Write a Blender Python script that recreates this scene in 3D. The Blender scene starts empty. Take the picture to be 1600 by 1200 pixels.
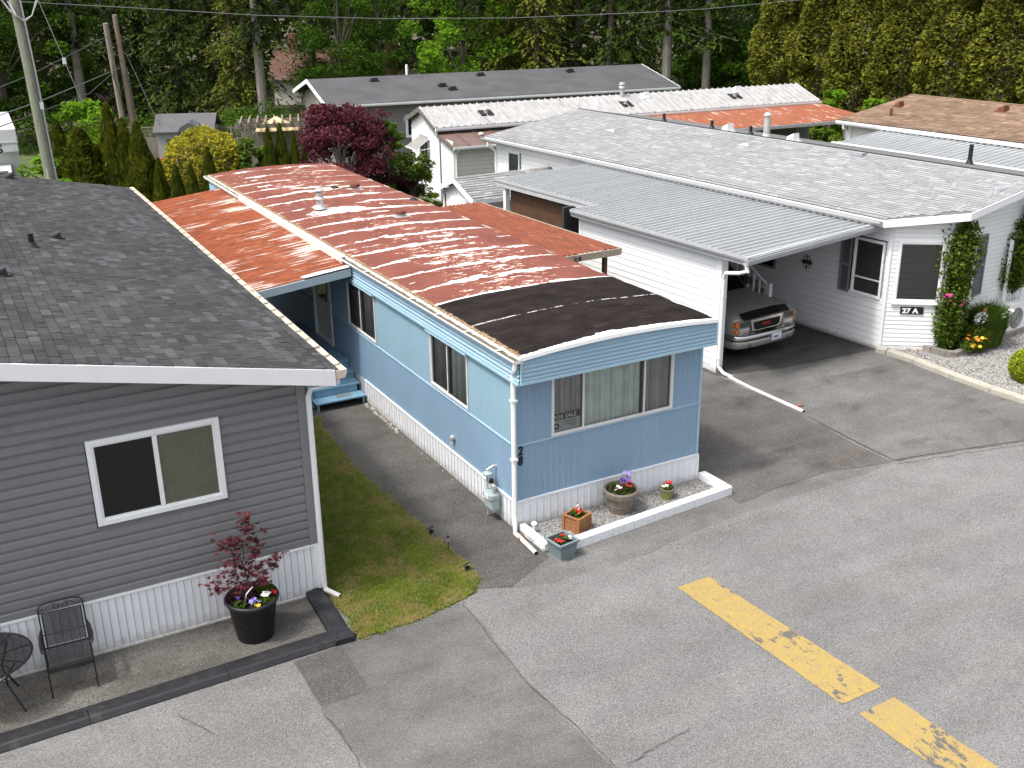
import bpy, math, random
from mathutils import Vector, Matrix, noise
R = math.radians
rnd = random.Random(7)
sc = bpy.context.scene
COL = sc.collection
# ---------------------------------------------------------------- camera
cam_d = bpy.data.cameras.new('camera')
cam = bpy.data.objects.new('camera', cam_d); COL.objects.link(cam); sc.camera = cam
cam_d.sensor_width = 36.0; cam_d.lens = 1683.14 / 1600 * 36
cam_d.clip_start = 0.1; cam_d.clip_end = 600
_yaw, _pit, _rol = -0.500782, 0.364988, -0.012855
_cy, _sy = math.cos(_yaw), math.sin(_yaw)
_fw = Vector((-_sy*math.cos(_pit), _cy*math.cos(_pit), -math.sin(_pit)))
_r = Vector((_cy, _sy, 0)); _u = _r.cross(_fw)
_r, _u = math.cos(_rol)*_r + math.sin(_rol)*_u, -math.sin(_rol)*_r + math.cos(_rol)*_u
M = Matrix((_r, _u, -_fw)).transposed().to_4x4(); M.translation = Vector((-7.4906, -13.6136, 8.4827))
cam.matrix_world = M
# ---------------------------------------------------------------- light
SUN_ELEV = 61.0
world = bpy.data.worlds.new('World'); sc.world = world; world.use_nodes = True
wt = world.node_tree; bg = wt.nodes['Background']
sky = wt.nodes.new('ShaderNodeTexSky'); sky.sky_type = 'NISHITA'; sky.sun_disc = False
sky.sun_elevation = R(SUN_ELEV); sky.sun_rotation = R(272)   # from -x
sky.air_density = 1.0; sky.dust_density = 6.0; sky.ozone_density = 1.0; sky.altitude = 0
hs = wt.nodes.new('ShaderNodeHueSaturation'); hs.inputs['Saturation'].default_value = 0.40
wt.links.new(sky.outputs[0], hs.inputs['Color']); wt.links.new(hs.outputs[0], bg.inputs['Color'])
bg.inputs['Strength'].default_value = 0.15
sl = bpy.data.lights.new('sun', 'SUN'); sun = bpy.data.objects.new('sun', sl); COL.objects.link(sun)
sl.energy = 1.45; sl.angle = R(5.0); sl.color = (1.0, 0.965, 0.91)
_d = Vector((math.cos(R(SUN_ELEV)), 0.035, -math.sin(R(SUN_ELEV))))
sun.rotation_euler = _d.to_track_quat('-Z', 'Y').to_euler(); sun.location = (-30, 0, 60)
sc.view_settings.view_transform = 'Standard'; sc.view_settings.look = 'None'
sc.view_settings.exposure = 1.0; sc.view_settings.gamma = 1.0
sc.view_settings.use_curve_mapping = False

# ---------------------------------------------------------------- helpers
class MB:
    def __init__(s): s.v = []; s.f = []; s.t = []; s.uvmode = None; s.m = []; s.cur = 0; s.tone = 0.5
    def add(s, vs, fs, tone=None):
        o = len(s.v); s.v += [tuple(p) for p in vs]
        for q in fs: s.f.append(tuple(i+o for i in q)); s.t.append(s.tone if tone is None else tone); s.m.append(s.cur)
    def quad(s, a, b, c, d, tone=None): s.add((a, b, c, d), ((0, 1, 2, 3),), tone)
    def poly(s, pts, tone=None): s.add(pts, (tuple(range(len(pts))),), tone)
    def box(s, x0, x1, y0, y1, z0, z1, tone=None, X=None):
        vs = [Vector((x, y, z)) for z in (z0, z1) for y in (y0, y1) for x in (x0, x1)]
        if X is not None: vs = [X @ v for v in vs]
        s.add(vs, ((0, 2, 3, 1), (4, 5, 7, 6), (0, 1, 5, 4), (2, 6, 7, 3), (0, 4, 6, 2), (1, 3, 7, 5)), tone)
    def prism(s, pts, fa, fb, tone=None):
        """pts 2-D outline; fa, fb map (u,v) to the two end positions"""
        n = len(pts); A = [fa(*p) for p in pts]; B = [fb(*p) for p in pts]
        s.add(A+B, [tuple(range(n))[::-1], tuple(range(n, 2*n))] + [(i, (i+1) % n, (i+1) % n+n, i+n) for i in range(n)], tone)
    def slab(s, pts, z0, z1, tone=None):
        s.prism([(p[0], p[1]) for p in pts], lambda a, b: (a, b, z0), lambda a, b: (a, b, z1), tone)
    def tube(s, pts, r, n=8, cap=True, tone=None):
        pts = [Vector(p) for p in pts]; rs = r if isinstance(r, (list, tuple)) else [r]*len(pts)
        rings = []; up = Vector((0, 0, 1)); prev = None
        for i, p in enumerate(pts):
            d = (pts[min(i+1, len(pts)-1)] - pts[max(i-1, 0)]).normalized()
            if prev is None:
                a = d.cross(up if abs(d.z) < .9 else Vector((1, 0, 0))).normalized()
            else: a = (prev - d*prev.dot(d)).normalized()
            prev = a; b = d.cross(a)
            rings += [p + (a*math.cos(2*math.pi*k/n) + b*math.sin(2*math.pi*k/n))*rs[i] for k in range(n)]
        m = len(pts); fs = [(i*n+k, i*n+(k+1) % n, (i+1)*n+(k+1) % n, (i+1)*n+k) for i in range(m-1) for k in range(n)]
        if cap: fs += [tuple(range(n))[::-1], tuple((m-1)*n+k for k in range(n))]
        s.add(rings, fs, tone)
    def lathe(s, prof, c=(0, 0, 0), n=20, cap=True, tone=None):
        vs = [(c[0]+r*math.cos(2*math.pi*k/n), c[1]+r*math.sin(2*math.pi*k/n), c[2]+z) for r, z in prof for k in range(n)]
        m = len(prof); fs = [(i*n+k, i*n+(k+1) % n, (i+1)*n+(k+1) % n, (i+1)*n+k) for i in range(m-1) for k in range(n)]
        if cap: fs += [tuple(range(n))[::-1], tuple((m-1)*n+k for k in range(n))]
        s.add(vs, fs, tone)
    def mesh(s, name, mats, smooth=False):
        me = bpy.data.meshes.new(name); me.from_pydata(s.v, [], s.f)
        for m in (mats if isinstance(mats, (list, tuple)) else [mats]): me.materials.append(m)
        if any(s.m): me.polygons.foreach_set('material_index', s.m)
        ca = me.attributes.new('tone', 'FLOAT', 'FACE'); ca.data.foreach_set('value', s.t)
        if smooth: me.polygons.foreach_set('use_smooth', [True]*len(s.f))
        me.update(); return me
    def build(s, name, mats, parent=None, loc=None, rz=0, smooth=False, kind=None, label=None, bevel=0, cat=None, group=None):
        o = bpy.data.objects.new(name, s.mesh(name, mats, smooth)); COL.objects.link(o)
        if parent is not None: o.parent = parent
        if loc is not None: o.location = loc
        if rz: o.rotation_euler = (0, 0, rz)
        if kind: o['kind'] = kind
        if label: o['label'] = label
        if cat: o['category'] = cat
        if group: o['group'] = group
        if bevel:
            b = o.modifiers.new('bevel', 'BEVEL'); b.width = bevel; b.segments = 2; b.limit_method = 'ANGLE'; b.angle_limit = R(40)
            if smooth is False: pass
        return o
def thing(name, label, cat, loc=(0, 0, 0), rz=0, group=None):
    o = bpy.data.objects.new(name, None); COL.objects.link(o); o.location = loc; o.rotation_euler = (0, 0, rz)
    o.empty_display_size = .2; o['label'] = label; o['category'] = cat
    if group: o['group'] = group
    return o
def inst(name, me, parent=None, loc=(0, 0, 0), rot=(0, 0, 0), sc_=(1, 1, 1)):
    o = bpy.data.objects.new(name, me); COL.objects.link(o); o.parent = parent; o.location = loc; o.rotation_euler = rot; o.scale = sc_
    return o
def copy_tree(o, parent=None, label=None, group=None, loc=None, rz=None, scale=None):
    c = o.copy(); COL.objects.link(c); c.parent = parent
    if parent is None:
        if label: c['label'] = label
        if group: c['group'] = group
        if loc is not None: c.location = loc
        if rz is not None: c.rotation_euler = (0, 0, rz)
        if scale is not None: c.scale = scale if hasattr(scale, '__len__') else (scale,)*3
    for ch in list(o.children): copy_tree(ch, c)
    return c
def text(name, s, size, mat, parent, mat4, ext=.004, bold=0, shear=0, sx=1, align='LEFT'):
    cu = bpy.data.curves.new(name, 'FONT'); cu.body = s; cu.size = size; cu.extrude = ext; cu.offset = bold; cu.shear = shear; cu.align_x = align
    o = bpy.data.objects.new(name, cu); COL.objects.link(o)
    me = bpy.data.meshes.new_from_object(o.evaluated_get(bpy.context.evaluated_depsgraph_get()))
    bpy.data.objects.remove(o); bpy.data.curves.remove(cu)
    me.transform(mat4 @ Matrix.Diagonal((sx, 1, 1, 1))); me.materials.clear(); me.materials.append(mat)
    q = bpy.data.objects.new(name, me); COL.objects.link(q); q.parent = parent; return q
def frame4(o, x, y):  # matrix whose local x,y axes are x,y and origin o
    x = Vector(x).normalized(); y = Vector(y).normalized(); z = x.cross(y)
    m = Matrix((x, y, z)).transposed().to_4x4(); m.translation = Vector(o); return m

# ---------------------------------------------------------------- materials
class NT:
    def __init__(s, name):
        s.mat = bpy.data.materials.new(name); s.mat.use_nodes = True; s.t = s.mat.node_tree
        s.b = s.t.nodes['Principled BSDF']; s.out = s.t.nodes['Material Output']; s.co = None
    def n(s, typ, **kw):
        x = s.t.nodes.new(typ)
        for k, v in kw.items():
            if k.startswith('i_'): x.inputs[k[2:].replace('_', ' ')].default_value = v
            else: setattr(x, k, v)
        return x
    def l(s, a, b): s.t.links.new(a, b); return b
    def obj(s):
        if s.co is None: s.co = s.n('ShaderNodeTexCoord').outputs['Object']
        return s.co
    def world(s): return s.n('ShaderNodeNewGeometry').outputs['Position']
    def mapped(s, scale=(1, 1, 1), loc=(0, 0, 0), rot=(0, 0, 0), src=None):
        m = s.n('ShaderNodeMapping'); m.inputs['Scale'].default_value = scale; m.inputs['Location'].default_value = loc; m.inputs['Rotation'].default_value = rot
        s.l(src or s.obj(), m.inputs[0]); return m.outputs[0]
    def noise(s, scale, detail=4, rough=.55, vec=None, dist=0):
        x = s.n('ShaderNodeTexNoise'); x.inputs['Scale'].default_value = scale; x.inputs['Detail'].default_value = detail
        x.inputs['Roughness'].default_value = rough; x.inputs['Distortion'].default_value = dist
        s.l(vec or s.obj(), x.inputs['Vector']); return x.outputs['Fac']
    def ramp(s, fac, a, b, lo=0., hi=1., smooth=True):
        m = s.n('ShaderNodeMapRange'); m.interpolation_type = 'SMOOTHSTEP' if smooth else 'LINEAR'
        for k, v in zip(('From Min', 'From Max', 'To Min', 'To Max'), (a, b, lo, hi)): m.inputs[k].default_value = v
        s.l(fac, m.inputs['Value']); return m.outputs[0]
    def math(s, op, a, b=None, c=None, clamp=False):
        m = s.n('ShaderNodeMath', operation=op); m.use_clamp = clamp
        for i, v in enumerate((a, b, c)):
            if v is None: continue
            if isinstance(v, (int, float)): m.inputs[i].default_value = v
            else: s.l(v, m.inputs[i])
        return m.outputs[0]
    def mix(s, fac, a, b, mode='MIX'):
        m = s.n('ShaderNodeMix', data_type='RGBA', blend_type=mode)
        for k, v in ((0, fac), (6, a), (7, b)):
            if isinstance(v, (int, float)): m.inputs[k].default_value = v
            elif isinstance(v, (tuple, list)): m.inputs[k].default_value = (*v, 1)[:4]
            else: s.l(v, m.inputs[k])
        return m.outputs[2]
    def bump(s, h, strength=.3, dist=.01):
        b = s.n('ShaderNodeBump'); b.inputs['Strength'].default_value = strength; b.inputs['Distance'].default_value = dist
        s.l(h, b.inputs['Height']); s.l(b.outputs[0], s.b.inputs['Normal'])
    def scale_col(s, col, fac):
        return s.mix(1.0, col, s.comb(fac), 'MULTIPLY')
    def comb(s, f):
        c = s.n('ShaderNodeCombineColor')
        for i in range(3): s.l(f, c.inputs[i])
        return c.outputs[0]
    def attr(s, nm='tone'):
        a = s.n('ShaderNodeAttribute'); a.attribute_name = nm; return a.outputs['Fac']
    def rand(s): return s.n('ShaderNodeObjectInfo').outputs['Random']
    def set(s, col=None, rough=None, metal=None, spec=None):
        if col is not None:
            if isinstance(col, (tuple, list)): s.b.inputs['Base Color'].default_value = (*col, 1)[:4]
            else: s.l(col, s.b.inputs['Base Color'])
        if rough is not None:
            if isinstance(rough, (int, float)): s.b.inputs['Roughness'].default_value = rough
            else: s.l(rough, s.b.inputs['Roughness'])
        if metal is not None: s.b.inputs['Metallic'].default_value = metal
        if spec is not None: s.b.inputs['Specular IOR Level'].default_value = spec
        return s
def pbr(name, col, rough=.6, metal=0, spec=.4, var=.12, vs=3, fine=40, fv=.06, bump=0, dirt=None, dirt_amt=.3, rv=0, stretch=(1, 1, 1)):
    m = NT(name); v = m.mapped(stretch)
    c = m.scale_col(col, m.math('ADD', m.ramp(m.noise(vs, 5, vec=v), .25, .75, 1-var, 1+var, False), m.ramp(m.noise(fine, 3, vec=v), .3, .7, -fv, fv, False)))
    if rv: c = m.scale_col(c, m.ramp(m.rand(), 0, 1, 1-rv, 1+rv, False))
    if dirt: c = m.mix(m.math('MULTIPLY', m.ramp(m.noise(vs*1.7, 8, .68, vec=v), .5, .75), dirt_amt), c, dirt)
    m.set(c, m.ramp(m.noise(vs*3, 3, vec=v), .3, .7, max(0, rough-.08), min(1, rough+.08)), metal, spec)
    if bump: m.bump(m.noise(fine, 4, vec=v), bump, .01)
    return m.mat
def shingle_mat(name, base, lo, hi, per_object, big=.12, tint=None):
    m = NT(name); tn = m.rand() if per_object else m.attr()
    f = m.math('MULTIPLY', m.math('ADD', m.ramp(tn, 0, .78, lo, (lo+hi)*.5, False), m.ramp(tn, .78, 1, 0, (hi-lo)*.55)), m.ramp(m.noise(.9, 4, vec=m.world()), .3, .7, 1-big, 1+big))
    f = m.math('MULTIPLY', f, m.ramp(m.noise(260, 2, .7, vec=m.world()), .3, .7, .72, 1.28, False))
    c = m.scale_col(base, f)
    if tint: c = m.mix(m.ramp(m.noise(1.7, 5, .6, vec=m.world()), .45, .72), c, m.scale_col(tint, f))
    m.set(c, .95, 0, .06); m.bump(m.noise(220, 2, vec=m.world()), .35, .004); return m.mat

def asphalt(name, base, spk=.35, patch=(1, 1, 1), stain=.18, brown=.25, tone=1, mott=.9):
    m = NT(name); w = m.world()
    big = m.noise(.35, 5, .6, vec=w, dist=.6); mid = m.noise(1.6, 5, .62, vec=w)
    vor = m.n('ShaderNodeTexVoronoi'); vor.inputs['Scale'].default_value = 80; m.l(w, vor.inputs['Vector'])
    fine = m.noise(62, 3, .8, vec=w)
    f = m.math('MULTIPLY', m.ramp(big, .3, .72, 1-.24*mott, 1+.16*mott), m.ramp(mid, .28, .75, 1-.15*mott, 1+.11*mott))
    f = m.math('MULTIPLY', f, m.ramp(m.noise(.55, 4, .6, vec=m.mapped((.35, 2.4, 1), (2, 5, 0), src=w, rot=(0, 0, -.35))), .32, .7, 1-.16*mott, 1+.09*mott))
    f = m.math('MULTIPLY', f, m.ramp(fine, .32, .7, 1-spk, 1+spk, False))
    sp = m.n('ShaderNodeSeparateColor'); m.l(vor.outputs['Color'], sp.inputs[0])
    f = m.math('MULTIPLY', f, m.ramp(sp.outputs[0], 0, 1, 1-spk*.7, 1+spk*.7, False))
    c = m.scale_col(base, f)
    st = m.mapped((.5, 2.2, 1), src=w, rot=(0, 0, .25))
    br = m.ramp(m.noise(.8, 6, .65, vec=st), .48, .75)
    c = m.mix(m.math('MULTIPLY', br, brown), c, m.scale_col((base[0]*.82, base[1]*.66, base[2]*.52), f))
    wh = m.ramp(m.noise(70, 1, .5, vec=w), .66, .74); c = m.mix(m.math('MULTIPLY', wh, .45), c, (.5, .5, .48))
    drk = m.ramp(m.noise(.8, 5, .62, vec=m.mapped((1, 1.5, 1), (31, 7, 0), src=w)), .52, .72)
    c = m.mix(m.math('MULTIPLY', drk, stain), c, m.scale_col((base[0]*.5, base[1]*.47, base[2]*.46), f))
    m.set(c, .95, 0, .08); m.bump(m.math('ADD', fine, m.math('MULTIPLY', vor.outputs['Distance'], 1.5)), .5, .006)
    return m.mat
MT = {}
MT['road'] = asphalt('asphalt_road', (.172, .170, .168), .40, stain=.12, brown=.18, mott=.5)
MT['walk'] = asphalt('asphalt_walk', (.103, .099, .092), .5, stain=.65, brown=.35)
MT['drive'] = asphalt('asphalt_drive', (.116, .109, .103), .36, stain=.65, brown=.45)
MT['slab'] = asphalt('asphalt_slab', (.138, .136, .132), .28, stain=.65, brown=.3)
MT['patio'] = asphalt('asphalt_patio', (.14, .132, .120), .46, stain=.65, brown=.5)
MT['patch'] = asphalt('asphalt_patch', (.142, .140, .137), .32, brown=.3)
MT['patchd'] = asphalt('asphalt_dark_patch', (.116, .111, .106), .32, brown=.3)
MT['strip'] = asphalt('asphalt_strip', (.153, .150, .146), .40, brown=.5)
MT['carport_shade'] = asphalt('asphalt_carport_shade', (.075, .072, .069), .3, stain=.5)  # asphalt darkened so the carport's shade is put into its colour
MT['soil'] = pbr('soil', (.07, .055, .035), .95, var=.4, vs=.4, bump=.4)
MT['turf'] = pbr('turf_ground', (.055, .08, .02), .95, var=.4, vs=1.5, bump=.4, dirt=(.16, .12, .05), dirt_amt=.6)
MT['white'] = pbr('white_paint', (.80, .81, .82), .45, var=.025, vs=2, fv=.01, dirt=(.62, .6, .55), dirt_amt=.22)
MT['vinyl'] = pbr('white_vinyl', (.78, .79, .80), .42, var=.02, vs=1, fv=.01, dirt=(.66, .65, .6), dirt_amt=.2, rv=.025)
MT['skirt'] = pbr('skirting_white', (.76, .78, .81), .5, var=.03, vs=2, fv=.015, dirt=(.55, .54, .5), dirt_amt=.22, rv=.03, stretch=(1, 1, .3))
MT['cream'] = pbr('cream_vinyl', (.62, .60, .55), .5, var=.03, rv=.03)
def splash(mat):   # mud splash on the foot of the skirting
    t = mat.node_tree; b = t.nodes['Principled BSDF']; src = b.inputs['Base Color'].links[0].from_socket
    ge = t.nodes.new('ShaderNodeNewGeometry'); sx = t.nodes.new('ShaderNodeSeparateXYZ'); t.links.new(ge.outputs['Position'], sx.inputs[0])
    nz = t.nodes.new('ShaderNodeTexNoise'); nz.inputs['Scale'].default_value = 9; nz.inputs['Detail'].default_value = 6; t.links.new(ge.outputs['Position'], nz.inputs['Vector'])
    ad = t.nodes.new('ShaderNodeMath'); ad.operation = 'MULTIPLY_ADD'; ad.inputs[1].default_value = -.30; t.links.new(nz.outputs['Fac'], ad.inputs[0]); t.links.new(sx.outputs[2], ad.inputs[2])
    mr = t.nodes.new('ShaderNodeMapRange'); mr.inputs['From Min'].default_value = -.16; mr.inputs['From Max'].default_value = .02; mr.inputs['To Min'].default_value = .7; mr.inputs['To Max'].default_value = 0; t.links.new(ad.outputs[0], mr.inputs['Value'])
    mx = t.nodes.new('ShaderNodeMix'); mx.data_type = 'RGBA'; mx.inputs[7].default_value = (.30, .27, .22, 1); t.links.new(mr.outputs[0], mx.inputs[0]); t.links.new(src, mx.inputs[6]); t.links.new(mx.outputs[2], b.inputs['Base Color'])
splash(MT['skirt']); splash(MT['white']); splash(MT['vinyl'])
MT['greyv'] = pbr('grey_vinyl', (.186, .190, .194), .42, spec=.45, var=.05, vs=1.2, fv=.02, rv=.06, dirt=(.16, .155, .15), dirt_amt=.25)
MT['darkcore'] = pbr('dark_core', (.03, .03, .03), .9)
MT['blue'] = pbr('blue_metal', (.22, .332, .455), .38, spec=.5, var=.05, vs=1.3, fv=.02, dirt=(.25, .35, .40), dirt_amt=.3, stretch=(1, 1, .4))
MT['bluefascia'] = pbr('fascia_blue_metal', (.29, .43, .54), .4, spec=.5, var=.05, vs=2, dirt=(.36, .42, .44), dirt_amt=.25)  # paler than the wall blue: light on the tilted ribs put into the colour
MT['bluepale'] = pbr('pale_blue_metal', (.25, .39, .478), .42, spec=.5, var=.04, vs=1.0, fv=.02, dirt=(.34, .42, .44), dirt_amt=.3, stretch=(1, 1, .4))
MT['shback'] = pbr('shingle_joint', (.018, .018, .019), .95)
MT['shbackw'] = pbr('shingle_joint_pale', (.13, .13, .13), .95)
MT['bluetrim'] = pbr('pale_blue_trim', (.33, .50, .60), .4, var=.05, dirt=(.5, .55, .55), dirt_amt=.4)
MT['bluewood'] = pbr('blue_painted_wood', (.17, .32, .44), .6, var=.1, vs=6, bump=.15, dirt=(.3, .34, .33), dirt_amt=.35)
MT['alu'] = pbr('aluminium', (.70, .70, .69), .45, .15, var=.08, dirt=(.3, .28, .24), dirt_amt=.3)
MT['galv'] = pbr('galvanised', (.48, .49, .48), .45, .4, var=.12, vs=9, dirt=(.22, .18, .13), dirt_amt=.3)
MT['gutterw'] = pbr('gutter_white', (.70, .69, .65), .5, var=.05, dirt=(.42, .36, .27), dirt_amt=.35)
MT['gutterin'] = pbr('gutter_inside', (.105, .09, .068), .9, var=.3, vs=12, dirt=(.1, .075, .04), dirt_amt=.8, bump=.4)
MT['gutterp'] = pbr('gutter_peach', (.60, .52, .42), .6, var=.1, vs=6, dirt=(.3, .22, .13), dirt_amt=.4)
MT['rubber'] = pbr('black_rubber', (.016, .016, .019), .55, var=.25, vs=3, dirt=(.07, .066, .06), dirt_amt=.55, bump=.25)
MT['blackm'] = pbr('black_metal', (.012, .012, .013), .4, spec=.5, var=.1)
MT['blackp'] = pbr('black_plastic', (.014, .014, .015), .45, var=.2, vs=4, dirt=(.05, .045, .04), dirt_amt=.25)
MT['yellow'] = None
MT['concrete'] = pbr('concrete', (.36, .34, .29), .9, var=.12, vs=4, bump=.35, fv=.12, dirt=(.17, .14, .1), dirt_amt=.5)
MT['stone'] = pbr('edging_stone', (.23, .21, .18), .95, var=.3, vs=8, bump=.5, fv=.15, rv=.2, dirt=(.06, .055, .04), dirt_amt=.6)
MT['curbw'] = pbr('white_block', (.74, .76, .78), .7, var=.04, vs=5, bump=.5, fine=25, dirt=(.42, .40, .36), dirt_amt=.45)
MT['wood'] = pbr('cedar_wood', (.30, .135, .055), .6, var=.25, vs=5, stretch=(6, 6, 1), bump=.2)
MT['woodg'] = pbr('grey_wood', (.20, .175, .145), .9, var=.35, vs=3, stretch=(5, 5, .6), bump=.35, dirt=(.07, .06, .045), dirt_amt=.5)
MT['barrel'] = pbr('weathered_barrel', (.17, .14, .115), .8, var=.3, vs=6, stretch=(4, 4, .6), bump=.3, dirt=(.3, .27, .23), dirt_amt=.4)
MT['brown'] = pbr('dark_brown_panel', (.075, .038, .018), .7, var=.2, vs=2)
MT['brickc'] = pbr('brick_red', (.24, .10, .06), .9, var=.3, vs=12, bump=.4)
MT['pole'] = pbr('pole_wood', (.17, .18, .135), .85, var=.2, vs=4, stretch=(6, 6, .35), bump=.4, dirt=(.08, .085, .06), dirt_amt=.5)
MT['poleb'] = pbr('pole_wood_old', (.22, .19, .16), .9, var=.25, vs=4, stretch=(6, 6, .35), bump=.4)
MT['bark'] = pbr('bark', (.10, .08, .062), .95, var=.35, vs=4, stretch=(4, 4, .8), bump=.6)
MT['barkl'] = pbr('bark_light', (.22, .20, .175), .95, var=.3, vs=3, stretch=(4, 4, 1.2), bump=.6)
MT['greypot'] = pbr('grey_blue_plastic', (.18, .225, .24), .5, var=.08)
MT['olivepot'] = pbr('olive_pot', (.22, .21, .07), .5, var=.1)
MT['pot_soil'] = pbr('potting_soil', (.025, .018, .013), .95, var=.4, vs=20, bump=.5)
MT['trimlight'] = pbr('light_metal_trim', (.37, .38, .39), .5, var=.04, vs=2, dirt=(.36, .35, .33), dirt_amt=.25)
def curtmat(name, col):
    m = NT(name); c = m.scale_col(col, m.math('MULTIPLY', m.ramp(m.attr(), 0, 1, .66, 1.14, False), m.ramp(m.noise(3, 3), .3, .7, .9, 1.1))); m.set(c, .9, 0, .05)
    tr = m.n('ShaderNodeBsdfTranslucent'); m.l(c, tr.inputs[0]); x = m.n('ShaderNodeMixShader'); x.inputs[0].default_value = .02; m.l(m.b.outputs[0], x.inputs[1]); m.l(tr.outputs[0], x.inputs[2]); m.l(x.outputs[0], m.out.inputs['Surface']); return m.mat
MT['curtain'] = curtmat('curtain', (.82, .88, .86))
MT['curtaind'] = curtmat('curtain_grey', (.50, .49, .49))
MT['blind'] = pbr('blind_slat', (.20, .205, .20), .6, var=.05)
MT['greenblind'] = pbr('blind_green', (.30, .38, .35), .6, var=.05)
MT['shutter'] = pbr('shutter_grey', (.20, .20, .215), .5, var=.04)
MT['rustpipe'] = pbr('rust_cap', (.12, .04, .025), .8, var=.3, vs=14)
MT['red'] = pbr('red_plastic', (.55, .03, .02), .4)
MT['orange'] = pbr('amber_plastic', (.75, .18, .02), .25)
MT['chrome'] = pbr('chrome', (.62, .62, .62), .14, 1., var=.02, fv=0)
MT['tyre'] = pbr('tyre_rubber', (.02, .02, .02), .85)
MT['silver'] = pbr('silver_panel', (.45, .45, .46), .5, .3)
MT['green'] = pbr('putting_green', (.05, .22, .04), .9, var=.1)
MT['vback'] = pbr('vinyl_joint', (.42, .42, .43), .7)
MT['rock'] = pbr('pale_rock', (.34, .31, .26), .9, var=.2, vs=9, bump=.4, rv=.3)
MT['terra'] = pbr('reddish_rock', (.40, .2, .15), .9, var=.2, vs=9, bump=.4)

def glass(name, tint, rough=.03, trans=.55):
    m = NT(name); m.t.nodes.remove(m.b)
    g = m.n('ShaderNodeBsdfGlossy'); g.inputs['Roughness'].default_value = rough; g.inputs['Color'].default_value = (.9, .95, .95, 1)
    t = m.n('ShaderNodeBsdfTransparent'); t.inputs['Color'].default_value = (trans, trans*1.02, trans, 1)
    d = m.n('ShaderNodeBsdfDiffuse'); d.inputs['Color'].default_value = (*tint, 1)
    x = m.n('ShaderNodeMixShader'); x.inputs[0].default_value = .12; m.l(t.outputs[0], x.inputs[1]); m.l(d.outputs[0], x.inputs[2])
    f = m.n('ShaderNodeFresnel'); f.inputs['IOR'].default_value = 1.5
    y = m.n('ShaderNodeMixShader'); m.l(f.outputs[0], y.inputs[0]); m.l(x.outputs[0], y.inputs[1]); m.l(g.outputs[0], y.inputs[2])
    m.l(y.outputs[0], m.out.inputs['Surface']); return m.mat
MT['glass'] = glass('window_glass', (.12, .125, .12), .03, .93)
MT['darkglass'] = glass('dark_window_glass', (.02, .022, .02), .04, .12)
MT['lampglass'] = glass('lamp_glass', (.5, .5, .5), .08, .8)

def leafmat(name, dark, light, trans=.25, extra=None, ex_amt=.3, ws=.9):
    """tone attribute (random per leaf clump, plus painted shading in some crowns) mixes the two colours"""
    m = NT(name)
    t = m.math('ADD', m.math('MULTIPLY', m.attr(), .65), m.math('MULTIPLY', m.ramp(m.noise(ws, 3, .6, vec=m.world()), .3, .7, 0, 1, False), .35))
    c = m.mix(t, dark, light)
    if extra: c = m.mix(m.math('MULTIPLY', m.ramp(m.noise(2.3, 4, .6, vec=m.world()), .5, .66), ex_amt), c, extra)
    m.set(c, .8, 0, .04)
    tr = m.n('ShaderNodeBsdfTranslucent'); m.l(m.scale_col(c, m.ramp(m.attr(), 0, 1, 1.2, 1.5)), tr.inputs[0])
    x = m.n('ShaderNodeMixShader'); x.inputs[0].default_value = trans
    m.l(m.b.outputs[0], x.inputs[1]); m.l(tr.outputs[0], x.inputs[2]); m.l(x.outputs[0], m.out.inputs['Surface']); return m.mat
MT['fir'] = leafmat('fir_needles', (.007, .018, .004), (.062, .102, .017), .22, (.070, .068, .014), .3)
MT['firb'] = leafmat('cedar_needles', (.034, .05, .008), (.17, .19, .03), .25, (.15, .12, .02), .4)
MT['hedge'] = leafmat('hedge_leaves', (.028, .036, .007), (.235, .245, .035), .25, (.25, .17, .02), .2, 1.4)
MT['maple_g'] = leafmat('bright_maple_leaves', (.05, .11, .010), (.18, .33, .022), .35)
MT['decid'] = leafmat('deciduous_leaves', (.012, .036, .005), (.078, .150, .015), .28)
MT['redmaple'] = leafmat('red_maple_leaves', (.028, .007, .011), (.125, .032, .044), .25, (.17, .075, .09), .3)
MT['redmaple2'] = leafmat('red_dwarf_maple_leaves', (.06, .014, .019), (.20, .055, .064), .3)
MT['golden'] = leafmat('golden_leaves', (.13, .12, .012), (.54, .49, .055), .3, (.20, .22, .02), .45, 2)
MT['arb'] = leafmat('arborvitae_leaves', (.018, .034, .006), (.16, .19, .022), .25, (.22, .19, .015), .4, 2)
MT['shrub'] = leafmat('shrub_leaves', (.03, .06, .01), (.12, .19, .03), .3, ws=2)
MT['vine'] = leafmat('vine_leaves', (.025, .05, .008), (.13, .19, .025), .3, ws=3)
MT['grass'] = None
def flatmat(name, col, rough=.6): return pbr(name, col, rough, var=.08, vs=20)
MT['fl_red'] = flatmat('petal_red', (.55, .02, .02)); MT['fl_white'] = flatmat('petal_white', (.8, .8, .76)); MT['fl_purple'] = flatmat('petal_purple', (.12, .06, .32))
MT['fl_dark'] = flatmat('petal_maroon', (.10, .012, .03)); MT['fl_yellow'] = flatmat('petal_yellow', (.75, .5, .05)); MT['fl_orange'] = flatmat('petal_orange', (.75, .22, .03)); MT['fl_lav'] = flatmat('petal_lavender', (.3, .24, .6)); MT['fl_mag'] = flatmat('petal_magenta', (.35, .05, .14))

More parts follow.
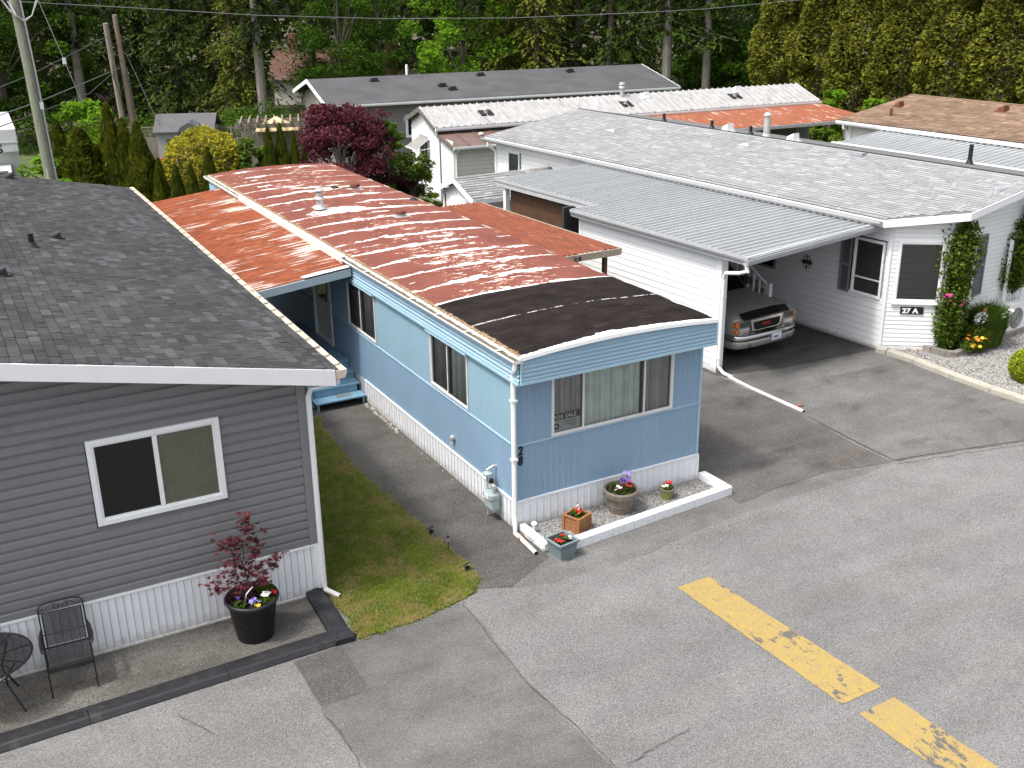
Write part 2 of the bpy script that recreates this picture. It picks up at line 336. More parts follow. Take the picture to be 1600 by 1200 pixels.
def grass_mat():
    m = NT('lawn_grass'); w = m.world()
    t = m.math('ADD', m.math('MULTIPLY', m.attr(), .5), m.math('MULTIPLY', m.ramp(m.noise(1.4, 3, .6, vec=w), .3, .7, 0, 1, False), .5))
    c = m.mix(t, (.065, .095, .010), (.30, .36, .045))
    c = m.mix(m.ramp(m.noise(1.9, 6, .7, vec=m.mapped((1, 1, 1), (5, 3, 0), src=w)), .44, .64, 0, .8), c, (.40, .31, .12))
    # dry strip along the asphalt edges
    s = m.n('ShaderNodeSeparateXYZ'); m.l(w, s.inputs[0])
    e = m.math('MAXIMUM', m.ramp(s.outputs[0], -1.75, -1.25), m.ramp(m.math('MULTIPLY', s.outputs[1], -1), .75, 1.5))
    e = m.math('MULTIPLY', e, m.ramp(m.noise(3.1, 4, vec=w), .35, .6)); c = m.mix(m.math('MULTIPLY', e, .7), c, (.36, .28, .12))
    m.set(c, .8, 0, .04)
    tr = m.n('ShaderNodeBsdfTranslucent'); m.l(c, tr.inputs[0]); x = m.n('ShaderNodeMixShader'); x.inputs[0].default_value = .25
    m.l(m.b.outputs[0], x.inputs[1]); m.l(tr.outputs[0], x.inputs[2]); m.l(x.outputs[0], m.out.inputs['Surface']); return m.mat
MT['grass'] = grass_mat()
def gravel_mat():
    m = NT('gravel_stones'); f = m.ramp(m.attr(), 0, 1, .25, 1.5, False)
    c = m.scale_col((.26, .255, .245), f); c = m.mix(m.ramp(m.noise(9, 2, vec=m.world()), .55, .7, 0, .4), c, (.3, .22, .15)); m.set(c, .85, 0, .3); return m.mat
MT['gravel'] = gravel_mat()
def yellow_mat():
    m = NT('worn_yellow_paint'); w = m.world(); st = m.mapped((2.6, .8, 1), src=w)
    wear = m.noise(6, 7, .72, vec=m.mapped((1.8, .8, 1), src=w)); big = m.noise(1.2, 2, vec=w)
    k = m.ramp(m.math('ADD', wear, m.math('MULTIPLY', m.ramp(big, .35, .65, -.09, .09, False), 1)), .575, .60)
    spk = m.ramp(m.noise(52, 3, .7, vec=w), .585, .65, 0, .7)
    k = m.math('MAXIMUM', k, spk)
    y = m.mix(m.ramp(m.noise(7, 5, .7, vec=w), .35, .7), (.335, .245, .075), (.29, .21, .095)); y = m.scale_col(y, m.ramp(m.noise(90, 2, .7, vec=w), .3, .7, .82, 1.15, False))
    c = m.mix(k, y, m.scale_col((.10, .097, .09), m.ramp(m.noise(90, 2, .7, vec=w), .3, .7, .6, 1.4, False))); m.set(c, .85, 0, .25); m.bump(m.noise(90, 3, vec=w), .4, .005); return m.mat
MT['yellow'] = yellow_mat()
def bigroof_mat():
    m = NT('rusty_coated_roof'); o = m.obj(); s = m.n('ShaderNodeSeparateXYZ'); m.l(o, s.inputs[0]); x, y = s.outputs[0], s.outputs[1]
    red = m.scale_col((.172, .062, .047), m.math('MULTIPLY', m.ramp(m.noise(1.2, 5, .6), .3, .7, .86, 1.14), m.ramp(m.noise(45, 3, .7), .3, .7, .9, 1.1, False)))
    red = m.mix(m.ramp(m.noise(2.2, 6, .7, vec=m.mapped((1, 3, 1))), .56, .72, 0, .55), red, (.22, .088, .065))
    wob = m.ramp(m.noise(1.3, 5, .68, vec=m.mapped((1, .6, 1))), 0, 1, -.2, .2, False)
    yy = m.math('ADD', m.math('ADD', y, wob), -.85 + .0)
    fr = m.math('ABSOLUTE', m.math('SUBTRACT', m.math('FRACT', yy), .5)); d = m.math('SUBTRACT', .5, fr)    # distance to a seam, metres
    d = m.math('MINIMUM', d, m.math('ADD', m.math('ABSOLUTE', m.math('SUBTRACT', d, .5)), m.ramp(m.noise(.9, 3, .6, vec=m.mapped((1, 1.6, 1), (7, 2, 0))), .56, .60, .2, .035)))
    mid = m.ramp(m.math('ABSOLUTE', m.math('SUBTRACT', x, 1.85)), .5, 1.75, 1, 0)
    wn = m.noise(2.3, 5, .65, vec=m.mapped((1, 2, 1), (3, 9, 0)))
    width = m.math('MULTIPLY', m.ramp(wn, .36, .68, .004, .15), m.math('ADD', .45, m.math('MULTIPLY', mid, .9)))
    k1 = m.ramp(m.math('SUBTRACT', width, d), -.006, .008)
    k1 = m.math('MULTIPLY', k1, m.ramp(m.math('ADD', m.noise(.8, 4, .6, vec=m.mapped((1, 2, 1), (1, 22, 0))), m.ramp(y, 10, 14, 0, -.12)), .34, .42))
    pn = m.noise(5, 7, .72, vec=m.mapped((.9, 2.7, 1))); area = m.noise(.6, 3, .5, vec=m.mapped((1, 1, 1), (14, 4, 0)))
    thr = m.math('ADD', .655, m.math('MULTIPLY', m.math('ADD', m.math('MULTIPLY', mid, m.ramp(y, 2.6, 10.5, 1, .35)), m.ramp(area, .4, .65, -.3, .35)), -.10))
    k2 = m.ramp(m.math('SUBTRACT', pn, thr), 0, .02)
    # around the flue
    fl = m.math('SQRT', m.math('ADD', m.math('POWER', m.math('MULTIPLY', m.math('SUBTRACT', x, 1.3), .45), 2), m.math('POWER', m.math('SUBTRACT', y, 11.15), 2)))
    k3 = m.ramp(m.math('ADD', fl, m.ramp(m.noise(4, 5, .7), 0, 1, -.35, .35, False)), .33, .28)
    kw = m.math('MAXIMUM', m.math('MAXIMUM', k1, k2), k3)
    edge = m.math('MULTIPLY', kw, m.ramp(m.noise(7, 5, .7), .5, .7)); white = m.mix(edge, (.72, .71, .70), (.66, .46, .30))
    c = m.mix(kw, red, white)
    # halo of orange where the coating peels
    c = m.mix(m.math('MULTIPLY', m.ramp(m.math('SUBTRACT', pn, thr), -.03, -.005), m.math('SUBTRACT', 1, kw)), c, (.36, .13, .05))
    # tar covered front end
    tb = m.math('ADD', y, m.ramp(m.noise(1.5, 3), 0, 1, -.06, .06, False)); kt = m.ramp(tb, 2.86, 2.84)
    tar = m.scale_col((.0155, .0118, .011), m.math('MULTIPLY', m.ramp(m.noise(2.2, 6, .7, vec=m.mapped((.7, 1.6, 1))), .3, .75, .6, 1.7), m.ramp(m.noise(120, 2, .7), .3, .7, .65, 1.4, False)))
    tar = m.mix(m.ramp(m.noise(2.6, 6, .72, vec=m.mapped((.8, 1.8, 1), (3, 6, 0))), .56, .74, 0, .32), tar, (.11, .055, .03))
    tar = m.mix(m.math('MULTIPLY', m.ramp(m.noise(7, 6, .75, vec=m.mapped((1, 3, 1), (8, 1, 0))), .66, .74), .6), tar, (.30, .28, .27))
    ln = m.math('ABSOLUTE', m.math('SUBTRACT', tb, 1.45)); tar = m.mix(m.math('MULTIPLY', m.ramp(ln, .03, .005), m.ramp(m.noise(5, 5, .8), .46, .56)), tar, (.5, .48, .47))
    c = m.mix(kt, c, tar)
    bl = m.math('ABSOLUTE', m.math('SUBTRACT', tb, 2.88)); c = m.mix(m.math('MULTIPLY', m.ramp(bl, .045, .02), m.ramp(m.noise(1.4, 4, .6), .42, .5)), c, (.72, .71, .7))
    # mossy, flaking left eave
    ex = m.math('ADD', x, m.ramp(m.noise(9, 4, .7), 0, 1, -.07, .07, False)); c = m.mix(m.ramp(ex, .05, .015), c, m.mix(m.ramp(m.noise(22, 4, .7), .42, .58), (.16, .08, .035), (.30, .24, .165)))
    m.set(c, .85, 0, .08); m.bump(m.math('ADD', m.math('MULTIPLY', kw, .3), m.noise(60, 3)), .25, .005); return m.mat
MT['bigroof'] = bigroof_mat()
def streak_roof(name, a, b, w, amt, rot=False, gx=0.):
    m = NT(name); sx = (.55, 12, 1) if not rot else (12, .55, 1)
    c = m.mix(m.ramp(m.noise(2.5, 6, .65, vec=m.mapped((1, 2, 1) if not rot else (2, 1, 1))), .3, .7), a, b)
    st = m.noise(1.5, 7, .7, vec=m.mapped(sx)); ar = m.noise(.7, 3, .55, vec=m.mapped((1, 1, 1), (gx, 3, 0)))
    k = m.ramp(m.math('ADD', st, m.ramp(ar, .35, .65, -amt, amt, False)), .585, .63)
    c = m.mix(m.math('MULTIPLY', k, .92), c, w); m.set(c, .85, 0, .1); m.bump(m.noise(50, 3), .2, .005); return m.mat
MT['porchroof'] = streak_roof('orange_rust_roof', (.27, .082, .036), (.16, .05, .03), (.50, .45, .40), .10, gx=4)
MT['canopyroof'] = streak_roof('brown_rust_roof', (.22, .068, .040), (.14, .052, .034), (.27, .13, .085), .03, True)
MT['orangefar'] = streak_roof('orange_far_roof', (.25, .088, .048), (.18, .068, .042), (.50, .44, .4), .03, True)
MT['whitemetal'] = streak_roof('white_metal_roof', (.37, .37, .37), (.27, .27, .268), (.20, .12, .085), -.02, True)
MT['corr'] = pbr('pale_metal_roofing', (.44, .455, .465), .35, .35, var=.05, vs=2, dirt=(.3, .29, .27), dirt_amt=.2, rv=.05, stretch=(.4, 3, 1))
MT['brownmetal'] = pbr('brown_metal_roof', (.13, .085, .07), .5, var=.12, rv=.06)
MT['sh_obj'] = shingle_mat('charcoal_shingle', (.056, .056, .059), .74, 1.45, True)
MT['sh_att'] = shingle_mat('charcoal_shingle_field', (.056, .056, .059), .74, 1.45, False)
MT['sh_white'] = shingle_mat('pale_grey_shingle', (.262, .267, .275), .86, 1.2, False, big=.05)
MT['sh_tan'] = shingle_mat('tan_shingle', (.24, .165, .118), .72, 1.22, False, big=.1, tint=(.20, .135, .10))
MT['sh_dark'] = shingle_mat('dark_grey_shingle', (.088, .088, .093), .8, 1.2, False)
MT['sh_shed'] = shingle_mat('shed_shingle', (.25, .25, .245), .75, 1.2, False, big=.1)
MT['truckp'] = pbr('pewter_paint', (.36, .345, .315), .35, .25, spec=.6, var=.03, fv=.01)
MT['black'] = flatmat('flat_black', (.012, .012, .012), .6)
MT['plate'] = flatmat('plate_white', (.7, .72, .76)); MT['plateblue'] = flatmat('plate_blue', (.05, .08, .3))
MT['wire'] = flatmat('wire_dark', (.06, .06, .06)); MT['wirel'] = flatmat('wire_light', (.14, .14, .14))
# ---------------------------------------------------------------- builders shared by the houses
def struct(name, mb, mat, kind='structure', **kw): return mb.build(name, mat, kind=kind, **kw)
def densify(pts, step=.35, jit=0, seed=0):
    g = random.Random(seed); out = []
    for i, p in enumerate(pts):
        q = pts[(i+1) % len(pts)]; L = math.dist(p, q); n = max(1, int(L/step))
        for k in range(n):
            t = k/n; nx, ny = -(q[1]-p[1])/max(L, 1e-6), (q[0]-p[0])/max(L, 1e-6); j = g.uniform(-jit, jit) if k else 0
            out.append((p[0]+(q[0]-p[0])*t+nx*j, p[1]+(q[1]-p[1])*t+ny*j))
    return out
def sheet(name, pts, z, mat, jit=0, seed=0, step=.35):
    b = MB(); b.poly([(x, y, z+.026) for x, y in (densify(pts, step, jit, seed) if jit else pts)]); return struct(name, b, mat)
def zcuts(a, b, holes):
    iv = [(a, b)]
    for h0, h1 in holes:
        nv = []
        for p, q in iv:
            if h1 <= p or h0 >= q: nv.append((p, q)); continue
            if h0 > p: nv.append((p, h0))
            if h1 < q: nv.append((h1, q))
        iv = nv
    return iv
def ribsheet(b, F, u0, u1, z0, z1, pitch=.1, rw=.022, rd=.008, holes=()):
    """vertical ribbed sheet in frame F (x along, y up, z out)"""
    k = math.floor(u0/pitch+1e-6)
    us = [u0]; zo = {}
    x = k*pitch
    pts = []
    while x < u1+pitch:
        for du, dn in ((0, 0), (rw*.3, rd), (rw*.7, rd), (rw, 0), (pitch*.5, 0), (pitch*.5+rw*.3, rd*.45), (pitch*.5+rw*.6, 0)):
            if u0 < x+du < u1: pts.append((x+du, dn))
        x += pitch
    pts = [(u0, 0)]+pts+[(u1, 0)]
    for (ua, na), (ub, nb) in zip(pts, pts[1:]):
        if ub-ua < 1e-5: continue
        m = (ua+ub)/2
        for a, c in zcuts(z0, z1, [(h[2], h[3]) for h in holes if h[0] < m < h[1]]):
            b.quad(F@Vector((ua, a, na)), F@Vector((ub, a, nb)), F@Vector((ub, c, nb)), F@Vector((ua, c, na)))
_cache = {}
def boards(parent, F, L0, L1, z0, z1, expo, mat, holes=(), joint=3.66, lim=None, t=.014, dutch=True, name='siding_board', seed=3, only=None, stuff=False):
    """horizontal lap siding, each board a part"""
    g = random.Random(seed); z = z0; rot = F.to_3x3(); S = MB(); row = 0
    while z < z1-.01:
        e = min(expo, z1-z); a, c = (L0, L1) if lim is None else lim(z+e*.8); row += 1
        if c-a > .05:
            cuts = zcuts(a, c, [(h[0], h[1]) for h in holes if h[2] < z+e*.5 < h[3]])
            off = g.uniform(0, joint)
            for p, q in cuts:
                js = [p]; x = math.floor((p-off)/joint)*joint+off+joint
                while x < q-.3:
                    if x > p+.3: js.append(x)
                    x += joint
                js.append(q)
                for ja, jb in zip(js, js[1:]):
                    key = (round(jb-ja, 2), round(e, 3), t, dutch, mat.name)
                    pr = [(.010, 0), (.010, t), (e*.66, t*.96), (e*.80, .005), (e-.002, .004), (e-.002, 0)] if dutch else [(.009, 0), (.009, t), (e-.002, .003), (e-.002, 0)]
                    if stuff:
                        S.prism(pr, lambda v, n: F@Vector((ja, z+v, n)), lambda v, n: F@Vector((jb-.003, z+v, n)))
                    else:
                        if key not in _cache:
                            b = MB(); W = key[0]-.003; b.prism(pr, lambda v, n: (0, v, n), lambda v, n: (W, v, n)); _cache[key] = b.mesh(name, mat)
                        o = inst(name, _cache[key], parent); o.matrix_local = Matrix.Translation(F@Vector((ja, z, 0))) @ rot.to_4x4()
        z += expo
    if stuff: S.build(name, mat, parent, kind='stuff')
def skirting(parent, F, u0, u1, h, w, mat, split=None, name='skirting_panel', hf=None):
    """vertical skirting boards, each a part up to split, the unseen rest joined"""
    b = MB(); b.box(0, w-.011, .0, 1, 0, .014); b.box(w-.022, w-.011, 0, 1, .014, .021); me = b.mesh(name, mat)
    u = u0; rest = MB()
    while u < u1-.01:
        ww = min(w, u1-u); hh = h-.002
        if split is None or u < split:
            o = inst(name, me, parent); o.matrix_local = Matrix.Translation(F@Vector((u, .012, 0))) @ F.to_3x3().to_4x4() @ Matrix.Diagonal((ww/w, hh-.012, 1, 1))
        else: rest.box(u, u+ww-.007, .012, hh, 0, .014, X=F)
        u += w
    if rest.v: rest.build(name, mat, parent, kind='stuff')
def window(parent, F, w, h, mull=(), fr=.05, depth=.04, matf=None, pane=None, inner=None, sill=False, name='window', transom=(), inner_mat=None, fold=.09, blind=False, label=None, slide=None):
    """frame mesh with panes (and curtains or blinds) as its children"""
    matf = matf or MT['white']; pane = pane or MT['glass']; b = MB()
    b.box(0, w, 0, fr, -.03, depth, X=F); b.box(0, w, h-fr, h, -.03, depth, X=F)
    b.box(0, fr, fr, h-fr, -.03, depth, X=F); b.box(w-fr, w, fr, h-fr, -.03, depth, X=F)
    # inner sash step
    s = fr*.45
    for x0, x1, y0, y1 in ((fr, w-fr, fr, fr+s), (fr, w-fr, h-fr-s, h-fr), (fr, fr+s, fr+s, h-fr-s), (w-fr-s, w-fr, fr+s, h-fr-s)):
        b.box(x0, x1, y0, y1, -.03, depth*.45, X=F)
    xs = [fr+s]
    for m in mull: b.box(m-fr*.45, m+fr*.45, fr+s, h-fr-s, -.025, depth*.7, X=F); xs += [m-fr*.45, m+fr*.45]
    xs.append(w-fr-s)
    for y in transom: b.box(fr+s, w-fr-s, y-fr*.4, y+fr*.4, -.025, depth*.6, X=F)
    if sill: b.box(-.03, w+.03, -.035, 0, -.02, depth+.03, X=F)
    wn = b.build(name, matf, parent, label=label)
    ys = [fr+s] + [v for y in transom for v in (y-fr*.4, y+fr*.4)] + [h-fr-s]
    for i in range(0, len(xs), 2):
        for j in range(0, len(ys), 2):
            p = MB(); z = -.004 if i % 4 == 0 else .006
            p.quad(F@Vector((xs[i], ys[j], z)), F@Vector((xs[i+1], ys[j], z)), F@Vector((xs[i+1], ys[j+1], z)), F@Vector((xs[i], ys[j+1], z)))
            p.build('pane', pane[(i//2) % len(pane)] if isinstance(pane, list) else pane, wn)
    if inner:
        for (a, c, mt, amp) in inner:
            p = MB(); n = max(6, int((c-a)/.02)); g = random.Random(int(a*100+w*10)); ph = g.uniform(0, 6); pts = []
            for k in range(n+1):
                x = a+(c-a)*k/n; pts.append((x, -.055+amp*(math.sin(x*62+ph)+.6*math.sin(x*27+ph*2))))
            for (xa, za), (xb, zb) in zip(pts, pts[1:]):
                p.tone = min(1, max(0, .5+.5*math.sin(xa*41+ph)*math.sin(xa*17+ph)+(zb-za)*14)); p.quad(F@Vector((xa, fr*.9, za)), F@Vector((xb, fr*.9, zb)), F@Vector((xb, h-fr*.5, zb*.9-.012)), F@Vector((xa, h-fr*.5, za*.9-.012)))  # fold slope shifts the tone, so pleat shading is put into the cloth colour
            p.build('curtain', mt, wn, smooth=True)
    if blind:
        p = MB(); y = fr+.02
        while y < h-fr-.02:
            v = [F@Vector((fr, y, -.07)), F@Vector((w-fr, y, -.07)), F@Vector((w-fr, y+.034, -.05)), F@Vector((fr, y+.034, -.05))]
            p.quad(*v); y += .042
        p.build('blind', inner_mat or MT['blind'], wn, kind='stuff')
    bk = MB(); bk.box(.01, w-.01, .01, h-.01, -.30, -.16, X=F); bk.build('reveal', MT['darkcore'], wn)
    return wn
def gutter(parent, P0, P1, out, w=.12, h=.11, mat=None, inside=None, name='gutter', strap=None, strapmat=None, wob=0, deep=.28):
    P0, P1, out = Vector(P0), Vector(P1), Vector(out).normalized(); up = Vector((0, 0, 1)); t = .006
    pr = [(0, 0), (w*.8, 0), (w, h*.55), (w, h), (w+.012, h), (w+.012, h*.5), (w*.84, -t), (-t, -t), (-t, h), (0, h)]
    b = MB(); b.prism(pr, lambda a, c: P0+out*a+up*(c-h), lambda a, c: P1+out*a+up*(c-h))
    for P in (P0, P1):
        b.poly([P+out*a+up*(c-h) for a, c in ((0, 0), (w*.8, 0), (w, h*.55), (w, h), (0, h))])
    gt = b.build(name, mat or MT['gutterw'], parent)
    if inside:
        p = MB(); d = (P1-P0); n = max(2, int(d.length/.12)); g = random.Random(5); prev = None
        for k in range(n+1):
            q = P0+d*(k/n); zz = up*(-h*deep+g.uniform(-.012, .008)); cur = (q+zz, q+out*w*.5+zz+up*g.uniform(-.01, .012), q+out*w+zz)
            if prev: p.quad(prev[0], prev[1], cur[1], cur[0]); p.quad(prev[1], prev[2], cur[2], cur[1])
            prev = cur
        p.build('gutter_debris', inside, gt)
    if strap:
        d = P1-P0; dn = d.normalized(); n = int(d.length/strap); p = MB(); a = Vector((0, 0, 0))
        p.add([a-dn*.018, a+dn*.018, a+dn*.018+out*(w+.015)+dn*.05, a-dn*.018+out*(w+.015)+dn*.05], ((0, 1, 2, 3),)); p.add([a-dn*.012-up*.004, a+dn*.012-up*.004, a+dn*.062+out*(w+.015)-up*.004, a+dn*.038+out*(w+.015)-up*.004], ((3, 2, 1, 0),))
        me = p.mesh('gutter_bracket', strapmat or MT['gutterw'])
        for k in range(n): inst('gutter_bracket', me, gt, P0+dn*(strap*(k+.5))+up*.004)
    return gt
def rect_pipe(b, pts, w=.075, d=.055): b.tube(pts, [w*.5]*len(pts), 6)
def fascia(parent, a, c, h, t, out, mat, name='fascia', **kw):
    a, c, out = Vector(a), Vector(c), Vector(out).normalized()*t; dn = Vector((0, 0, -h)); b = MB()
    v = [a, c, c+dn, a+dn]; b.add(v+[p+out for p in v], ((0, 3, 2, 1), (4, 5, 6, 7), (0, 1, 5, 4), (3, 7, 6, 2), (0, 4, 7, 3), (1, 2, 6, 5)))
    return b.build(name, mat, parent, **kw)
def roof_plane(parent, pts, t, mat, name='roof', **kw):
    b = MB(); n = len(pts); P = [Vector(p) for p in pts]; Q = [p-Vector((0, 0, t)) for p in P]
    b.add(P+Q, [tuple(range(n)), tuple(range(2*n-1, n-1, -1))] + [(i, i+n, (i+1) % n+n, (i+1) % n) for i in range(n)]); return b.build(name, mat, parent, **kw)
def shingles(parent, eave0, eave1, upv, length, expo, tab, mat_o, mat_s, near=None, nmax=300, th=.007, name='shingle', inside=None, seed=1, jut=.02, gap=.009):
    """courses parallel to the eave; nearest tabs are parts, the rest one joined part"""
    e0, e1 = Vector(eave0), Vector(eave1); ud = (e1-e0).normalized(); up = Vector(upv).normalized(); nn = ud.cross(up)
    if nn.z < 0: nn = -nn
    L = (e1-e0).length; g = random.Random(seed); cells = []
    rows = int(length/expo+.5)
    for r in range(rows):
        x = -g.uniform(0, tab)
        while x < L:
            wd = g.choice((.4, .55, .75, 1., 1.2, 1.5))*tab; a, c = max(0, x), min(L, x+wd); x += wd
            if c-a < .01: continue
            m = e0+ud*((a+c)/2)+up*((r+.5)*expo)
            if inside and not inside(m): continue
            cells.append((r, a, c, m, g.choice((0, 0, .35, .7, 1.))))
    sel = set()
    if near is not None: sel = set(sorted(range(len(cells)), key=lambda i: (cells[i][3]-Vector(near)).length)[:nmax])
    S = MB(); cache = {}
    for i, (r, a, c, m, lift) in enumerate(cells):
        w = c-a-gap; l = expo-gap; t = th*(1+lift); z0 = .004
        if i in sel:
            key = (round(w, 2), lift)
            if key not in cache:
                b = MB(); W = key[0]; b.add([(0, 0, 0), (W, 0, 0), (W, l, 0), (0, l, 0), (0, 0, t), (W, 0, t), (W, l, .002), (0, l, .002)], ((4, 5, 6, 7), (0, 1, 5, 4), (1, 2, 6, 5), (0, 4, 7, 3), (2, 3, 7, 6))); cache[key] = b.mesh(name, mat_o)
            o = inst(name, cache[key], parent); Mx = Matrix((ud, up, nn)).transposed().to_4x4()
            if ud.cross(up).dot(nn) < 0: Mx = Matrix((ud, up, nn)).transposed().to_4x4()
            Mx.translation = e0+ud*a+up*(r*expo-(jut if r == 0 else 0))+nn*z0; o.matrix_local = Mx
        else:
            o = e0+ud*a+up*(r*expo-(jut if r == 0 else 0))+nn*z0; W = w
            S.add([o, o+ud*W, o+ud*W+up*l+nn*.002, o+up*l+nn*.002, o+nn*t, o+ud*W+nn*t], ((4, 5, 2, 3), (0, 1, 5, 4), (1, 2, 5), (0, 4, 3)), g.random())
    if S.v: S.build(name, mat_s, parent, kind='stuff')
def pipe_vent(parent_scene, loc, h, r, mat, label, rz=0, cat='vent', name='vent_pipe', flash=True):
    t = thing(name, label, cat, loc); b = MB(); b.lathe([(r, -.1), (r, h), (r*.75, h+.004)], n=14); b.build('pipe', mat, t, smooth=False)
    if flash: b = MB(); b.lathe([(r*2.4, 0.01), (r*1.9, .02), (r*1.15, .06+h*.12)], n=16); b.build('flashing', mat, t)
    return t
def box_vent(loc, w, h, mat, label, rz=0, tilt=0, cat='vent'):
    t = thing('roof_vent', label, cat, loc, rz); b = MB()
    b.add([(-w/2, -w/2, 0), (w/2, -w/2, 0), (w/2, w/2, 0), (-w/2, w/2, 0), (-w*.42, -w*.42, h), (w*.42, -w*.42, h), (w*.36, w*.42, h*.55), (-w*.36, w*.42, h*.55)], ((4, 5, 6, 7), (0, 1, 5, 4), (1, 2, 6, 5), (2, 3, 7, 6), (3, 0, 4, 7)))
    b.build('hood', mat, t); b = MB(); b.box(-w*.65, w*.65, -w*.65, w*.7, -.06, .012); b.build('base_plate', mat, t); return t

# ---------------------------------------------------------------- the ground
sheet('ground', [(-150, -60), (200, -60), (200, 220), (-150, 220)], -.06, MT['soil'])
sheet('road', [(-45, -45), (60, -45), (60, 14), (-45, 14)], -.03, MT['road'])
sheet('grass_field', [(-14, 14.8), (45, 14.8), (45, 48), (-14, 48)], -.02, MT['turf'])
sheet('walkway', [(-1.6, -1.15), (-.9, -1.5), (.03, -1.02), (0.0, 7.5), (-3.2, 7.5), (-3.2, 6.1), (-1.4, 6.1), (-1.5, 3.2), (-1.4, .6)], -.026, MT['walk'], .03, 3)
sheet('driveway', [(3.72, -.74), (3.75, -1.12), (4.6, -.98), (5.9, -.92), (7.22, -1.22), (7.35, 1.3), (7.42, 4.2), (7.4, 13.5), (3.66, 13.5), (3.66, 0)], -.022, MT['drive'], .035, 4)
sheet('carport_slab', [(7.30, -1.18), (8.6, -1.45), (10.3, -1.85), (12.6, -2.5), (11.9, -.2), (11.72, 1.0), (11.75, 3.35), (11.2, 12.6), (7.0, 12.2), (7.46, 4.2)], -.018, MT['slab'], .02, 5)
sheet('carport_shade_sheet', [(7.32, 3.95), (8.7, 3.6), (11.74, 3.4), (11.2, 12.5), (7.1, 12.1)], -.0145, MT['carport_shade'], .02, 15)  # dark sheet that paints the shade under the carport roof
sheet('patio', [(-12, -1.3), (-3.5, -1.3), (-3.4, -.1), (-3.4, .05), (-12, .05)], -.022, MT['patio'])
sheet('asphalt_repair_patch', [(-4.28, -1.66), (-3.42, -1.62), (-2.5, -1.62), (-1.75, -1.5), (-1.70, -2.2), (-1.82, -3.3), (-1.78, -5.4), (-1.95, -8.5), (-4.3, -8.5), (-4.22, -3.9), (-4.33, -2.95), (-4.3, -2.7)], -.0245, MT['patch'], .02, 6)
sheet('asphalt_dark_patch', [(-4.31, -1.68), (-3.62, -1.66), (-3.64, -2.74), (-4.30, -2.74)], -.0205, MT['patchd'], .015, 7)
sheet('asphalt_strip', [(3.6, -.6), (4.7, -.6), (6.9, -.7), (7.3, -1.10), (7.25, -1.30), (4.9, -1.36), (3.3, -1.45), (.7, -1.75), (-.3, -1.7), (-.9, -1.5), (-.5, -.6), (.3, -.5)], -.0275, MT['strip'], .05, 8)
# cracks: thin recessed dark seams lying on the asphalt
ck = pbr('crack_fill', (.06, .056, .052), .95); ckb = MB(); g = random.Random(2)
def crack(pts, w, z=.0135, amp=.02):
    P = []
    for (a, b) in zip(pts, pts[1:]):
        n = max(2, int(math.dist(a, b)/.09))
        for k in range(n): t = k/n; P.append((a[0]+(b[0]-a[0])*t+g.uniform(-amp, amp), a[1]+(b[1]-a[1])*t+g.uniform(-amp, amp)))
    P.append(pts[-1])
    for p, q in zip(P, P[1:]):
        d = Vector((q[0]-p[0], q[1]-p[1], 0)); n = Vector((-d.y, d.x, 0)).normalized()*w*g.uniform(.3, 1)
        ckb.quad((p[0]-n.x, p[1]-n.y, z), (q[0]-n.x, q[1]-n.y, z), (q[0]+n.x, q[1]+n.y, z), (p[0]+n.x, p[1]+n.y, z))
crack([(-1.73, -1.5), (-1.80, -2.6), (-1.86, -3.6), (-1.77, -4.6), (-1.76, -5.6), (-1.9, -7.5)], .008)
crack([(-1.61, -5.5), (-1.2, -5.42), (-.6, -5.35)], .007, amp=.03)
crack([(-4.31, -2.9), (-4.27, -3.4), (-4.28, -4.2)], .009)
crack([(-5.9, -2.0), (-5.6, -2.6)], .006)
crack([(7.24, -1.2), (8.6, -1.48), (10.3, -1.9), (12, -2.4)], .012)
crack([(7.45, 1.2), (7.36, .3), (7.28, -1.2)], .014)
crack([(7.24, -1.34), (8.6, -1.62), (10.3, -2.02)], .008)
ckb.build('crack', ck, kind='structure')
def stripe(name, pts, label, seed):
    b = MB(); b.poly([(x, y, .003) for x, y in densify(pts, .05, .006, seed)]); return b.build(name, MT['yellow'], kind='structure')
stripe('yellow_road_marking', [(1.20, -2.72), (1.79, -2.71), (1.99, -5.90), (1.31, -5.91)], '', 1)
stripe('yellow_road_marking', [(1.35, -6.15), (1.97, -6.13), (2.05, -9.2), (1.46, -9.2)], '', 2)

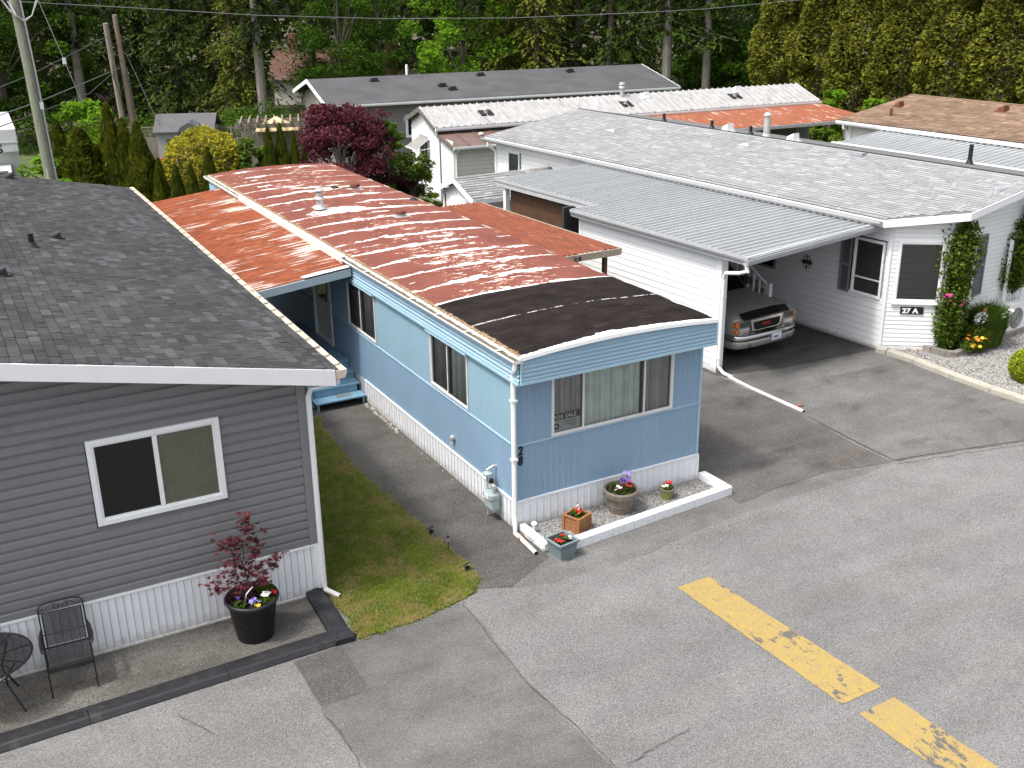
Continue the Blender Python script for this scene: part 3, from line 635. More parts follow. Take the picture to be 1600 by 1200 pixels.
# lawn: low soil bed + grass tufts
LAWN = [(-3.38, 6.3), (-1.16, 6.2), (-1.35, 5.0), (-1.40, 3.42), (-1.32, 1.8), (-1.26, .6), (-1.15, -.62), (-1.2, -1.06), (-1.45, -1.36), (-2.0, -1.5), (-2.5, -1.62), (-3.36, -1.63), (-3.3, -1.0), (-3.38, -.2)]
lp = densify(LAWN, .15, .02, 9); b = MB(); b.slab(lp, -.05, .014); struct('lawn_bed', b, MT['turf'])
def inpoly(x, y, P):
    c = False; j = len(P)-1
    for i in range(len(P)):
        if (P[i][1] > y) != (P[j][1] > y) and x < (P[j][0]-P[i][0])*(y-P[i][1])/(P[j][1]-P[i][1])+P[i][0]: c = not c
        j = i
    return c
g = random.Random(11); b = MB()
for _ in range(44000):
    x, y = g.uniform(-3.5, -1.05), -1.75+8.1*g.random()**1.25
    if not inpoly(x+g.gauss(0, .03), y+g.gauss(0, .03), lp) or noise.noise(Vector((x*2.3, y*2.3, 4)))+g.random()*.6 < -.28: continue
    h = g.uniform(.018, .045); a = g.uniform(0, 6.28); tn = g.random()
    for k in range(3):
        a2 = a+k*2.1+g.uniform(-.5, .5); dx, dy = math.cos(a2), math.sin(a2); w = g.uniform(.004, .008); r = g.uniform(.01, .04)
        b.add([(x-dy*w, y+dx*w, .008), (x+dy*w, y-dx*w, .008), (x+dx*r, y+dy*r, h+.012)], ((0, 1, 2),), min(1, max(0, tn+g.uniform(-.2, .2))))
b.build('lawn', MT['grass'], kind='stuff')

# scattered bits of leaf and grit on the paving
g = random.Random(77); b = MB()
for _ in range(420):
    k = g.random()
    if k < .35: x, y = g.uniform(-1.2, 4.4), g.uniform(-1.9, -.95)
    elif k < .55: x, y = g.uniform(-.9, -.15), g.uniform(-.8, 6)
    elif k < .8: x, y = g.uniform(3.9, 11.3), g.uniform(-1.8, 2.5)
    else: x, y = g.uniform(-4.2, 8), g.uniform(-6.5, -1.6)
    s = g.uniform(.006, .02); a = g.uniform(0, 6.28); c, sn = math.cos(a)*s, math.sin(a)*s
    b.add([(x-c, y-sn, .019), (x+sn*.5, y-c*.5, .026), (x+c, y+sn, .02), (x-sn*.5, y+c*.5, .028)], ((0, 1, 2), (0, 2, 3)))
b.build('leaf_litter', pbr('leaf_litter', (.16, .115, .06), .9, var=.5, vs=7), kind='stuff')
# ================================================================ the blue mobile home
HOME = thing('mobile_home', 'blue metal mobile home number 28 with a rusty red curved roof, tarred at the front', 'mobile home')
W, LEN, SK, SEAM, WT = 3.66, 18.2, .508, 1.488, 2.63
FF = frame4((0, 0, 0), (1, 0, 0), (0, 0, 1)); FS = frame4((0, LEN, 0), (0, -1, 0), (0, 0, 1))   # front; left side (u = LEN - y)
U = lambda y: LEN-y
b = MB(); b.box(.45, W-.3, .45, LEN-.2, .02, 2.9); b.build('interior', MT['darkcore'], HOME)
b = MB(); b.box(.02, W-.02, LEN-.06, LEN-.02, 0.02, 2.9); b.box(W-.06, W-.004, .03, LEN-.03, SK, 2.95); b.box(.004, .4, LEN-.05, LEN, .5, 3.0); b.build('rear_wall', MT['blue'], HOME)
hw = (.667, 3.058, 1.508, 2.60)
hs_ = [(U(7.233), U(5.698), 1.542, 2.557), (U(3.098), U(1.602), 1.542, 2.557), (U(9.55), U(8.30), .70, 2.45)]
x = 0
while x < W-.01:     # front sheets
    x2 = min(W, x+1.22); b = MB(); ribsheet(b, FF, x, x2-.002, SEAM+.012, WT+.05, .112, .02, .007, [hw]); b.build('siding_panel', MT['blue'], HOME)
    b = MB(); ribsheet(b, FF, x, x2-.002, SK, SEAM-.012, .112, .02, .007); b.build('siding_panel', MT['blue'], HOME); x = x2
x = 0
while x < LEN-.01:   # side sheets
    x2 = min(LEN, x+1.22); b = MB(); ribsheet(b, FS, x, x2-.002, SEAM+.012, WT+.05, .082, .014, .005, hs_); b.build('siding_panel', MT['bluepale'], HOME)
    b = MB(); ribsheet(b, FS, x, x2-.002, SK, SEAM-.012, .082, .014, .005, hs_[2:]); b.build('siding_panel', MT['blue'], HOME); x = x2
b = MB()
pr = [(-.014, 0), (-.012, .016), (-.004, .018), (.004, .010), (.014, .010), (.016, 0)]
b.prism(pr, lambda z, n: (0.0, -n, SEAM+z), lambda z, n: (W, -n, SEAM+z)); b.prism(pr, lambda z, n: (-n, 0, SEAM+z), lambda z, n: (-n, 8.3, SEAM+z))
b.build('seam_moulding', MT['bluefascia'], HOME)
b = MB(); b.box(-.012, .035, -.012, .035, SK, WT+.05); b.build('corner_trim', MT['bluetrim'], HOME); b = MB(); b.box(W-.03, W+.012, -.012, .03, SK, WT+.05); b.build('corner_trim', MT['bluetrim'], HOME)
# windows
EX = [(.03, .60, MT['curtaind'], .018), (.64, 1.33, MT['curtain'], .024), (1.33, 1.76, MT['curtain'], .022), (1.84, 2.34, MT['curtaind'], .01)]
fw_ = window(HOME, frame4((.667, 0, 1.508), (1, 0, 0), (0, 0, 1)), 2.391, 1.06, (.60, 1.80), .035, .022, MT['alu'], inner=EX, label='wide three pane front window with curtains')
b = MB()
for i in range(80): b.box(.69+i*.0295, .697+i*.0295, -.026, -.020, 1.513, 1.52)
b.build('frame_screws', MT['galv'], fw_, kind='stuff')
for y0, dark in ((7.233, 1), (3.098, 0)):
    wl = 1.535 if y0 > 5 else 1.496
    F = frame4((0, y0, 1.542), (0, -1, 0), (0, 0, 1))
    wn = window(HOME, F, wl, 1.015, (wl*.47,), .035, .022, MT['alu'], inner=[(.04, wl*.34, MT['curtaind'], .012), (wl*.52, wl-.05, MT['curtain'] if not dark else MT['curtaind'], .014)])
    b = MB(); b.add([F@Vector(p) for p in ((-.05, 1.04, .0), (wl+.06, 1.04, 0), (wl+.06, 1.03, .075), (-.05, 1.03, .075), (-.05, 1.025, .0), (wl+.06, 1.025, 0), (wl+.06, 1.005, .078), (-.05, 1.005, .078))], ((0, 1, 2, 3), (7, 6, 5, 4), (3, 2, 6, 7), (0, 3, 7, 4), (1, 5, 6, 2)))
    b.build('drip_cap', MT['bluetrim'], wn)
# entrance door under the porch roof
FD = frame4((0, 9.50, .70), (0, -1, 0), (0, 0, 1)); b = MB()
b.box(0, 1.16, 0, .05, -.05, .03, X=FD); b.box(0, 1.16, 1.70, 1.76, -.05, .03, X=FD); b.box(0, .06, .05, 1.7, -.05, .03, X=FD); b.box(1.1, 1.16, .05, 1.7, -.05, .03, X=FD)
dr = b.build('door', MT['white'], HOME); b = MB(); b.box(.06, 1.1, .05, 1.7, -.05, -.02, X=FD); lf = b.build('door_leaf', MT['white'], dr)
b = MB(); b.box(.3, .86, .95, 1.6, -.018, -.010, X=FD); b.build('door_window', MT['darkglass'], dr)
b = MB(); b.box(.95, .98, .75, .9, -.02, .03, X=FD); b.build('door_handle', MT['galv'], dr)
# fascia bands: horizontal corrugation
def bandprof(n, h, d):
    p = []
    for i in range(n): z = h*i/n; p += [(z, 0), (z+h/n*.22, d), (z+h/n*.5, d*1.0), (z+h/n*.72, 0)]
    return p+[(h, 0)]
pr = bandprof(6, .40, .016)
b = MB()
def rz(x): return 3.065+.09*(1-((x-1.83)/1.88)**2)
N = 40
prf = []
for r_ in range(10):
    z = 2.66+r_*.067; prf += [(z, 0), (z+.015, .016), (z+.034, .016), (z+.049, 0)]
for i in range(N):
    xa, xb = -.03+3.74*i/N, -.03+3.74*(i+1)/N
    ta, tb = max(3.055, rz(xa)-.012), max(3.055, rz(xb)-.012)
    for (z0, n0), (z1, n1) in zip(prf, prf[1:]):
        if z0 >= max(ta, tb): break
        b.quad((xa, -.27-n0, min(z0, ta)), (xb, -.27-n0, min(z0, tb)), (xb, -.27-n1, min(z1, tb)), (xa, -.27-n1, min(z1, ta)))
b.quad((-.03, -.27, 2.66), (-.03, 0, 2.66), (-.03, 0, 3.05), (-.03, -.27, 3.05)); b.quad((3.71, -.27, 2.66), (3.71, -.27, 3.05), (3.71, 0, 3.05), (3.71, 0, 2.66))
b.quad((-.03, -.27, 2.66), (3.71, -.27, 2.66), (3.71, .01, 2.655), (-.03, .01, 2.655))
b.build('front_fascia', MT['bluefascia'], HOME)
b = MB(); b.box(-.04, 3.72, -.30, -.262, 2.615, 2.66); b.box(-.045, -.018, -.294, -.26, 2.64, 3.05); b.box(3.695, 3.722, -.294, -.26, 2.64, 3.05)
b.build('fascia_trim', MT['bluetrim'], HOME)
b = MB(); pr = bandprof(5, .36, .013)
for (z0, n0), (z1, n1) in zip(pr, pr[1:]): b.quad((-.055-n0, LEN, 2.64+z0), (-.055-n0, -.26, 2.64+z0), (-.055-n1, -.26, 2.64+z1), (-.055-n1, LEN, 2.64+z1))
b.quad((-.055, LEN, 2.64), (0, LEN, 2.64), (0, -.26, 2.64), (-.055, -.26, 2.64)); b.build('side_fascia', MT['bluefascia'], HOME)
b = MB(); b.box(-.085, -.04, -.26, LEN, 2.60, 2.64); b.build('fascia_trim', MT['bluetrim'], HOME)
# curved roof
b = MB(); NX, NY = 26, 150; g = random.Random(4); P = []
for j in range(NY+1):
    y = -.30+(LEN+.42)*j/NY
    for i in range(NX+1):
        x = -.03+3.75*i/NX; dz = .012*noise.noise(Vector((x*1.3, y*1.7, 0)))
        P.append((x, y, rz(x)+dz))
b.add(P, [(j*(NX+1)+i, j*(NX+1)+i+1, (j+1)*(NX+1)+i+1, (j+1)*(NX+1)+i) for j in range(NY) for i in range(NX)])
e = MB(); b.build('roof', MT['bigroof'], HOME, smooth=True)
b = MB(); b.box(-.03, 3.72, -.255, LEN+.12, 2.99, 3.03)
for (y) in (LEN+.12,):
    pts = [(-.03, 3.0)]+[(-.03+3.75*i/NX, rz(-.03+3.75*i/NX)-.004) for i in range(NX+1)]+[(3.72, 3.0)]
    b.poly([(p[0], y, p[1]) for p in (pts if y > 0 else pts)])
b.box(3.70, 3.722, -.30, LEN+.12, 2.95, 3.062); b.box(-.034, -.015, -.30, LEN+.12, 2.97, 3.062); b.build('roof_edge', MT['gutterw'], HOME)
# white sealed front lip, uneven
b = MB(); g = random.Random(8); prev = None
for i in range(61):
    x = -.03+3.75*i/60; wd = .05+.09*max(0, 1-abs(x-1.7)/1.9)+g.uniform(-.012, .02)+(.05 if 1.4 < x < 1.75 else 0); cur = (x, rz(x), wd)
    if prev:
        xa, za, wa = prev; b.quad((xa, -.318, za-.05), (x, -.318, cur[1]-.05), (x, -.312, cur[1]+.008), (xa, -.312, za+.008)); b.quad((xa, -.312, za+.008), (x, -.312, cur[1]+.008), (x, -.31+wd, cur[1]+.016), (xa, -.31+wa, za+.016))
    prev = cur
b.build('roof_lip', MT['white'], HOME)
# rough crust along the left eave
b = MB(); g = random.Random(12); y = -.2
while y < LEN:
    s = g.uniform(.012, .03); b.box(-.03-s*.2, -.018+s*.3, y, y+s*1.6, 3.05, 3.062+s*.4); y += s*2+g.uniform(0, .03)
b.build('eave_crust', pbr('eave_moss', (.24, .15, .065), .95, var=.5, vs=9, dirt=(.42, .35, .26), dirt_amt=.7), HOME, kind='stuff')
gutter(HOME, (-.05, -.30, 3.035), (-.05, 7.1, 3.035), (-1, 0, 0), .115, .05, MT['gutterw'], MT['gutterin'], strap=1.1, deep=.5)
gutter(HOME, (-.05, 14.9, 3.04), (-.05, LEN+.2, 3.04), (-1, 0, 0), .10, .085, MT['gutterw'], MT['gutterin'])
b = MB(); b.box(-.12, -.035, 7.1, 14.9, 2.90, 3.025); b.quad((-.125, 7.1, 3.028), (-.03, 7.1, 3.045), (-.03, 14.9, 3.045), (-.125, 14.9, 3.028)); b.build('flashing', pbr('flashing_white', (.58, .57, .54), .7, var=.1, dirt=(.4, .28, .18), dirt_amt=.6, vs=5), HOME)
# downspout at the front left corner and a loose end on the ground
b = MB(); rect_pipe(b, [(-.10, -.22, 2.97), (-.10, -.2, 2.86), (-.05, -.05, 2.72), (-.05, -.05, .3), (-.08, -.12, .05)]); b.build('downspout', MT['white'], HOME)
b = MB(); b.box(-.10, 0, -.10, -.012, 2.28, 2.31); b.box(-.10, 0, -.10, -.012, 1.28, 1.31); b.build('downspout_strap', MT['white'], HOME)
# skirting
skirting(HOME, FF, 0, W, SK, .13, MT['skirt'])
skirting(HOME, frame4((0, 6.5, 0), (0, -1, 0), (0, 0, 1)), 0, 6.5, SK, .13, MT['skirt'])
b = MB(); b.box(-.012, 0, 6.5, LEN, 0, SK); b.box(W, W+.012, 0, LEN, 0, SK); b.box(.03, W-.03, .012, .03, 0, SK); b.box(.012, .03, .03, LEN, 0, SK); b.build('skirting_backing', MT['vback'], HOME)
b = MB(); b.box(-.02, W+.02, -.03, .0, SK-.014, SK+.012); b.box(-.03, 0, .0, 6.5, SK-.014, SK+.012); b.box(-.03, .012, -.03, .02, 0, SK-.016); b.box(W-.01, W+.03, -.03, .02, 0, SK-.016); b.build('skirting_rail', MT['white'], HOME)
b = MB(); b.box(.04, W-.04, -.035, -.018, .0, .022); b.build('skirting_base', MT['black'], HOME)
FN = lambda x, z: frame4((x, -.015, z), (1, 0, 0), (0, 0, 1))
text('house_number', '2', .21, MT['black'], HOME, FN(.045, 1.325), .006, .006, .15, .8); text('house_number', '8', .21, MT['black'], HOME, FN(.040, 1.15), .006, .006, .15, .8)
# for sale notice behind the left pane
SG = thing('for_sale_sign', 'dark grey FOR SALE notice standing inside the lower left of the front window', 'sign', (.72, .035, 1.56))
FZ = lambda x, z, y=-.006: frame4((x, y, z), (1, 0, 0), (0, 0, 1))
b = MB(); b.box(-.01, .51, 0, .008, 0, .30); b.build('board', pbr('sign_grey', (.55, .55, .56), .6), SG)
b = MB(); b.box(-.01, .51, -.004, 0, .19, .30); b.build('header', pbr('sign_dark', (.035, .035, .04), .5), SG)
text('lettering', 'FOR SALE', .098, MT['fl_white'], SG, FZ(0.0, .21), .002, .002, 0, 1.05)
b = MB(); b.lathe([(.055, 0), (.055, .003), (.03, .003), (.03, 0)], n=20, cap=False); o = b.build('logo', pbr('sign_logo', (.03, .03, .035), .5), SG); o.rotation_euler = (R(90), 0, 0); o.location = (.06, 0, .085)
b = MB(); b.box(.22, .44, -.003, 0, .135, .150); b.box(.26, .44, -.003, 0, .085, .097); b.box(.30, .44, -.003, 0, .06, .068); b.build('small_print', MT['shutter'], SG)
# things on the roof
FL = thing('flue_vent', 'tall galvanised flue with a round cap on the curved rusty roof', 'flue', (.95, 11.4, 3.18))
b = MB(); b.lathe([(.16, 0), (.13, .04), (.085, .1), (.085, .22)], n=18); b.build('flashing', MT['galv'], FL, smooth=False)
b = MB(); b.lathe([(.078, .2), (.078, .4)], n=18); b.build('pipe', MT['galv'], FL); b = MB(); b.lathe([(.125, .23), (.13, .25), (.09, .29)], n=18); b.build('collar', MT['galv'], FL)
b = MB(); b.lathe([(.055, .4), (.055, .43)], n=12); b.build('neck', MT['black'], FL); b = MB(); b.lathe([(.115, .43), (.12, .445), (.06, .49), (.01, .5)], n=18); b.build('cap', MT['galv'], FL)
for (x, y, r, h, lb) in ((2.66, 13.5, .13, .12, 'low round rust red vent cap near the far right edge of the curved roof'), (2.33, 9.7, .13, .10, 'low round rust red vent cap halfway along the curved roof')):
    t = thing('roof_vent', lb, 'vent', (x, y, rz(x)-.005)); b = MB(); b.lathe([(r*.8, 0), (r*.72, h*.6)], n=16); b.build('neck', MT['galv'], t); b = MB(); b.lathe([(r*1.0, h*.6), (r*1.05, h*.75), (r*.95, h*1.25), (r*.3, h*1.45)], n=18); b.build('cap', MT['rustpipe'], t)
    b = MB(); b.box(-r*1.5, r*1.5, -r*1.5, r*1.5, -.02, .012); b.build('base_plate', MT['galv'], t)
t = thing('board_patch', 'pale wooden board scraps and a black hatch on the far part of the curved roof', 'boards', (2.25, 13.95, rz(2.25)))
b = MB(); b.box(-.42, -.10, -.1, .1, 0, .02); b.build('board', pbr('pale_board', (.5, .42, .33), .8), t); b = MB(); b.box(.08, .42, -.16, .04, 0, .02); b.build('board', bpy.data.materials['pale_board'], t); b = MB(); b.box(-.10, .08, -.14, .12, 0, .028); b.build('hatch', MT['black'], t)
t = thing('roof_vent', 'small black tarred vent at the right edge of the curved roof beside the canopy', 'vent', (3.5, 11.6, rz(3.5))); b = MB(); b.lathe([(.12, 0), (.08, .04), (.05, .06)], n=10); b.build('cap', MT['black'], t)

# gas meter
GM = thing('gas_meter', 'grey gas meter with regulator and pipes on the white skirting of the blue home', 'gas meter', (-.16, .55, 0))
gm = pbr('meter_grey', (.30, .36, .37), .5, var=.08, dirt=(.2, .17, .13), dirt_amt=.3)
b = MB(); b.box(-.07, .09, -.14, .14, .20, .46); b.box(-.085, .095, -.155, .155, .38, .50); b.build('meter_body', gm, GM, bevel=.03)
b = MB(); b.box(-.09, -.07, -.07, .07, .40, .48); b.build('dial', MT['plate'], GM)
b = MB(); b.tube([(.0, -.1, .5), (.0, -.1, .62), (.02, -.02, .66), (.02, .06, .66), (0, .12, .62)], .022, 8); b.tube([(0, .12, .66), (0, .12, .02)], .02, 8); b.tube([(0, .12, .62), (.0, .12, .85), (.1, .1, .9), (.2, .1, .88)], .022, 8); b.tube([(0, -.16, .64), (.0, -.06, .64)], .03, 8); b.build('pipes', MT['galv'], GM)
b = MB(); b.lathe([(.03, -.05), (.085, -.02), (.085, .02), (.03, .05)], (0, .1, .78), 14); b.build('regulator', gm, GM); b = MB(); b.lathe([(.04, -.03), (.04, .04)], (0, -.02, .70), 10); b.build('valve', MT['black'], GM)
b = MB(); b.box(.14, .148, .08, .3, .36, .56); b.build('access_plate', MT['galv'], GM)
t = thing('hose_bib', 'small round vent outlet on the blue side wall below the nearer side window', 'wall outlet', (-.03, 2.23, .80)); b = MB(); b.lathe([(.05, -.02), (.055, .03), (.03, .05)], n=12); o = b.build('hood', MT['galv'], t); o.rotation_euler = (0, R(-90), 0)
b = MB(); b.box(-.03, .0, -.02, .02, -.13, -.02); b.build('flap', MT['alu'], t)
# steps to the door
ST = thing('front_steps', 'blue painted wooden steps rising to the covered door of the blue home', 'steps')
for k, (ya, z) in enumerate(((6.42, .20), (6.74, .38), (7.04, .54))):
    b = MB(); b.box(-1.13+.03*k, -.03, ya, ya+.33, z-.035, z); b.build('tread', MT['bluewood'], ST, bevel=.006)
    if k: b = MB(); b.box(-1.10+.03*k, -.04, ya+.02, ya+.04, z-.18, z-.036); b.build('riser', MT['bluewood'], ST)
b = MB(); b.box(-1.0, -.04, 7.36, 7.38, .545, .655); b.build('riser', MT['bluewood'], ST)
b = MB(); b.box(-3.0, -.03, 7.34, 10.5, .66, .70); b.build('landing', MT['bluewood'], ST)
b = MB(); b.box(-1.10, -1.05, 6.47, 6.52, -.03, .165); b.build('leg', MT['bluewood'], ST); b = MB(); b.box(-.10, -.05, 6.47, 6.52, -.03, .165); b.build('leg', MT['bluewood'], ST)
b = MB(); b.box(-1.12, -1.05, 6.76, 10.4, 0, .34); b.box(-.10, -.05, 6.76, 7.3, 0, .34); b.box(-1.0, -.1, 7.4, 7.44, 0, .65); b.build('stringer', MT['bluewood'], ST)
b = MB(); b.box(-.62, -.30, 6.55, 6.68, .201, .204); b.build('tread_wear', pbr('worn_tread', (.22, .20, .17), .9, var=.3), ST)
t = thing('door_mat', 'brown doormat on the blue landing in front of the shaded door', 'doormat', (-.55, 8.75, .705)); b = MB(); b.box(-.3, .3, -.45, .45, 0, .015); b.build('mat', MT['woodg'], t)
# porch roof
PR = thing('porch_roof', 'orange rust streaked corrugated porch roof between the grey and the blue home', 'porch roof')
xh, zh, xl, zl = -.10, 2.90, -3.0, 2.60; y = 6.70; sl_ = (zl-zh)/(xl-xh)
while y < 16.4:
    b = MB(); pts = []; k = 0
    for j in range(4):
        for dy, dz in ((0, 0), (.035, .022), (.06, .022), (.095, 0)): pts.append((y+j*.15+dy, dz))
    pts.append((y+.60, 0))
    for (ya, da), (yb, db) in zip(pts, pts[1:]):
        b.quad((xl, ya, zl+da), (xl, yb, zl+db), (xh, yb, zh+db), (xh, ya, zh+da))
    b.build('roof_panel', MT['porchroof'], PR); y += .60
b = MB(); b.add([(xh, 6.66, zh-.012), (xl, 6.66, zl-.012), (xl, 6.66, zl-.17), (xh, 6.66, zh-.17), (xh, 6.71, zh-.012), (xl, 6.71, zl-.012), (xl, 6.71, zl-.17), (xh, 6.71, zh-.17)], ((0, 1, 2, 3), (7, 6, 5, 4), (0, 4, 5, 1), (3, 2, 6, 7), (0, 3, 7, 4), (1, 5, 6, 2)))
b.build('front_beam', pbr('pale_blue_beam', (.34, .42, .46), .7, var=.08, dirt=(.3, .3, .27), dirt_amt=.3), PR)
for yy in (8.5, 10.5, 12.5, 14.5): b = MB(); b.box(xl, xh, yy, yy+.06, zl-.1, zl-.02); b.build('rafter', MT['woodg'], PR)
b = MB(); b.box(xl, xl+.08, 6.72, 6.80, 0, zl-.1); b.box(xl, xl+.08, 12, 12.08, 0, zl-.1); b.build('post', MT['white'], PR)
b = MB(); b.add([(xh+.0, 6.66, zh+.03), (-1.1, 6.66, zl+.23), (-1.12, 6.82, zl+.23), (xh, 6.82, zh+.035)], ((0, 1, 2, 3),)); b.build('flashing', MT['white'], PR)
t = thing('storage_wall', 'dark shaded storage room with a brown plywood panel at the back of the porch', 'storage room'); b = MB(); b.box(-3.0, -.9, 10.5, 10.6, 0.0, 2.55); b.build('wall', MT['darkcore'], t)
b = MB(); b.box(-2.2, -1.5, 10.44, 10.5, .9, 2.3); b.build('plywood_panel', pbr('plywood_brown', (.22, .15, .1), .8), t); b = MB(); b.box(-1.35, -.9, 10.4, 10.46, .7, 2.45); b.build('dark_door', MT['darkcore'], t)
b = MB()
for k in range(6): b.lathe([(.03, 0), (.045, .03), (.02, .06)], (-1.32+.22*(k % 2), 10.36, 1.25+.2*(k//2)), 8)
b.build('hooks', MT['galv'], t)
# stakes of white laths leaning
t = thing('white_laths', 'two white laths leaning on the dark porch beside the grey eave', 'laths', (-1.75, 8.6, .7)); b = MB(); b.tube([(0, 0, 0), (-.12, .3, 1.35)], .02, 4); b.build('lath', MT['white'], t); b = MB(); b.tube([(.12, 0, 0), (-.02, .25, 1.3)], .02, 4); b.build('lath', MT['white'], t)

# right hand canopy
CN = thing('side_canopy', 'flat brown rusted side canopy with dark characters on its beige front edge', 'canopy')
zc = 2.66; a0, a1 = Vector((3.62, 6.0, zc)), Vector((6.05, 6.03, zc)); b0, b1 = Vector((3.62, 12.2, zc+.02)), Vector((5.72, 12.2, zc+.02)); n = 9
for k in range(n):
    p, q = a0.lerp(a1, k/n), a0.lerp(a1, (k+1)/n); r, s = b0.lerp(b1, k/n), b0.lerp(b1, (k+1)/n); b = MB(); up = Vector((0, 0, .025))
    st = [(0, 0), (.08, 1), (.16, 1), (.24, 0), (.5, 0), (.58, 1), (.66, 1), (.74, 0), (1, 0)]
    for (ta, ha), (tb, hb) in zip(st, st[1:]): b.quad(p.lerp(q, ta)+up*ha, p.lerp(q, tb)+up*hb, r.lerp(s, tb)+up*hb, r.lerp(s, ta)+up*ha)
    b.build('roof_panel', MT['canopyroof'], CN)
bg_ = pbr('beige_fascia', (.33, .28, .21), .7, var=.12, vs=5, dirt=(.2, .12, .06), dirt_amt=.4)
fascia(CN, a0+Vector((0, -.02, .0)), a1+Vector((.02, -.02, .0)), .15, .04, (0, -1, 0), bg_, 'front_fascia'); fascia(CN, a1+Vector((.03, -.03, 0)), b1+Vector((.03, 0, 0)), .13, .03, (1, 0, 0), bg_, 'side_fascia')
text('number', '2 B', .135, MT['black'], CN, frame4((4.80, 5.935, zc-.135), (1, 0, 0), (0, 0, 1)), .004, .003, .1, 1.05)
for p in ((5.85, 6.3), (5.6, 11.9), (5.7, 9.1)): b = MB(); b.box(p[0]-.045, p[0]+.045, p[1]-.045, p[1]+.045, 0, zc-.01); b.build('post', MT['brown'], CN)
t = thing('storage_shed', 'dark brown shed tucked under the rusty side canopy', 'shed'); b = MB(); b.box(3.9, 5.2, 6.9, 11.8, 0, 2.5); b.build('wall', MT['brown'], t); b = MB(); b.box(4.3, 5.0, 6.86, 6.9, .02, 2.1); b.build('door', MT['woodg'], t)

# white planter curb with gravel
CB = thing('planter_curb', 'low white painted block curb round the gravel bed under the front window', 'planter curb')
def seg(p, q, w, h, nm='curb_block', div=1, ins=1):
    P, Q = Vector((*p, 0)), Vector((*q, 0)); d = (Q-P).normalized(); n = Vector((-d.y, d.x, 0)); L = (Q-P).length
    for k in range(div):
        b = MB(); o = P+d*(L*k/div); X = Matrix((d, n, Vector((0, 0, 1)))).transposed().to_4x4(); X.translation = o
        b.box(0, L/div-.006, 0, w, -.06, h, X=X); b.build(nm, MT['curbw'], CB, bevel=.012)
seg((.40, -1.03), (3.86, -.77), .15, .155, div=8)
seg((3.855, -.610), (3.84, -.02), .15, .153, div=2)
seg((.04, -.84), (.02, -.06), -.11, .13, div=2)
b = MB(); b.slab([(.0, -.04), (3.7, -.04), (3.72, -.64), (.45, -.92), (.1, -.85)], -.03, .035); b.build('gravel_bed', MT['gravel'], kind='structure')
g = random.Random(21); b = MB()
def stone(b, x, y, z, s, g, tn=None):
    v = []; q = g.uniform(0, 3)
    for k in range(5): a = q+k*1.256; v.append((x+math.cos(a)*s*g.uniform(.7, 1.1), y+math.sin(a)*s*g.uniform(.7, 1.1), z+g.uniform(-.2, .3)*s))
    v.append((x+g.uniform(-.3, .3)*s, y+g.uniform(-.3, .3)*s, z+s*g.uniform(.5, .9))); b.add(v, [(k, (k+1) % 5, 5) for k in range(5)], g.random() if tn is None else tn)
for _ in range(5200):
    x, y = g.uniform(.02, 3.72), g.uniform(-.92, -.045)
    if y < -.9+.075*x: continue
    stone(b, x, y, .036, g.uniform(.010, .022), g)
b.build('gravel', MT['gravel'], kind='stuff')
# pale rocks along the side skirting
g = random.Random(5); t = thing('edging_rocks', 'row of small pale rocks at the foot of the side skirting', 'rocks'); y = 2.2
rm = []
for k in range(4):
    b = MB(); v = [(math.cos(a*1.05)*(.05+.015*g.random()), math.sin(a*1.05)*(.05+.015*g.random()), -.02) for a in range(6)]; v += [(p[0]*.6, p[1]*.6, .035+.02*g.random()) for p in v]
    b.add(v, [(i, (i+1) % 6, (i+1) % 6+6, i+6) for i in range(6)]+[tuple(range(6, 12))]); rm.append(b.mesh('rock', MT['rock']))
while y < 6.35:
    inst('rock', g.choice(rm), t, (-.07+g.uniform(-.025, .02), y, -.015), (0, 0, g.uniform(0, 6)), (g.uniform(.7, 1.2)*(1 if y > 4.6 else .5),)*3); y += g.uniform(.07, .12) if y > 4.6 else g.uniform(.16, .5)
t = thing('brick', 'worn red brick lying on the white curb by the downspout foot', 'brick', (-.10, -.30, 0.0), R(80)); b = MB(); b.box(-.11, -.005, -.04, .04, 0, .07); b.build('brick_half', MT['brickc'], t, bevel=.012); b = MB(); b.box(.005, .10, -.045, .04, 0, .068); b.build('brick_half', MT['brickc'], t, bevel=.012)
t = thing('downspout_extension', 'loose white drain pipe lying beside the planter curb', 'drain pipe'); b = MB(); b.tube([(-.11, -.16, .05), (-.12, -.86, .03)], .036, 12, cap=False); b.build('pipe', MT['white'], t); b = MB(); b.lathe([(.030, 0), (.030, .004)], n=12); o = b.build('opening', MT['black'], t); o.location = (-.12, -.858, .03); o.rotation_euler = (R(90), 0, 0)
t = thing('white_cleanout', 'small white capped pipe stub in the gravel corner', 'pipe stub', (.18, -.28, .03)); b = MB(); b.lathe([(.02, 0), (.02, .16)], n=8); b.build('pipe', MT['white'], t); b = MB(); b.lathe([(.05, .16), (.05, .18), (.03, .2)], n=12); b.build('cap', MT['white'], t)
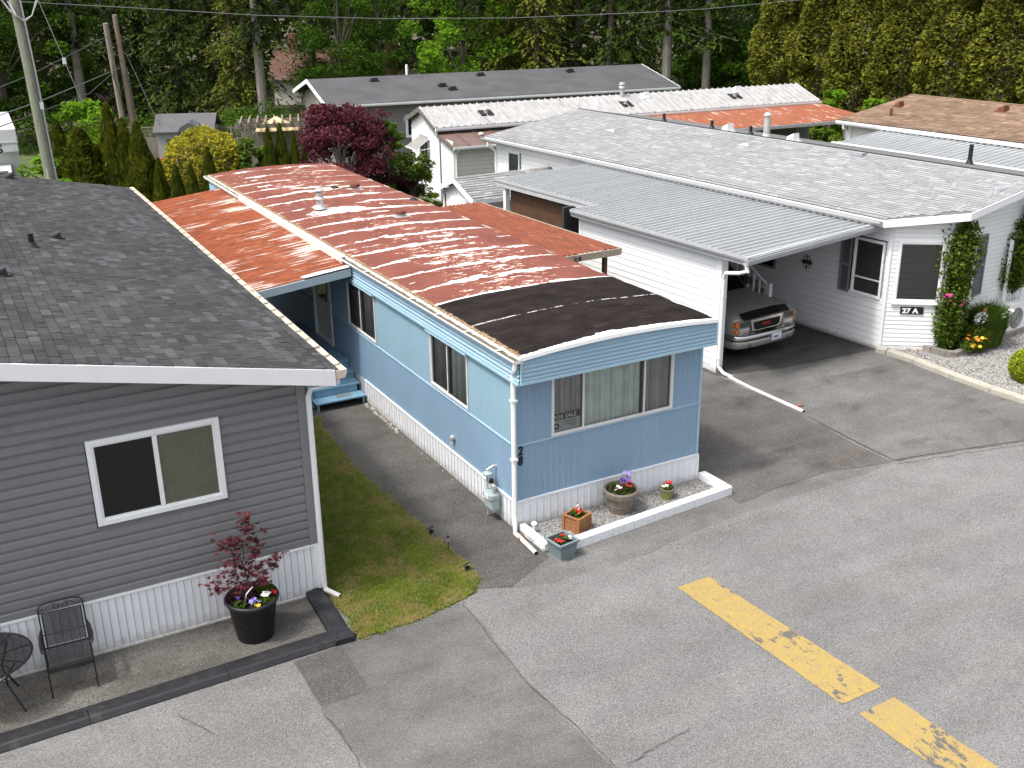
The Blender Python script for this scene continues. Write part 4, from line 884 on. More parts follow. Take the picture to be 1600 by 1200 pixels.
# ================================================================ the grey home at left
GH = thing('grey_home', 'grey vinyl sided home with a charcoal shingle roof and white skirting at the left', 'house', (-3.412, -.197, 0), -.010)
GF = frame4((-9.2, 0, 0), (1, 0, 0), (0, 0, 1)); gz = lambda x: 3.53+.205*(.453-x)
b = MB(); b.box(-9.15, -2.9, .5, 14.4, 0, 3.3); b.box(-9.15, -.05, 1.0, 14.4, 0, 3.3); b.build('interior', MT['darkcore'], GH)
b = MB(); b.box(-9.2, -2.86, .0, .03, 0, 1.90); b.box(-9.2, -2.86, 0, .03, 1.90, 3.05); b.box(-1.17, 0, 0, .03, 0, 3.05); b.box(-2.86, -1.17, 0, .03, 0, 1.87)
b.add([(-9.2, 0.03, 3.05), (0, .03, 3.05), (0, .03, 3.42), (-4.3, .03, 4.3), (-9.2, .03, 3.3), (-9.2, 0, 3.05), (0, 0, 3.05), (0, 0, 3.42), (-4.3, 0, 4.3), (-9.2, 0, 3.3)], ((0, 1, 2, 3, 4), (9, 8, 7, 6, 5)))
b.box(-.02, .0, .03, 14.4, 0, 3.4); b.build('wall', MT['greyv'], GH)
def glim(z): # board extents under the rake
    xr = .453-(z+.20-3.53)/.205
    return (0, 9.2-.10+min(0, xr)) if z < 4.2 else (0, 0)
hole = (9.2-2.86, 9.2-1.17, 1.87, 3.07)
boards(GH, GF, 0, 9.1, .83, 4.15, .139, MT['greyv'], [hole], 3.66, lambda z: (0, max(.1, min(9.1, 9.2+(.453-(z+.16-3.53)/.205)))), t=.034)
b = MB(); b.box(-.10, .022, -.038, .0, .81, 3.40); b.box(0, .022, 0, .10, .81, 3.4); b.build('corner_trim', MT['greyv'], GH)
window(GH, frame4((-2.85, -.030, 1.875), (1, 0, 0), (0, 0, 1)), 1.67, 1.185, (.835,), .065, .035, MT['white'], pane=[glass('grey_home_screen', (.035, .036, .032), .25, .04), pbr('olive_pane', (.105, .11, .075), .25, spec=.5, var=.12, vs=4, fine=60, fv=.2)], label='white framed two pane slider in the grey wall')  # right pane is an opaque olive tone
skirting(GH, frame4((0, -.012, 0), (-1, 0, 0), (0, 0, 1)) @ Matrix.Diagonal((1, 1, -1, 1)), 0.0, 9.2, .805, .1, MT['skirt'], split=4.7)
b = MB(); b.box(-9.2, .02, -.045, -.012, .795, .828); b.box(-9.2, .02, -.05, -.012, 0, .03); b.box(-.03, .03, -.05, .03, .0, .83); b.build('skirting_rail', MT['white'], GH)
b = MB(); b.box(-9.2, .0, -.0155, -.0125, .02, .80); b.build('skirting_backing', MT['vback'], GH)
# roof
slope = Vector((-1, 0, .205)).normalized(); RIDGE = -4.3
b = MB()
for x0, x1 in ((.453, RIDGE),):
    b.add([(.36, -.41, gz(.36)-.03), (.36, 14.95, gz(.36)-.03), (RIDGE, 14.95, gz(RIDGE)-.03), (RIDGE, -.41, gz(RIDGE)-.03)], ((0, 1, 2, 3),)); b.add([(.36, -.41, gz(.36)), (.36, 14.95, gz(.36)), (RIDGE, 14.95, gz(RIDGE)), (RIDGE, -.41, gz(RIDGE))], ((0, 1, 2, 3),))
b.add([(RIDGE, -.41, gz(RIDGE)), (RIDGE, 14.95, gz(RIDGE)), (-9.7, 14.95, 3.45), (-9.7, -.41, 3.45)], ((0, 1, 2, 3),)); b.build('roof', MT['shback'], GH)
shingles(GH, (.37, -.42, gz(.37)), (.37, 14.95, gz(.37)), slope, 4.74, .142, .21, MT['sh_obj'], MT['sh_att'], near=(-1.7, -.5, 3.9), nmax=295)
b = MB(); b.add([(.34, -.44, gz(.34)-.0), (RIDGE, -.44, gz(RIDGE)), (RIDGE, -.44, gz(RIDGE)-.21), (.34, -.44, gz(.34)-.225), (.34, -.405, gz(.34)-.0), (RIDGE, -.405, gz(RIDGE)), (RIDGE, -.405, gz(RIDGE)-.21), (.34, -.405, gz(.34)-.225)], ((0, 1, 2, 3), (0, 4, 5, 1), (3, 2, 6, 7), (0, 3, 7, 4), (7, 6, 5, 4)))
b.add([(RIDGE, -.44, gz(RIDGE)), (-9.7, -.44, 3.45), (-9.7, -.44, 3.24), (RIDGE, -.44, gz(RIDGE)-.21)], ((0, 1, 2, 3),)); b.build('rake_fascia', MT['white'], GH)
b = MB(); b.add([(.33, -.40, gz(.33)-.21), (RIDGE, -.40, gz(RIDGE)-.21), (RIDGE, .0, gz(RIDGE)-.21), (.33, .0, gz(.33)-.21)], ((3, 2, 1, 0),)); b.box(0.0, .33, -.39, 14.9, 3.32, 3.345); b.build('soffit', MT['white'], GH)
b = MB(); b.box(.33, .35, -.40, 14.95, 3.33, 3.545); b.build('eave_fascia', MT['white'], GH)
gutter(GH, (.362, -.45, 3.545), (.362, 15.0, 3.545), (1, 0, 0), .125, .11, MT['gutterp'], pbr('gutter_dust', (.50, .42, .33), .9, var=.12, vs=10, dirt=(.3, .22, .14), dirt_amt=.5), strap=.42, strapmat=pbr('strap_grey', (.16, .145, .13), .6), deep=.12)
b = MB(); b.tube([(.40, -.35, 3.43), (.40, -.33, 3.34), (.10, -.06, 3.22), (.055, -.06, 3.1), (.055, -.06, .16), (.06, -.10, .08), (.20, -.30, .03)], .04, 8, cap=False); b.build('downspout', MT['white'], GH)
V = lambda x, y: GH.matrix_world @ Vector((x, y, gz(x)+.005))
def Gw(x, y, dz=0): c, s = math.cos(-.010), math.sin(-.010); return (-3.412+x*c-y*s, -.197+x*s+y*c, gz(x)+dz)
pipe_vent(None, Gw(-2.62, 6.5), .24, .048, MT['blackp'], 'upright black plumbing pipe with a cone flashing on the charcoal roof')
box_vent(Gw(-2.15, 7.5), .22, .11, MT['blackp'], 'low black hood vent beside the plumbing pipe on the charcoal roof', R(90))
box_vent(Gw(-3.30, 4.18), .24, .12, MT['blackp'], 'low black vent at the left edge of the charcoal roof', R(90)); box_vent(Gw(-2.35, 14.55), .26, .12, MT['blackp'], 'low black hood vent near the far edge of the charcoal roof', R(90))
t = thing('rubbish_bin', 'dark grey bin standing behind the corner of the grey home', 'bin', (-3.12, 6.6, 0)); b = MB(); b.add([(-.13, -.25, 0), (.2, -.25, 0), (.2, .25, 0), (-.13, .25, 0), (-.18, -.3, .95), (.25, -.3, .95), (.25, .3, .95), (-.18, .3, .95)], ((0, 1, 5, 4), (1, 2, 6, 5), (2, 3, 7, 6), (3, 0, 4, 7), (4, 5, 6, 7))); b.build('body', pbr('bin_grey', (.06, .065, .075), .6), t); b = MB(); b.box(-.2, .27, -.32, .32, .95, 1.02); b.build('lid', bpy.data.materials['bin_grey'], t, bevel=.02)
# rubber kerb of the patio
RC = thing('rubber_kerb', 'black rubber kerb with a stamped brick edge round the grey home patio', 'kerb')
def rk(p, q, inner, nm='kerb_segment', div=1):
    P, Q = Vector((*p, -.03)), Vector((*q, -.03)); d = (Q-P).normalized(); n = Vector((-d.y, d.x, 0))*inner; L = (Q-P).length
    for k in range(div):
        b = MB(); A, B = P+d*(L*k/div+.004), P+d*(L*(k+1)/div-.004); pr = [(0, 0), (.0, .04), (.045, .095), (.075, .112), (.25, .120), (.29, .10), (.30, 0)]
        b.prism(pr, lambda a, c: A+n*a+Vector((0, 0, c)), lambda a, c: B+n*a+Vector((0, 0, c)))
        m = int(L/div/.115)     # stamped brick joints in relief
        for j in range(m):
            o = A+d*(.05+j*.115); off = .0 if j % 2 else .03
            for (a0_, a1_, z) in ((.195+off, .250, .1215),):
                v = [o+n*a0_, o+d*.012+n*a0_, o+d*.012+n*a1_, o+n*a1_]; b.add([p_+Vector((0, 0, z+.003)) for p_ in v], ((0, 1, 2, 3),))
            v = [o+n*(.195+off), o+d*.10+n*(.195+off), o+d*.10+n*(.203+off), o+n*(.203+off)]; b.add([p_+Vector((0, 0, .1215)) for p_ in v], ((0, 1, 2, 3),))
        b.build(nm, MT['rubber'], RC)
rk((-12.0, -1.78), (-3.42, -1.60), 1, div=5); rk((-3.40, -1.64), (-3.34, -.20), 1, div=1)
b = MB(); b.add([(-3.62, -1.25, -.02), (-3.40, -1.62, -.02), (-3.34, -1.50, -.02), (-3.50, -1.2, -.02), (-3.62, -1.32, .088), (-3.42, -1.60, .06), (-3.38, -1.52, .06), (-3.58, -1.26, .092)], ((4, 5, 6, 7), (0, 1, 5, 4), (1, 2, 6, 5), (2, 3, 7, 6))); b.lathe([(.11, 0), (.11, .10), (.06, .13), (.01, .135)], (-3.47, -.22, -.03), 12); b.build('kerb_corner', MT['rubber'], RC)

# ---- garden chair
CH = thing('garden_chair', 'black wrought iron armchair with a mesh back and scrollwork on the patio', 'chair', (-6.90, -.66, 0), R(-3))
FY = lambda z: .26+(z-.42)*.20    # back leans away
b = MB(); w = .27; rr = .011
b.tube([(-w, -.26, .0), (-w, -.25, .2), (-w, -.24, .42), (-w, -.22, .64)], rr, 6); b.tube([(w, -.26, .0), (w, -.25, .2), (w, -.24, .42), (w, -.22, .64)], rr, 6)
b.tube([(-w, .34, .0), (-w, .28, .3), (-w, FY(.42), .42), (-w, FY(.98), .94), (-w+.03, FY(1.0), .985), (-w*.4, FY(1.03), 1.01), (w*.4, FY(1.03), 1.01), (w-.03, FY(1.0), .985), (w, FY(.98), .94), (w, FY(.42), .42), (w, .28, .3), (w, .34, 0)], rr, 6)
b.tube([(-w, -.24, .42), (w, -.24, .42)], rr, 6); b.tube([(-w, FY(.42), .42), (w, FY(.42), .42)], rr, 6); b.tube([(-w, -.24, .42), (-w, FY(.42), .42)], rr, 6); b.tube([(w, -.24, .42), (w, FY(.42), .42)], rr, 6)
for x in (-w+.035, w-.035): b.tube([(x, FY(.42)-.01, .43), (x, FY(.9)-.01, .885)], .008, 5)
b.tube([(-w, FY(.89)-.01, .885), (w, FY(.89)-.01, .885)], .008, 5); b.tube([(-w, FY(.60)-.01, .60), (w, FY(.60)-.01, .60)], .007, 5)
b.build('frame', MT['blackm'], CH)
b = MB()
for s in (-1, 1):
    pts = []
    for k in range(22): a = k/21*math.pi*2.1; r = .036*(1-.35*k/21); pts.append((s*(.055+r*math.cos(a)), FY(.94)-.005, .935+r*math.sin(a)))
    b.tube(pts, .006, 4)
    b.tube([(s*.23, FY(.9), .905), (s*.20, FY(.92), .915), (s*.14, FY(.95), .96), (s*.08, FY(.96), .985), (0, FY(.94), .93)], .006, 4)
    b.tube([(s*.23, FY(.9), .905), (s*.255, FY(.92), .925), (s*.23, FY(.94), .94), (s*.21, FY(.93), .925)], .006, 4)
b.build('scrollwork', MT['blackm'], CH)
def lattice(b, O, ux, uy, W_, H_, st, th, off=.0):
    O, ux, uy = Vector(O), Vector(ux), Vector(uy); nn = ux.cross(uy).normalized()*th
    for sgn in (1, -1):
        k = -H_ if sgn > 0 else 0
        while k < (W_ if sgn > 0 else W_+H_):
            # line x = k + sgn*y
            ys = [0, H_]; xs = [k+sgn*0, k+sgn*H_]; y0, y1 = 0, H_
            lo, hi = (0-k)/sgn, (W_-k)/sgn; lo, hi = min(lo, hi), max(lo, hi); y0, y1 = max(0, lo), min(H_, hi)
            if y1-y0 > .004:
                p, q = O+ux*(k+sgn*y0)+uy*y0, O+ux*(k+sgn*y1)+uy*y1; d = (q-p).normalized(); m = d.cross(nn.normalized())*th
                b.add([p-m, p+m, q+m, q-m], ((0, 1, 2, 3),))
            k += st
b = MB(); d = Vector((0, FY(.88)-FY(.45), .43)).normalized(); lattice(b, (-w+.035, FY(.45)-.01, .45), (1, 0, 0), d, 2*w-.07, .44, .019, .0030); b.build('mesh_backrest', MT['blackm'], CH, kind='stuff')
b = MB(); lattice(b, (-w, -.24, .425), (1, 0, 0), (0, 1, 0), 2*w, .5, .017, .003); lattice(b, (-w, -.245, .36), (1, 0, 0), (0, .1, 1), 2*w, .065, .017, .003); b.build('mesh_seat', MT['blackm'], CH, kind='stuff')
for s in (-1, 1):
    b = MB(); b.tube([(s*w, -.22, .64), (s*(w+.02), -.2, .66), (s*(w+.03), 0, .655), (s*(w+.02), .2, .66), (s*w, FY(.68), .68)], [.014, .024, .028, .022, .014], 6); b.build('armrest', MT['blackm'], CH)
    b = MB(); b.lathe([(.022, 0), (.026, .01), (.012, .022)], (s*w, -.26, -.02), 8); b.build('foot', MT['blackm'], CH)
# ---- garden table
TB = thing('garden_table', 'round black mesh top garden table cut by the left edge of the photo', 'table', (-7.83, -.72, 0))
b = MB(); pts = [(.53*math.cos(a*math.pi/24), .53*math.sin(a*math.pi/24), .72) for a in range(49)]; b.tube(pts, .014, 6, cap=False); b.build('rim', MT['blackm'], TB)
b = MB()
for s in (0, 1):
    k = -.52
    while k < .52:
        h = math.sqrt(max(0, .53**2-k*k)); ca = math.cos(R(25+s*90)); sa = math.sin(R(25+s*90)); p = [(k-.0042, -h), (k+.0042, -h), (k+.0042, h), (k-.0042, h)]
        b.add([(x*ca-y*sa, x*sa+y*ca, .721) for x, y in p], ((0, 1, 2, 3),)); k += .015
b.build('mesh_top', MT['blackm'], TB, kind='stuff')
b = MB()
for a in range(0, 180, 45): c, s = math.cos(R(a+8)), math.sin(R(a+8)); b.tube([(-.52*c, -.52*s, .705), (.52*c, .52*s, .705)], .008, 5)
b.tube([(.23*math.cos(a*math.pi/12), .23*math.sin(a*math.pi/12), .46) for a in range(25)], .008, 5, cap=False); b.build('braces', MT['blackm'], TB)
for a in (-42, 48, 138, 228):
    c, s = math.cos(R(a)), math.sin(R(a)); b = MB(); b.tube([(.40*c, .40*s, .70), (.33*c, .33*s, .6), (.24*c, .24*s, .46), (.24*c, .24*s, .36), (.33*c, .33*s, .2), (.44*c, .44*s, -.02)], .014, 6); b.build('leg', MT['blackm'], TB)

# ---------------------------------------------------------------- plants
def leafq(b, c, s, g, tone, up=.3, long=1.0):
    """a folded leaf or spray: two triangles"""
    d = Vector((g.gauss(0, 1), g.gauss(0, 1), g.gauss(0, 1)*.6+up*0)).normalized(); n = Vector((g.gauss(0, 1), g.gauss(0, 1), abs(g.gauss(0, 1))+up)).normalized()
    t = d.cross(n)
    if t.length < .1: t = Vector((1, 0, 0))
    t.normalize(); p = Vector(c); L = s*long
    b.add([p-d*L*.5, p+t*s*.32, p+d*L*.5, p-t*s*.32-n*s*.06], ((0, 1, 2), (0, 2, 3)), min(1, max(0, tone)))
def blob_leaves(b, c, r, n, s, g, tone=.5, tv=.35, shell=.5, up=.3, long=1.2):
    for _ in range(n):
        v = Vector((g.gauss(0, 1), g.gauss(0, 1), g.gauss(0, 1))).normalized(); k = shell+(1-shell)*g.random()**.6
        p = Vector((c[0]+v.x*r[0]*k, c[1]+v.y*r[1]*k, c[2]+v.z*r[2]*k)); leafq(b, p, s*g.uniform(.7, 1.3), g, tone+g.uniform(-tv, tv), up, long)
def flowers(parent, mat, pts, s, g, name='flower'):
    me = []
    for q in range(2):
        b = MB()
        for k in range(5):
            a = k*1.2566+q; c, sn = math.cos(a), math.sin(a); b.add([(0, 0, 0), (c*.6-sn*.35, sn*.6+c*.35, .25), (c, sn, .15+.1*q), (c*.6+sn*.35, sn*.6-c*.35, .25)], ((0, 1, 2), (0, 2, 3)))
        b.lathe([(.22, .1), (.2, .3), (.02, .38)], n=6); me.append(b.mesh(name, mat))
    for p in pts:
        inst(name, g.choice(me), parent, p, (g.uniform(-.9, .3), g.uniform(-.5, .5), g.uniform(0, 6)), (s*g.uniform(.8, 1.2),)*3)
def ringpts(g, n, r, z, c=(0, 0)): return [(c[0]+g.uniform(-1, 1)*r, c[1]+g.uniform(-1, 1)*r*.9, z+g.uniform(-.01, .03)) for _ in range(n)]
g = random.Random(31)
BP = thing('black_planter', 'large black pot with a red lace leaf maple and pansies on the grey home patio', 'planter', (-4.55, -.80, .0))
b = MB(); b.lathe([(.235, 0), (.25, .01), (.33, .56), (.36, .57), (.372, .60), (.36, .63), (.335, .63), (.325, .56), (.31, .54)], n=32, cap=False); b.lathe([(.235, 0), (.0, 0)], n=32, cap=False); b.build('pot', MT['blackp'], BP, smooth=True)
b = MB(); b.lathe([(.325, .56), (.01, .585)], n=24, cap=False); b.build('soil', MT['pot_soil'], BP)
b = MB()
blob_leaves(b, (.16, .03, .70), (.14, .13, .13), 240, .05, g); blob_leaves(b, (-.2, -.15, .62), (.1, .1, .06), 90, .04, g, .8); blob_leaves(b, (.1, -.22, .61), (.16, .06, .05), 120, .04, g, .8); b.build('foliage', MT['decid'], BP)
b = MB(); blob_leaves(b, (-.12, .0, .64), (.22, .2, .10), 380, .05, g, .3); b.build('dark_foliage', pbr('dark_maroon_leaf', (.035, .008, .018), .6), BP)
flowers(BP, MT['fl_white'], ringpts(g, 9, .05, .69, (.15, -.2)), .035, g); flowers(BP, MT['fl_lav'], ringpts(g, 10, .06, .67, (-.02, -.24)), .032, g); flowers(BP, MT['fl_purple'], ringpts(g, 8, .08, .67, (-.22, -.05)), .03, g)
flowers(BP, MT['fl_red'], [(.26, -.1, .68), (.2, -.05, .69), (.28, -.14, .67), (.1, .15, .72), (-.02, .12, .70), (.06, .1, .74)], .03, g); flowers(BP, MT['fl_yellow'], [(-.03, -.29, .64), (.01, -.3, .63)], .03, g)
b = MB(); b.tube([(-.12, -.12, .64), (-.1, -.13, .74), (-.03, -.12, .80), (.0, -.12, .82)], .009, 5); b.build('plant_tie', MT['fl_white'], BP)
LM = thing('dwarf_maple', 'small red lace leaf maple growing in the large black pot', 'small tree', (-4.59, -.78, .56))
b = MB(); b.tube([(0, 0, 0), (.02, 0, .3), (-.02, .02, .55), (.03, 0, .85), (.05, 0, 1.1)], [.014, .012, .010, .007, .004], 6)
b2 = MB(); g = random.Random(77)
arms = [(-.46, -.05, .42), (-.3, .1, .5), (.3, .05, .50), (.46, -.05, .62), (.2, -.15, .38), (-.15, -.12, .32), (-.35, 0, .98), (.28, .05, .95), (.1, 0, 1.15), (0, .05, .85), (-.12, .05, .7), (.2, .05, .72), (-.42, .05, .26), (.4, 0, .42), (.05, -.1, .55), (-.25, -.05, .68), (.1, .05, 1.27), (-.18, .0, 1.02)]
for (ax, ay, az) in arms:
    st = Vector((.01, 0, max(.15, az-.25))); en = Vector((ax, ay, az)); b.tube([st, st.lerp(en, .6)+Vector((0, 0, .04)), en], .004, 4)
    for _ in range(16):
        c = st.lerp(en, g.uniform(.35, 1.12))+Vector((g.gauss(0, .05), g.gauss(0, .06), g.gauss(0, .035))); tn = g.random()
        for k in range(18):   # palmate lace leaf: narrow fingers
            a = g.uniform(0, 6.28); dr = Vector((math.cos(a), math.sin(a), g.uniform(-.7, .25))).normalized(); s = dr.cross(Vector((0, 0, 1))).normalized()*.0085; l = g.uniform(.035, .07)
            b2.add([c-s, c+s, c+dr*l], ((0, 1, 2),), tn)
b.build('trunk', MT['bark'], LM); b2.build('crown', MT['redmaple2'], LM)
# pots at the blue home
def pot_flowers(t, r, z, g, reds=8, whites=3, dark=0, purple=0, yellow=0, leaf=150, sh='decid'):
    b = MB(); blob_leaves(b, (0, 0, z), (r*.85, r*.85, r*.35+.03), leaf, .045, g, .6); b.build('foliage', MT[sh], t)
    for m, n, zz in (('fl_red', reds, .05), ('fl_white', whites, .05), ('fl_dark', dark, .05), ('fl_purple', purple, .09), ('fl_yellow', yellow, .03)):
        if n:
            ox, oy = g.uniform(-.3, .3)*r, g.uniform(-.4, .1)*r; flowers(t, MT[m], [(ox+g.uniform(-.5, .5)*r, oy+g.uniform(-.5, .4)*r, z+zz+g.uniform(0, .05)) for _ in range(n)], .032, g)
g = random.Random(41)
t = thing('barrel_planter', 'large weathered round planter with purple and red pansies in the gravel bed', 'planter', (1.82, -.34, .03)); b = MB(); b.lathe([(.20, 0), (.225, .14), (.23, .142), (.23, .155), (.225, .157), (.25, .30), (.29, .31), (.295, .335), (.305, .40), (.29, .42), (.265, .42), (.255, .36)], n=30, cap=False); b.build('pot', MT['barrel'], t, smooth=False); b = MB(); b.lathe([(.26, .37), (.01, .39)], n=20, cap=False); b.build('soil', MT['pot_soil'], t)
pot_flowers(t, .24, .43, g, 9, 0, 9, 12, 0, 260); flowers(t, MT['fl_white'], [(-.13, -.12, .49), (-.1, -.14, .5), (-.16, -.1, .47), (-.12, -.08, .5)], .04, g); flowers(t, MT['fl_lav'], [(.15+g.uniform(-.06, .08), .05+g.uniform(-.05, .08), .52+g.uniform(0, .14)) for _ in range(16)], .035, g)
b = MB(); [b.tube([(.02+.03*i, 0, .42), (.04+.04*i, .02, .62+.02*(i % 3))], .003, 3) for i in range(5)]; b.build('stem', MT['decid'], t)
t = thing('wooden_planter', 'small square cedar planter box with red flowers in the gravel bed', 'planter', (.84, -.52, .03), R(20))
for s in (-1, 1):
    for k in range(3):
        b = MB(); b.box(-.145, .145, -.008+s*.14-.006, s*.14+.008, .01+k*.085, .088+k*.085); b.build('plank', MT['wood'], t); b = MB(); b.box(s*.14-.008, s*.14+.008, -.132, .132, .01+k*.085, .088+k*.085); b.build('plank', MT['wood'], t)
    for q in (-1, 1): b = MB(); b.box(s*.15-.02, s*.15+.02, q*.15-.02, q*.15+.02, 0, .275); b.build('corner_post', MT['wood'], t)
b = MB(); b.box(-.17, .17, -.17, -.13, .268, .285); b.box(-.17, .17, .13, .17, .268, .285); b.box(-.17, -.13, -.13, .13, .268, .285); b.box(.13, .17, -.13, .13, .268, .285); b.build('rim', MT['wood'], t); b = MB(); b.box(-.13, .13, -.13, .13, .2, .24); b.build('soil', MT['pot_soil'], t)
pot_flowers(t, .14, .29, g, 9, 3, leaf=110); flowers(t, MT['fl_orange'], [(0, -.05, .34), (-.05, -.08, .33)], .04, g)
b = MB(); b.tube([(.02, .02, .3), (.03, .03, .45)], .004, 4); b.add([(.03, .03, .43), (-.03, .03, .5), (.02, .03, .45)], ((0, 1, 2),)); b.add([(.03, .03, .43), (.1, .03, .5), (.04, .03, .45)], ((0, 1, 2),)); b.build('tall_bloom', MT['fl_red'], t)
t = thing('olive_pot', 'small olive green pot with red and white flowers in the gravel bed', 'flower pot', (2.76, -.36, .03)); b = MB(); b.lathe([(.095, 0), (.125, .17), (.13, .172)], n=22); b.build('pot', MT['olivepot'], t); b = MB(); b.lathe([(.132, .17), (.14, .175), (.14, .205), (.12, .205), (.118, .18)], n=22, cap=False); b.build('rim', MT['barrel'], t)
pot_flowers(t, .12, .22, g, 10, 0, leaf=70); flowers(t, MT['fl_white'], [(-.09, -.03, .26), (-.06, -.06, .27), (-.1, 0, .25)], .035, g)
t = thing('grey_planter', 'square blue grey plastic planter with red and white flowers at the curb corner', 'planter', (.23, -1.06, -.025), R(8))
b = MB(); a, c, h = .135, .175, .30
for s in range(4):
    Mz = Matrix.Rotation(s*math.pi/2, 4, 'Z'); b.add([Mz@Vector(p) for p in ((-a, -a, 0), (a, -a, 0), (c, -c, h), (-c, -c, h))], ((0, 1, 2, 3),))
    for k in range(9): u = -.8+.2*k; b.add([Mz@Vector(p) for p in ((u*a-.006, -a-.005, .04), (u*a+.006, -a-.005, .04), (u*c+.006, -c-.003, h-.04), (u*c-.006, -c-.003, h-.04), (u*a-.012, -a+.002, .04), (u*a+.012, -a+.002, .04), (u*c+.012, -c+.002, h-.04), (u*c-.012, -c+.002, h-.04))], ((0, 1, 2, 3), (0, 3, 7, 4), (1, 5, 6, 2), (0, 4, 5, 1)))
b.box(-a-.012, a+.012, -a-.012, a+.012, 0, .035); b.build('pot', MT['greypot'], t)
b = MB(); b.box(-.20, .20, -.20, -.165, h-.02, h+.02); b.box(-.20, .20, .165, .20, h-.02, h+.02); b.box(-.20, -.165, -.165, .165, h-.02, h+.02); b.box(.165, .20, -.165, .165, h-.02, h+.02); b.build('rim', MT['greypot'], t, bevel=.008)
b = MB(); b.box(-.165, .165, -.165, .165, h-.08, h-.05); b.build('soil', MT['pot_soil'], t)
pot_flowers(t, .15, .28, g, 0, 0, leaf=110); flowers(t, MT['fl_red'], [(-.09+g.uniform(-.04, .04), -.05+g.uniform(-.06, .06), .31+g.uniform(0, .03)) for _ in range(8)]+[(.04, .06, .33), (.06, .04, .33), (.05, .08, .32)], .036, g); flowers(t, MT['fl_white'], [(.09+g.uniform(-.04, .04), -.06+g.uniform(-.04, .04), .31) for _ in range(7)], .036, g); flowers(t, MT['fl_mag'], [(-.08, .06, .32), (-.1, .03, .31)], .032, g)
# weed in the gravel
t = thing('weed', 'small green weed in the gravel beside the grey planter', 'plant', (.45, -.72, .035)); g = random.Random(3); b = MB(); blob_leaves(b, (0, 0, .06), (.1, .08, .08), 45, .05, g, .8); b.build('foliage', MT['shrub'], t)
# solar lights
for (x, y, lb) in ((-1.27, .55, 'black square solar spotlight, farthest of those at the lawn edge'), (-1.28, -.76, 'black square solar spotlight nearest the lawn corner')):
    t = thing('solar_light', lb, 'garden light', (x, y, 0), R(20), 'solar spotlights at the lawn edge'); b = MB(); b.tube([(0, 0, -.02), (0, 0, .09)], .009, 6); b.build('stake', MT['blackp'], t); b = MB(); X = Matrix.Translation((0, 0, .125)) @ Matrix.Rotation(R(-38), 4, 'X') @ Matrix.Rotation(R(40), 4, 'Z'); b.box(-.05, .05, -.05, .05, -.012, .012, X=X); b.build('solar_panel', MT['black'], t); b = MB(); X = Matrix.Translation((0, -.01, .07)); b.box(-.03, .03, -.025, .02, -.02, .02, X=X); b.build('lamp_head', MT['blackp'], t)
t = thing('solar_light', 'thin black stake solar light with a clear top, between the two spotlights', 'garden light', (-1.26, -.08, 0)); b = MB(); b.tube([(0, 0, -.02), (0, 0, .19)], .006, 6); b.build('stake', MT['blackp'], t); b = MB(); b.lathe([(.014, .19), (.02, .25)], n=8); b.build('lens', MT['silver'], t); b = MB(); b.lathe([(.024, .25), (.024, .275)], n=8); b.build('cap', MT['blackp'], t)
# ================================================================ white home 27 A  (own frame)
WX, WY, WA = 11.74, 3.353, .082
def Ww(x, y, z=0): c, s = math.cos(WA), math.sin(WA); return (WX+x*c-y*s, WY+x*s+y*c, z)
WH = thing('white_home', 'white sided home 27 A with a pale grey shingle roof and an angled bay', 'house', (WX, WY, 0), WA)
BX, BY = .98, -.86; BL = math.hypot(BX, BY)
FSd = frame4((0, 16.6, 0), (0, -1, 0), (0, 0, 1)); FB = frame4((0, 0, 0), (BX, BY, 0), (0, 0, 1)); FFr = frame4((BX, BY, 0), (1, 0, 0), (0, 0, 1))
wz = lambda x: 3.17+.155*(x+.30) if x < 3.765 else 3.80-.155*(x-3.765)
b = MB(); b.slab([(.5, 16.4), (.5, .4), (1.4, -.35), (7.4, -.35), (7.4, 16.4)], 0, 3.0); b.build('interior', MT['darkcore'], WH)
hside = [(16.6-1.42, 16.6-.10, 1.19, 2.66), (16.6-4.4, 16.6-3.42, 1.2, 1.9), (16.6-15.95, 16.6-15.10, 1.95, 2.82)]
hbay = [(.16, BL-.10, 1.20, 2.68)]; hfr = [(.45-.10, 1.0, 1.18, 2.72)]
b = MB()
def wallh(F, L, H, holes, top=None):
    xs = sorted({0, L}|{h[0]+.02 for h in holes}|{h[1]-.02 for h in holes})
    for a, c in zip(xs, xs[1:]):
        m = (a+c)/2
        for p, q in zcuts(0, H, [(h[2]+.02, h[3]-.02) for h in holes if h[0] < m < h[1]]): b.quad(F@Vector((a, p, 0)), F@Vector((c, p, 0)), F@Vector((c, q, 0)), F@Vector((a, q, 0)))
wallh(FSd, 16.6, 3.1, hside); wallh(FB, BL, 3.2, hbay); wallh(FFr, 6.5, 3.12, hfr)
b.add([(0, 16.6, 0), (7.5, 16.6, 0), (7.5, 16.6, 3.1), (3.765, 16.6, 3.7), (0, 16.6, 3.1)], ((4, 3, 2, 1, 0),)); b.quad((7.5, BY, 0), (7.5, 16.6, 0), (7.5, 16.6, 3.1), (7.5, BY, 3.1))
b.add([(BX, BY, 3.12), (7.5, BY, 3.12), (3.765, BY, 3.74), (BX, BY, 3.3)], ((0, 1, 2, 3),)); b.build('wall', MT['vback'], WH)
boards(WH, FSd, 0, 16.6-.05, .06, 3.1, .15, MT['vinyl'], hside, 3.66, lambda z: (16.6-6.6, 16.55), t=.012, dutch=False, seed=5)
boards(WH, FSd, 0, 10, .06, 3.1, .15, MT['vinyl'], hside, 3.66, lambda z: (0, 10), t=.012, dutch=False, seed=6, stuff=True)
boards(WH, FB, .05, BL-.05, .03, 3.2, .104, MT['vinyl'], hbay, 5, t=.013, dutch=False, seed=7)
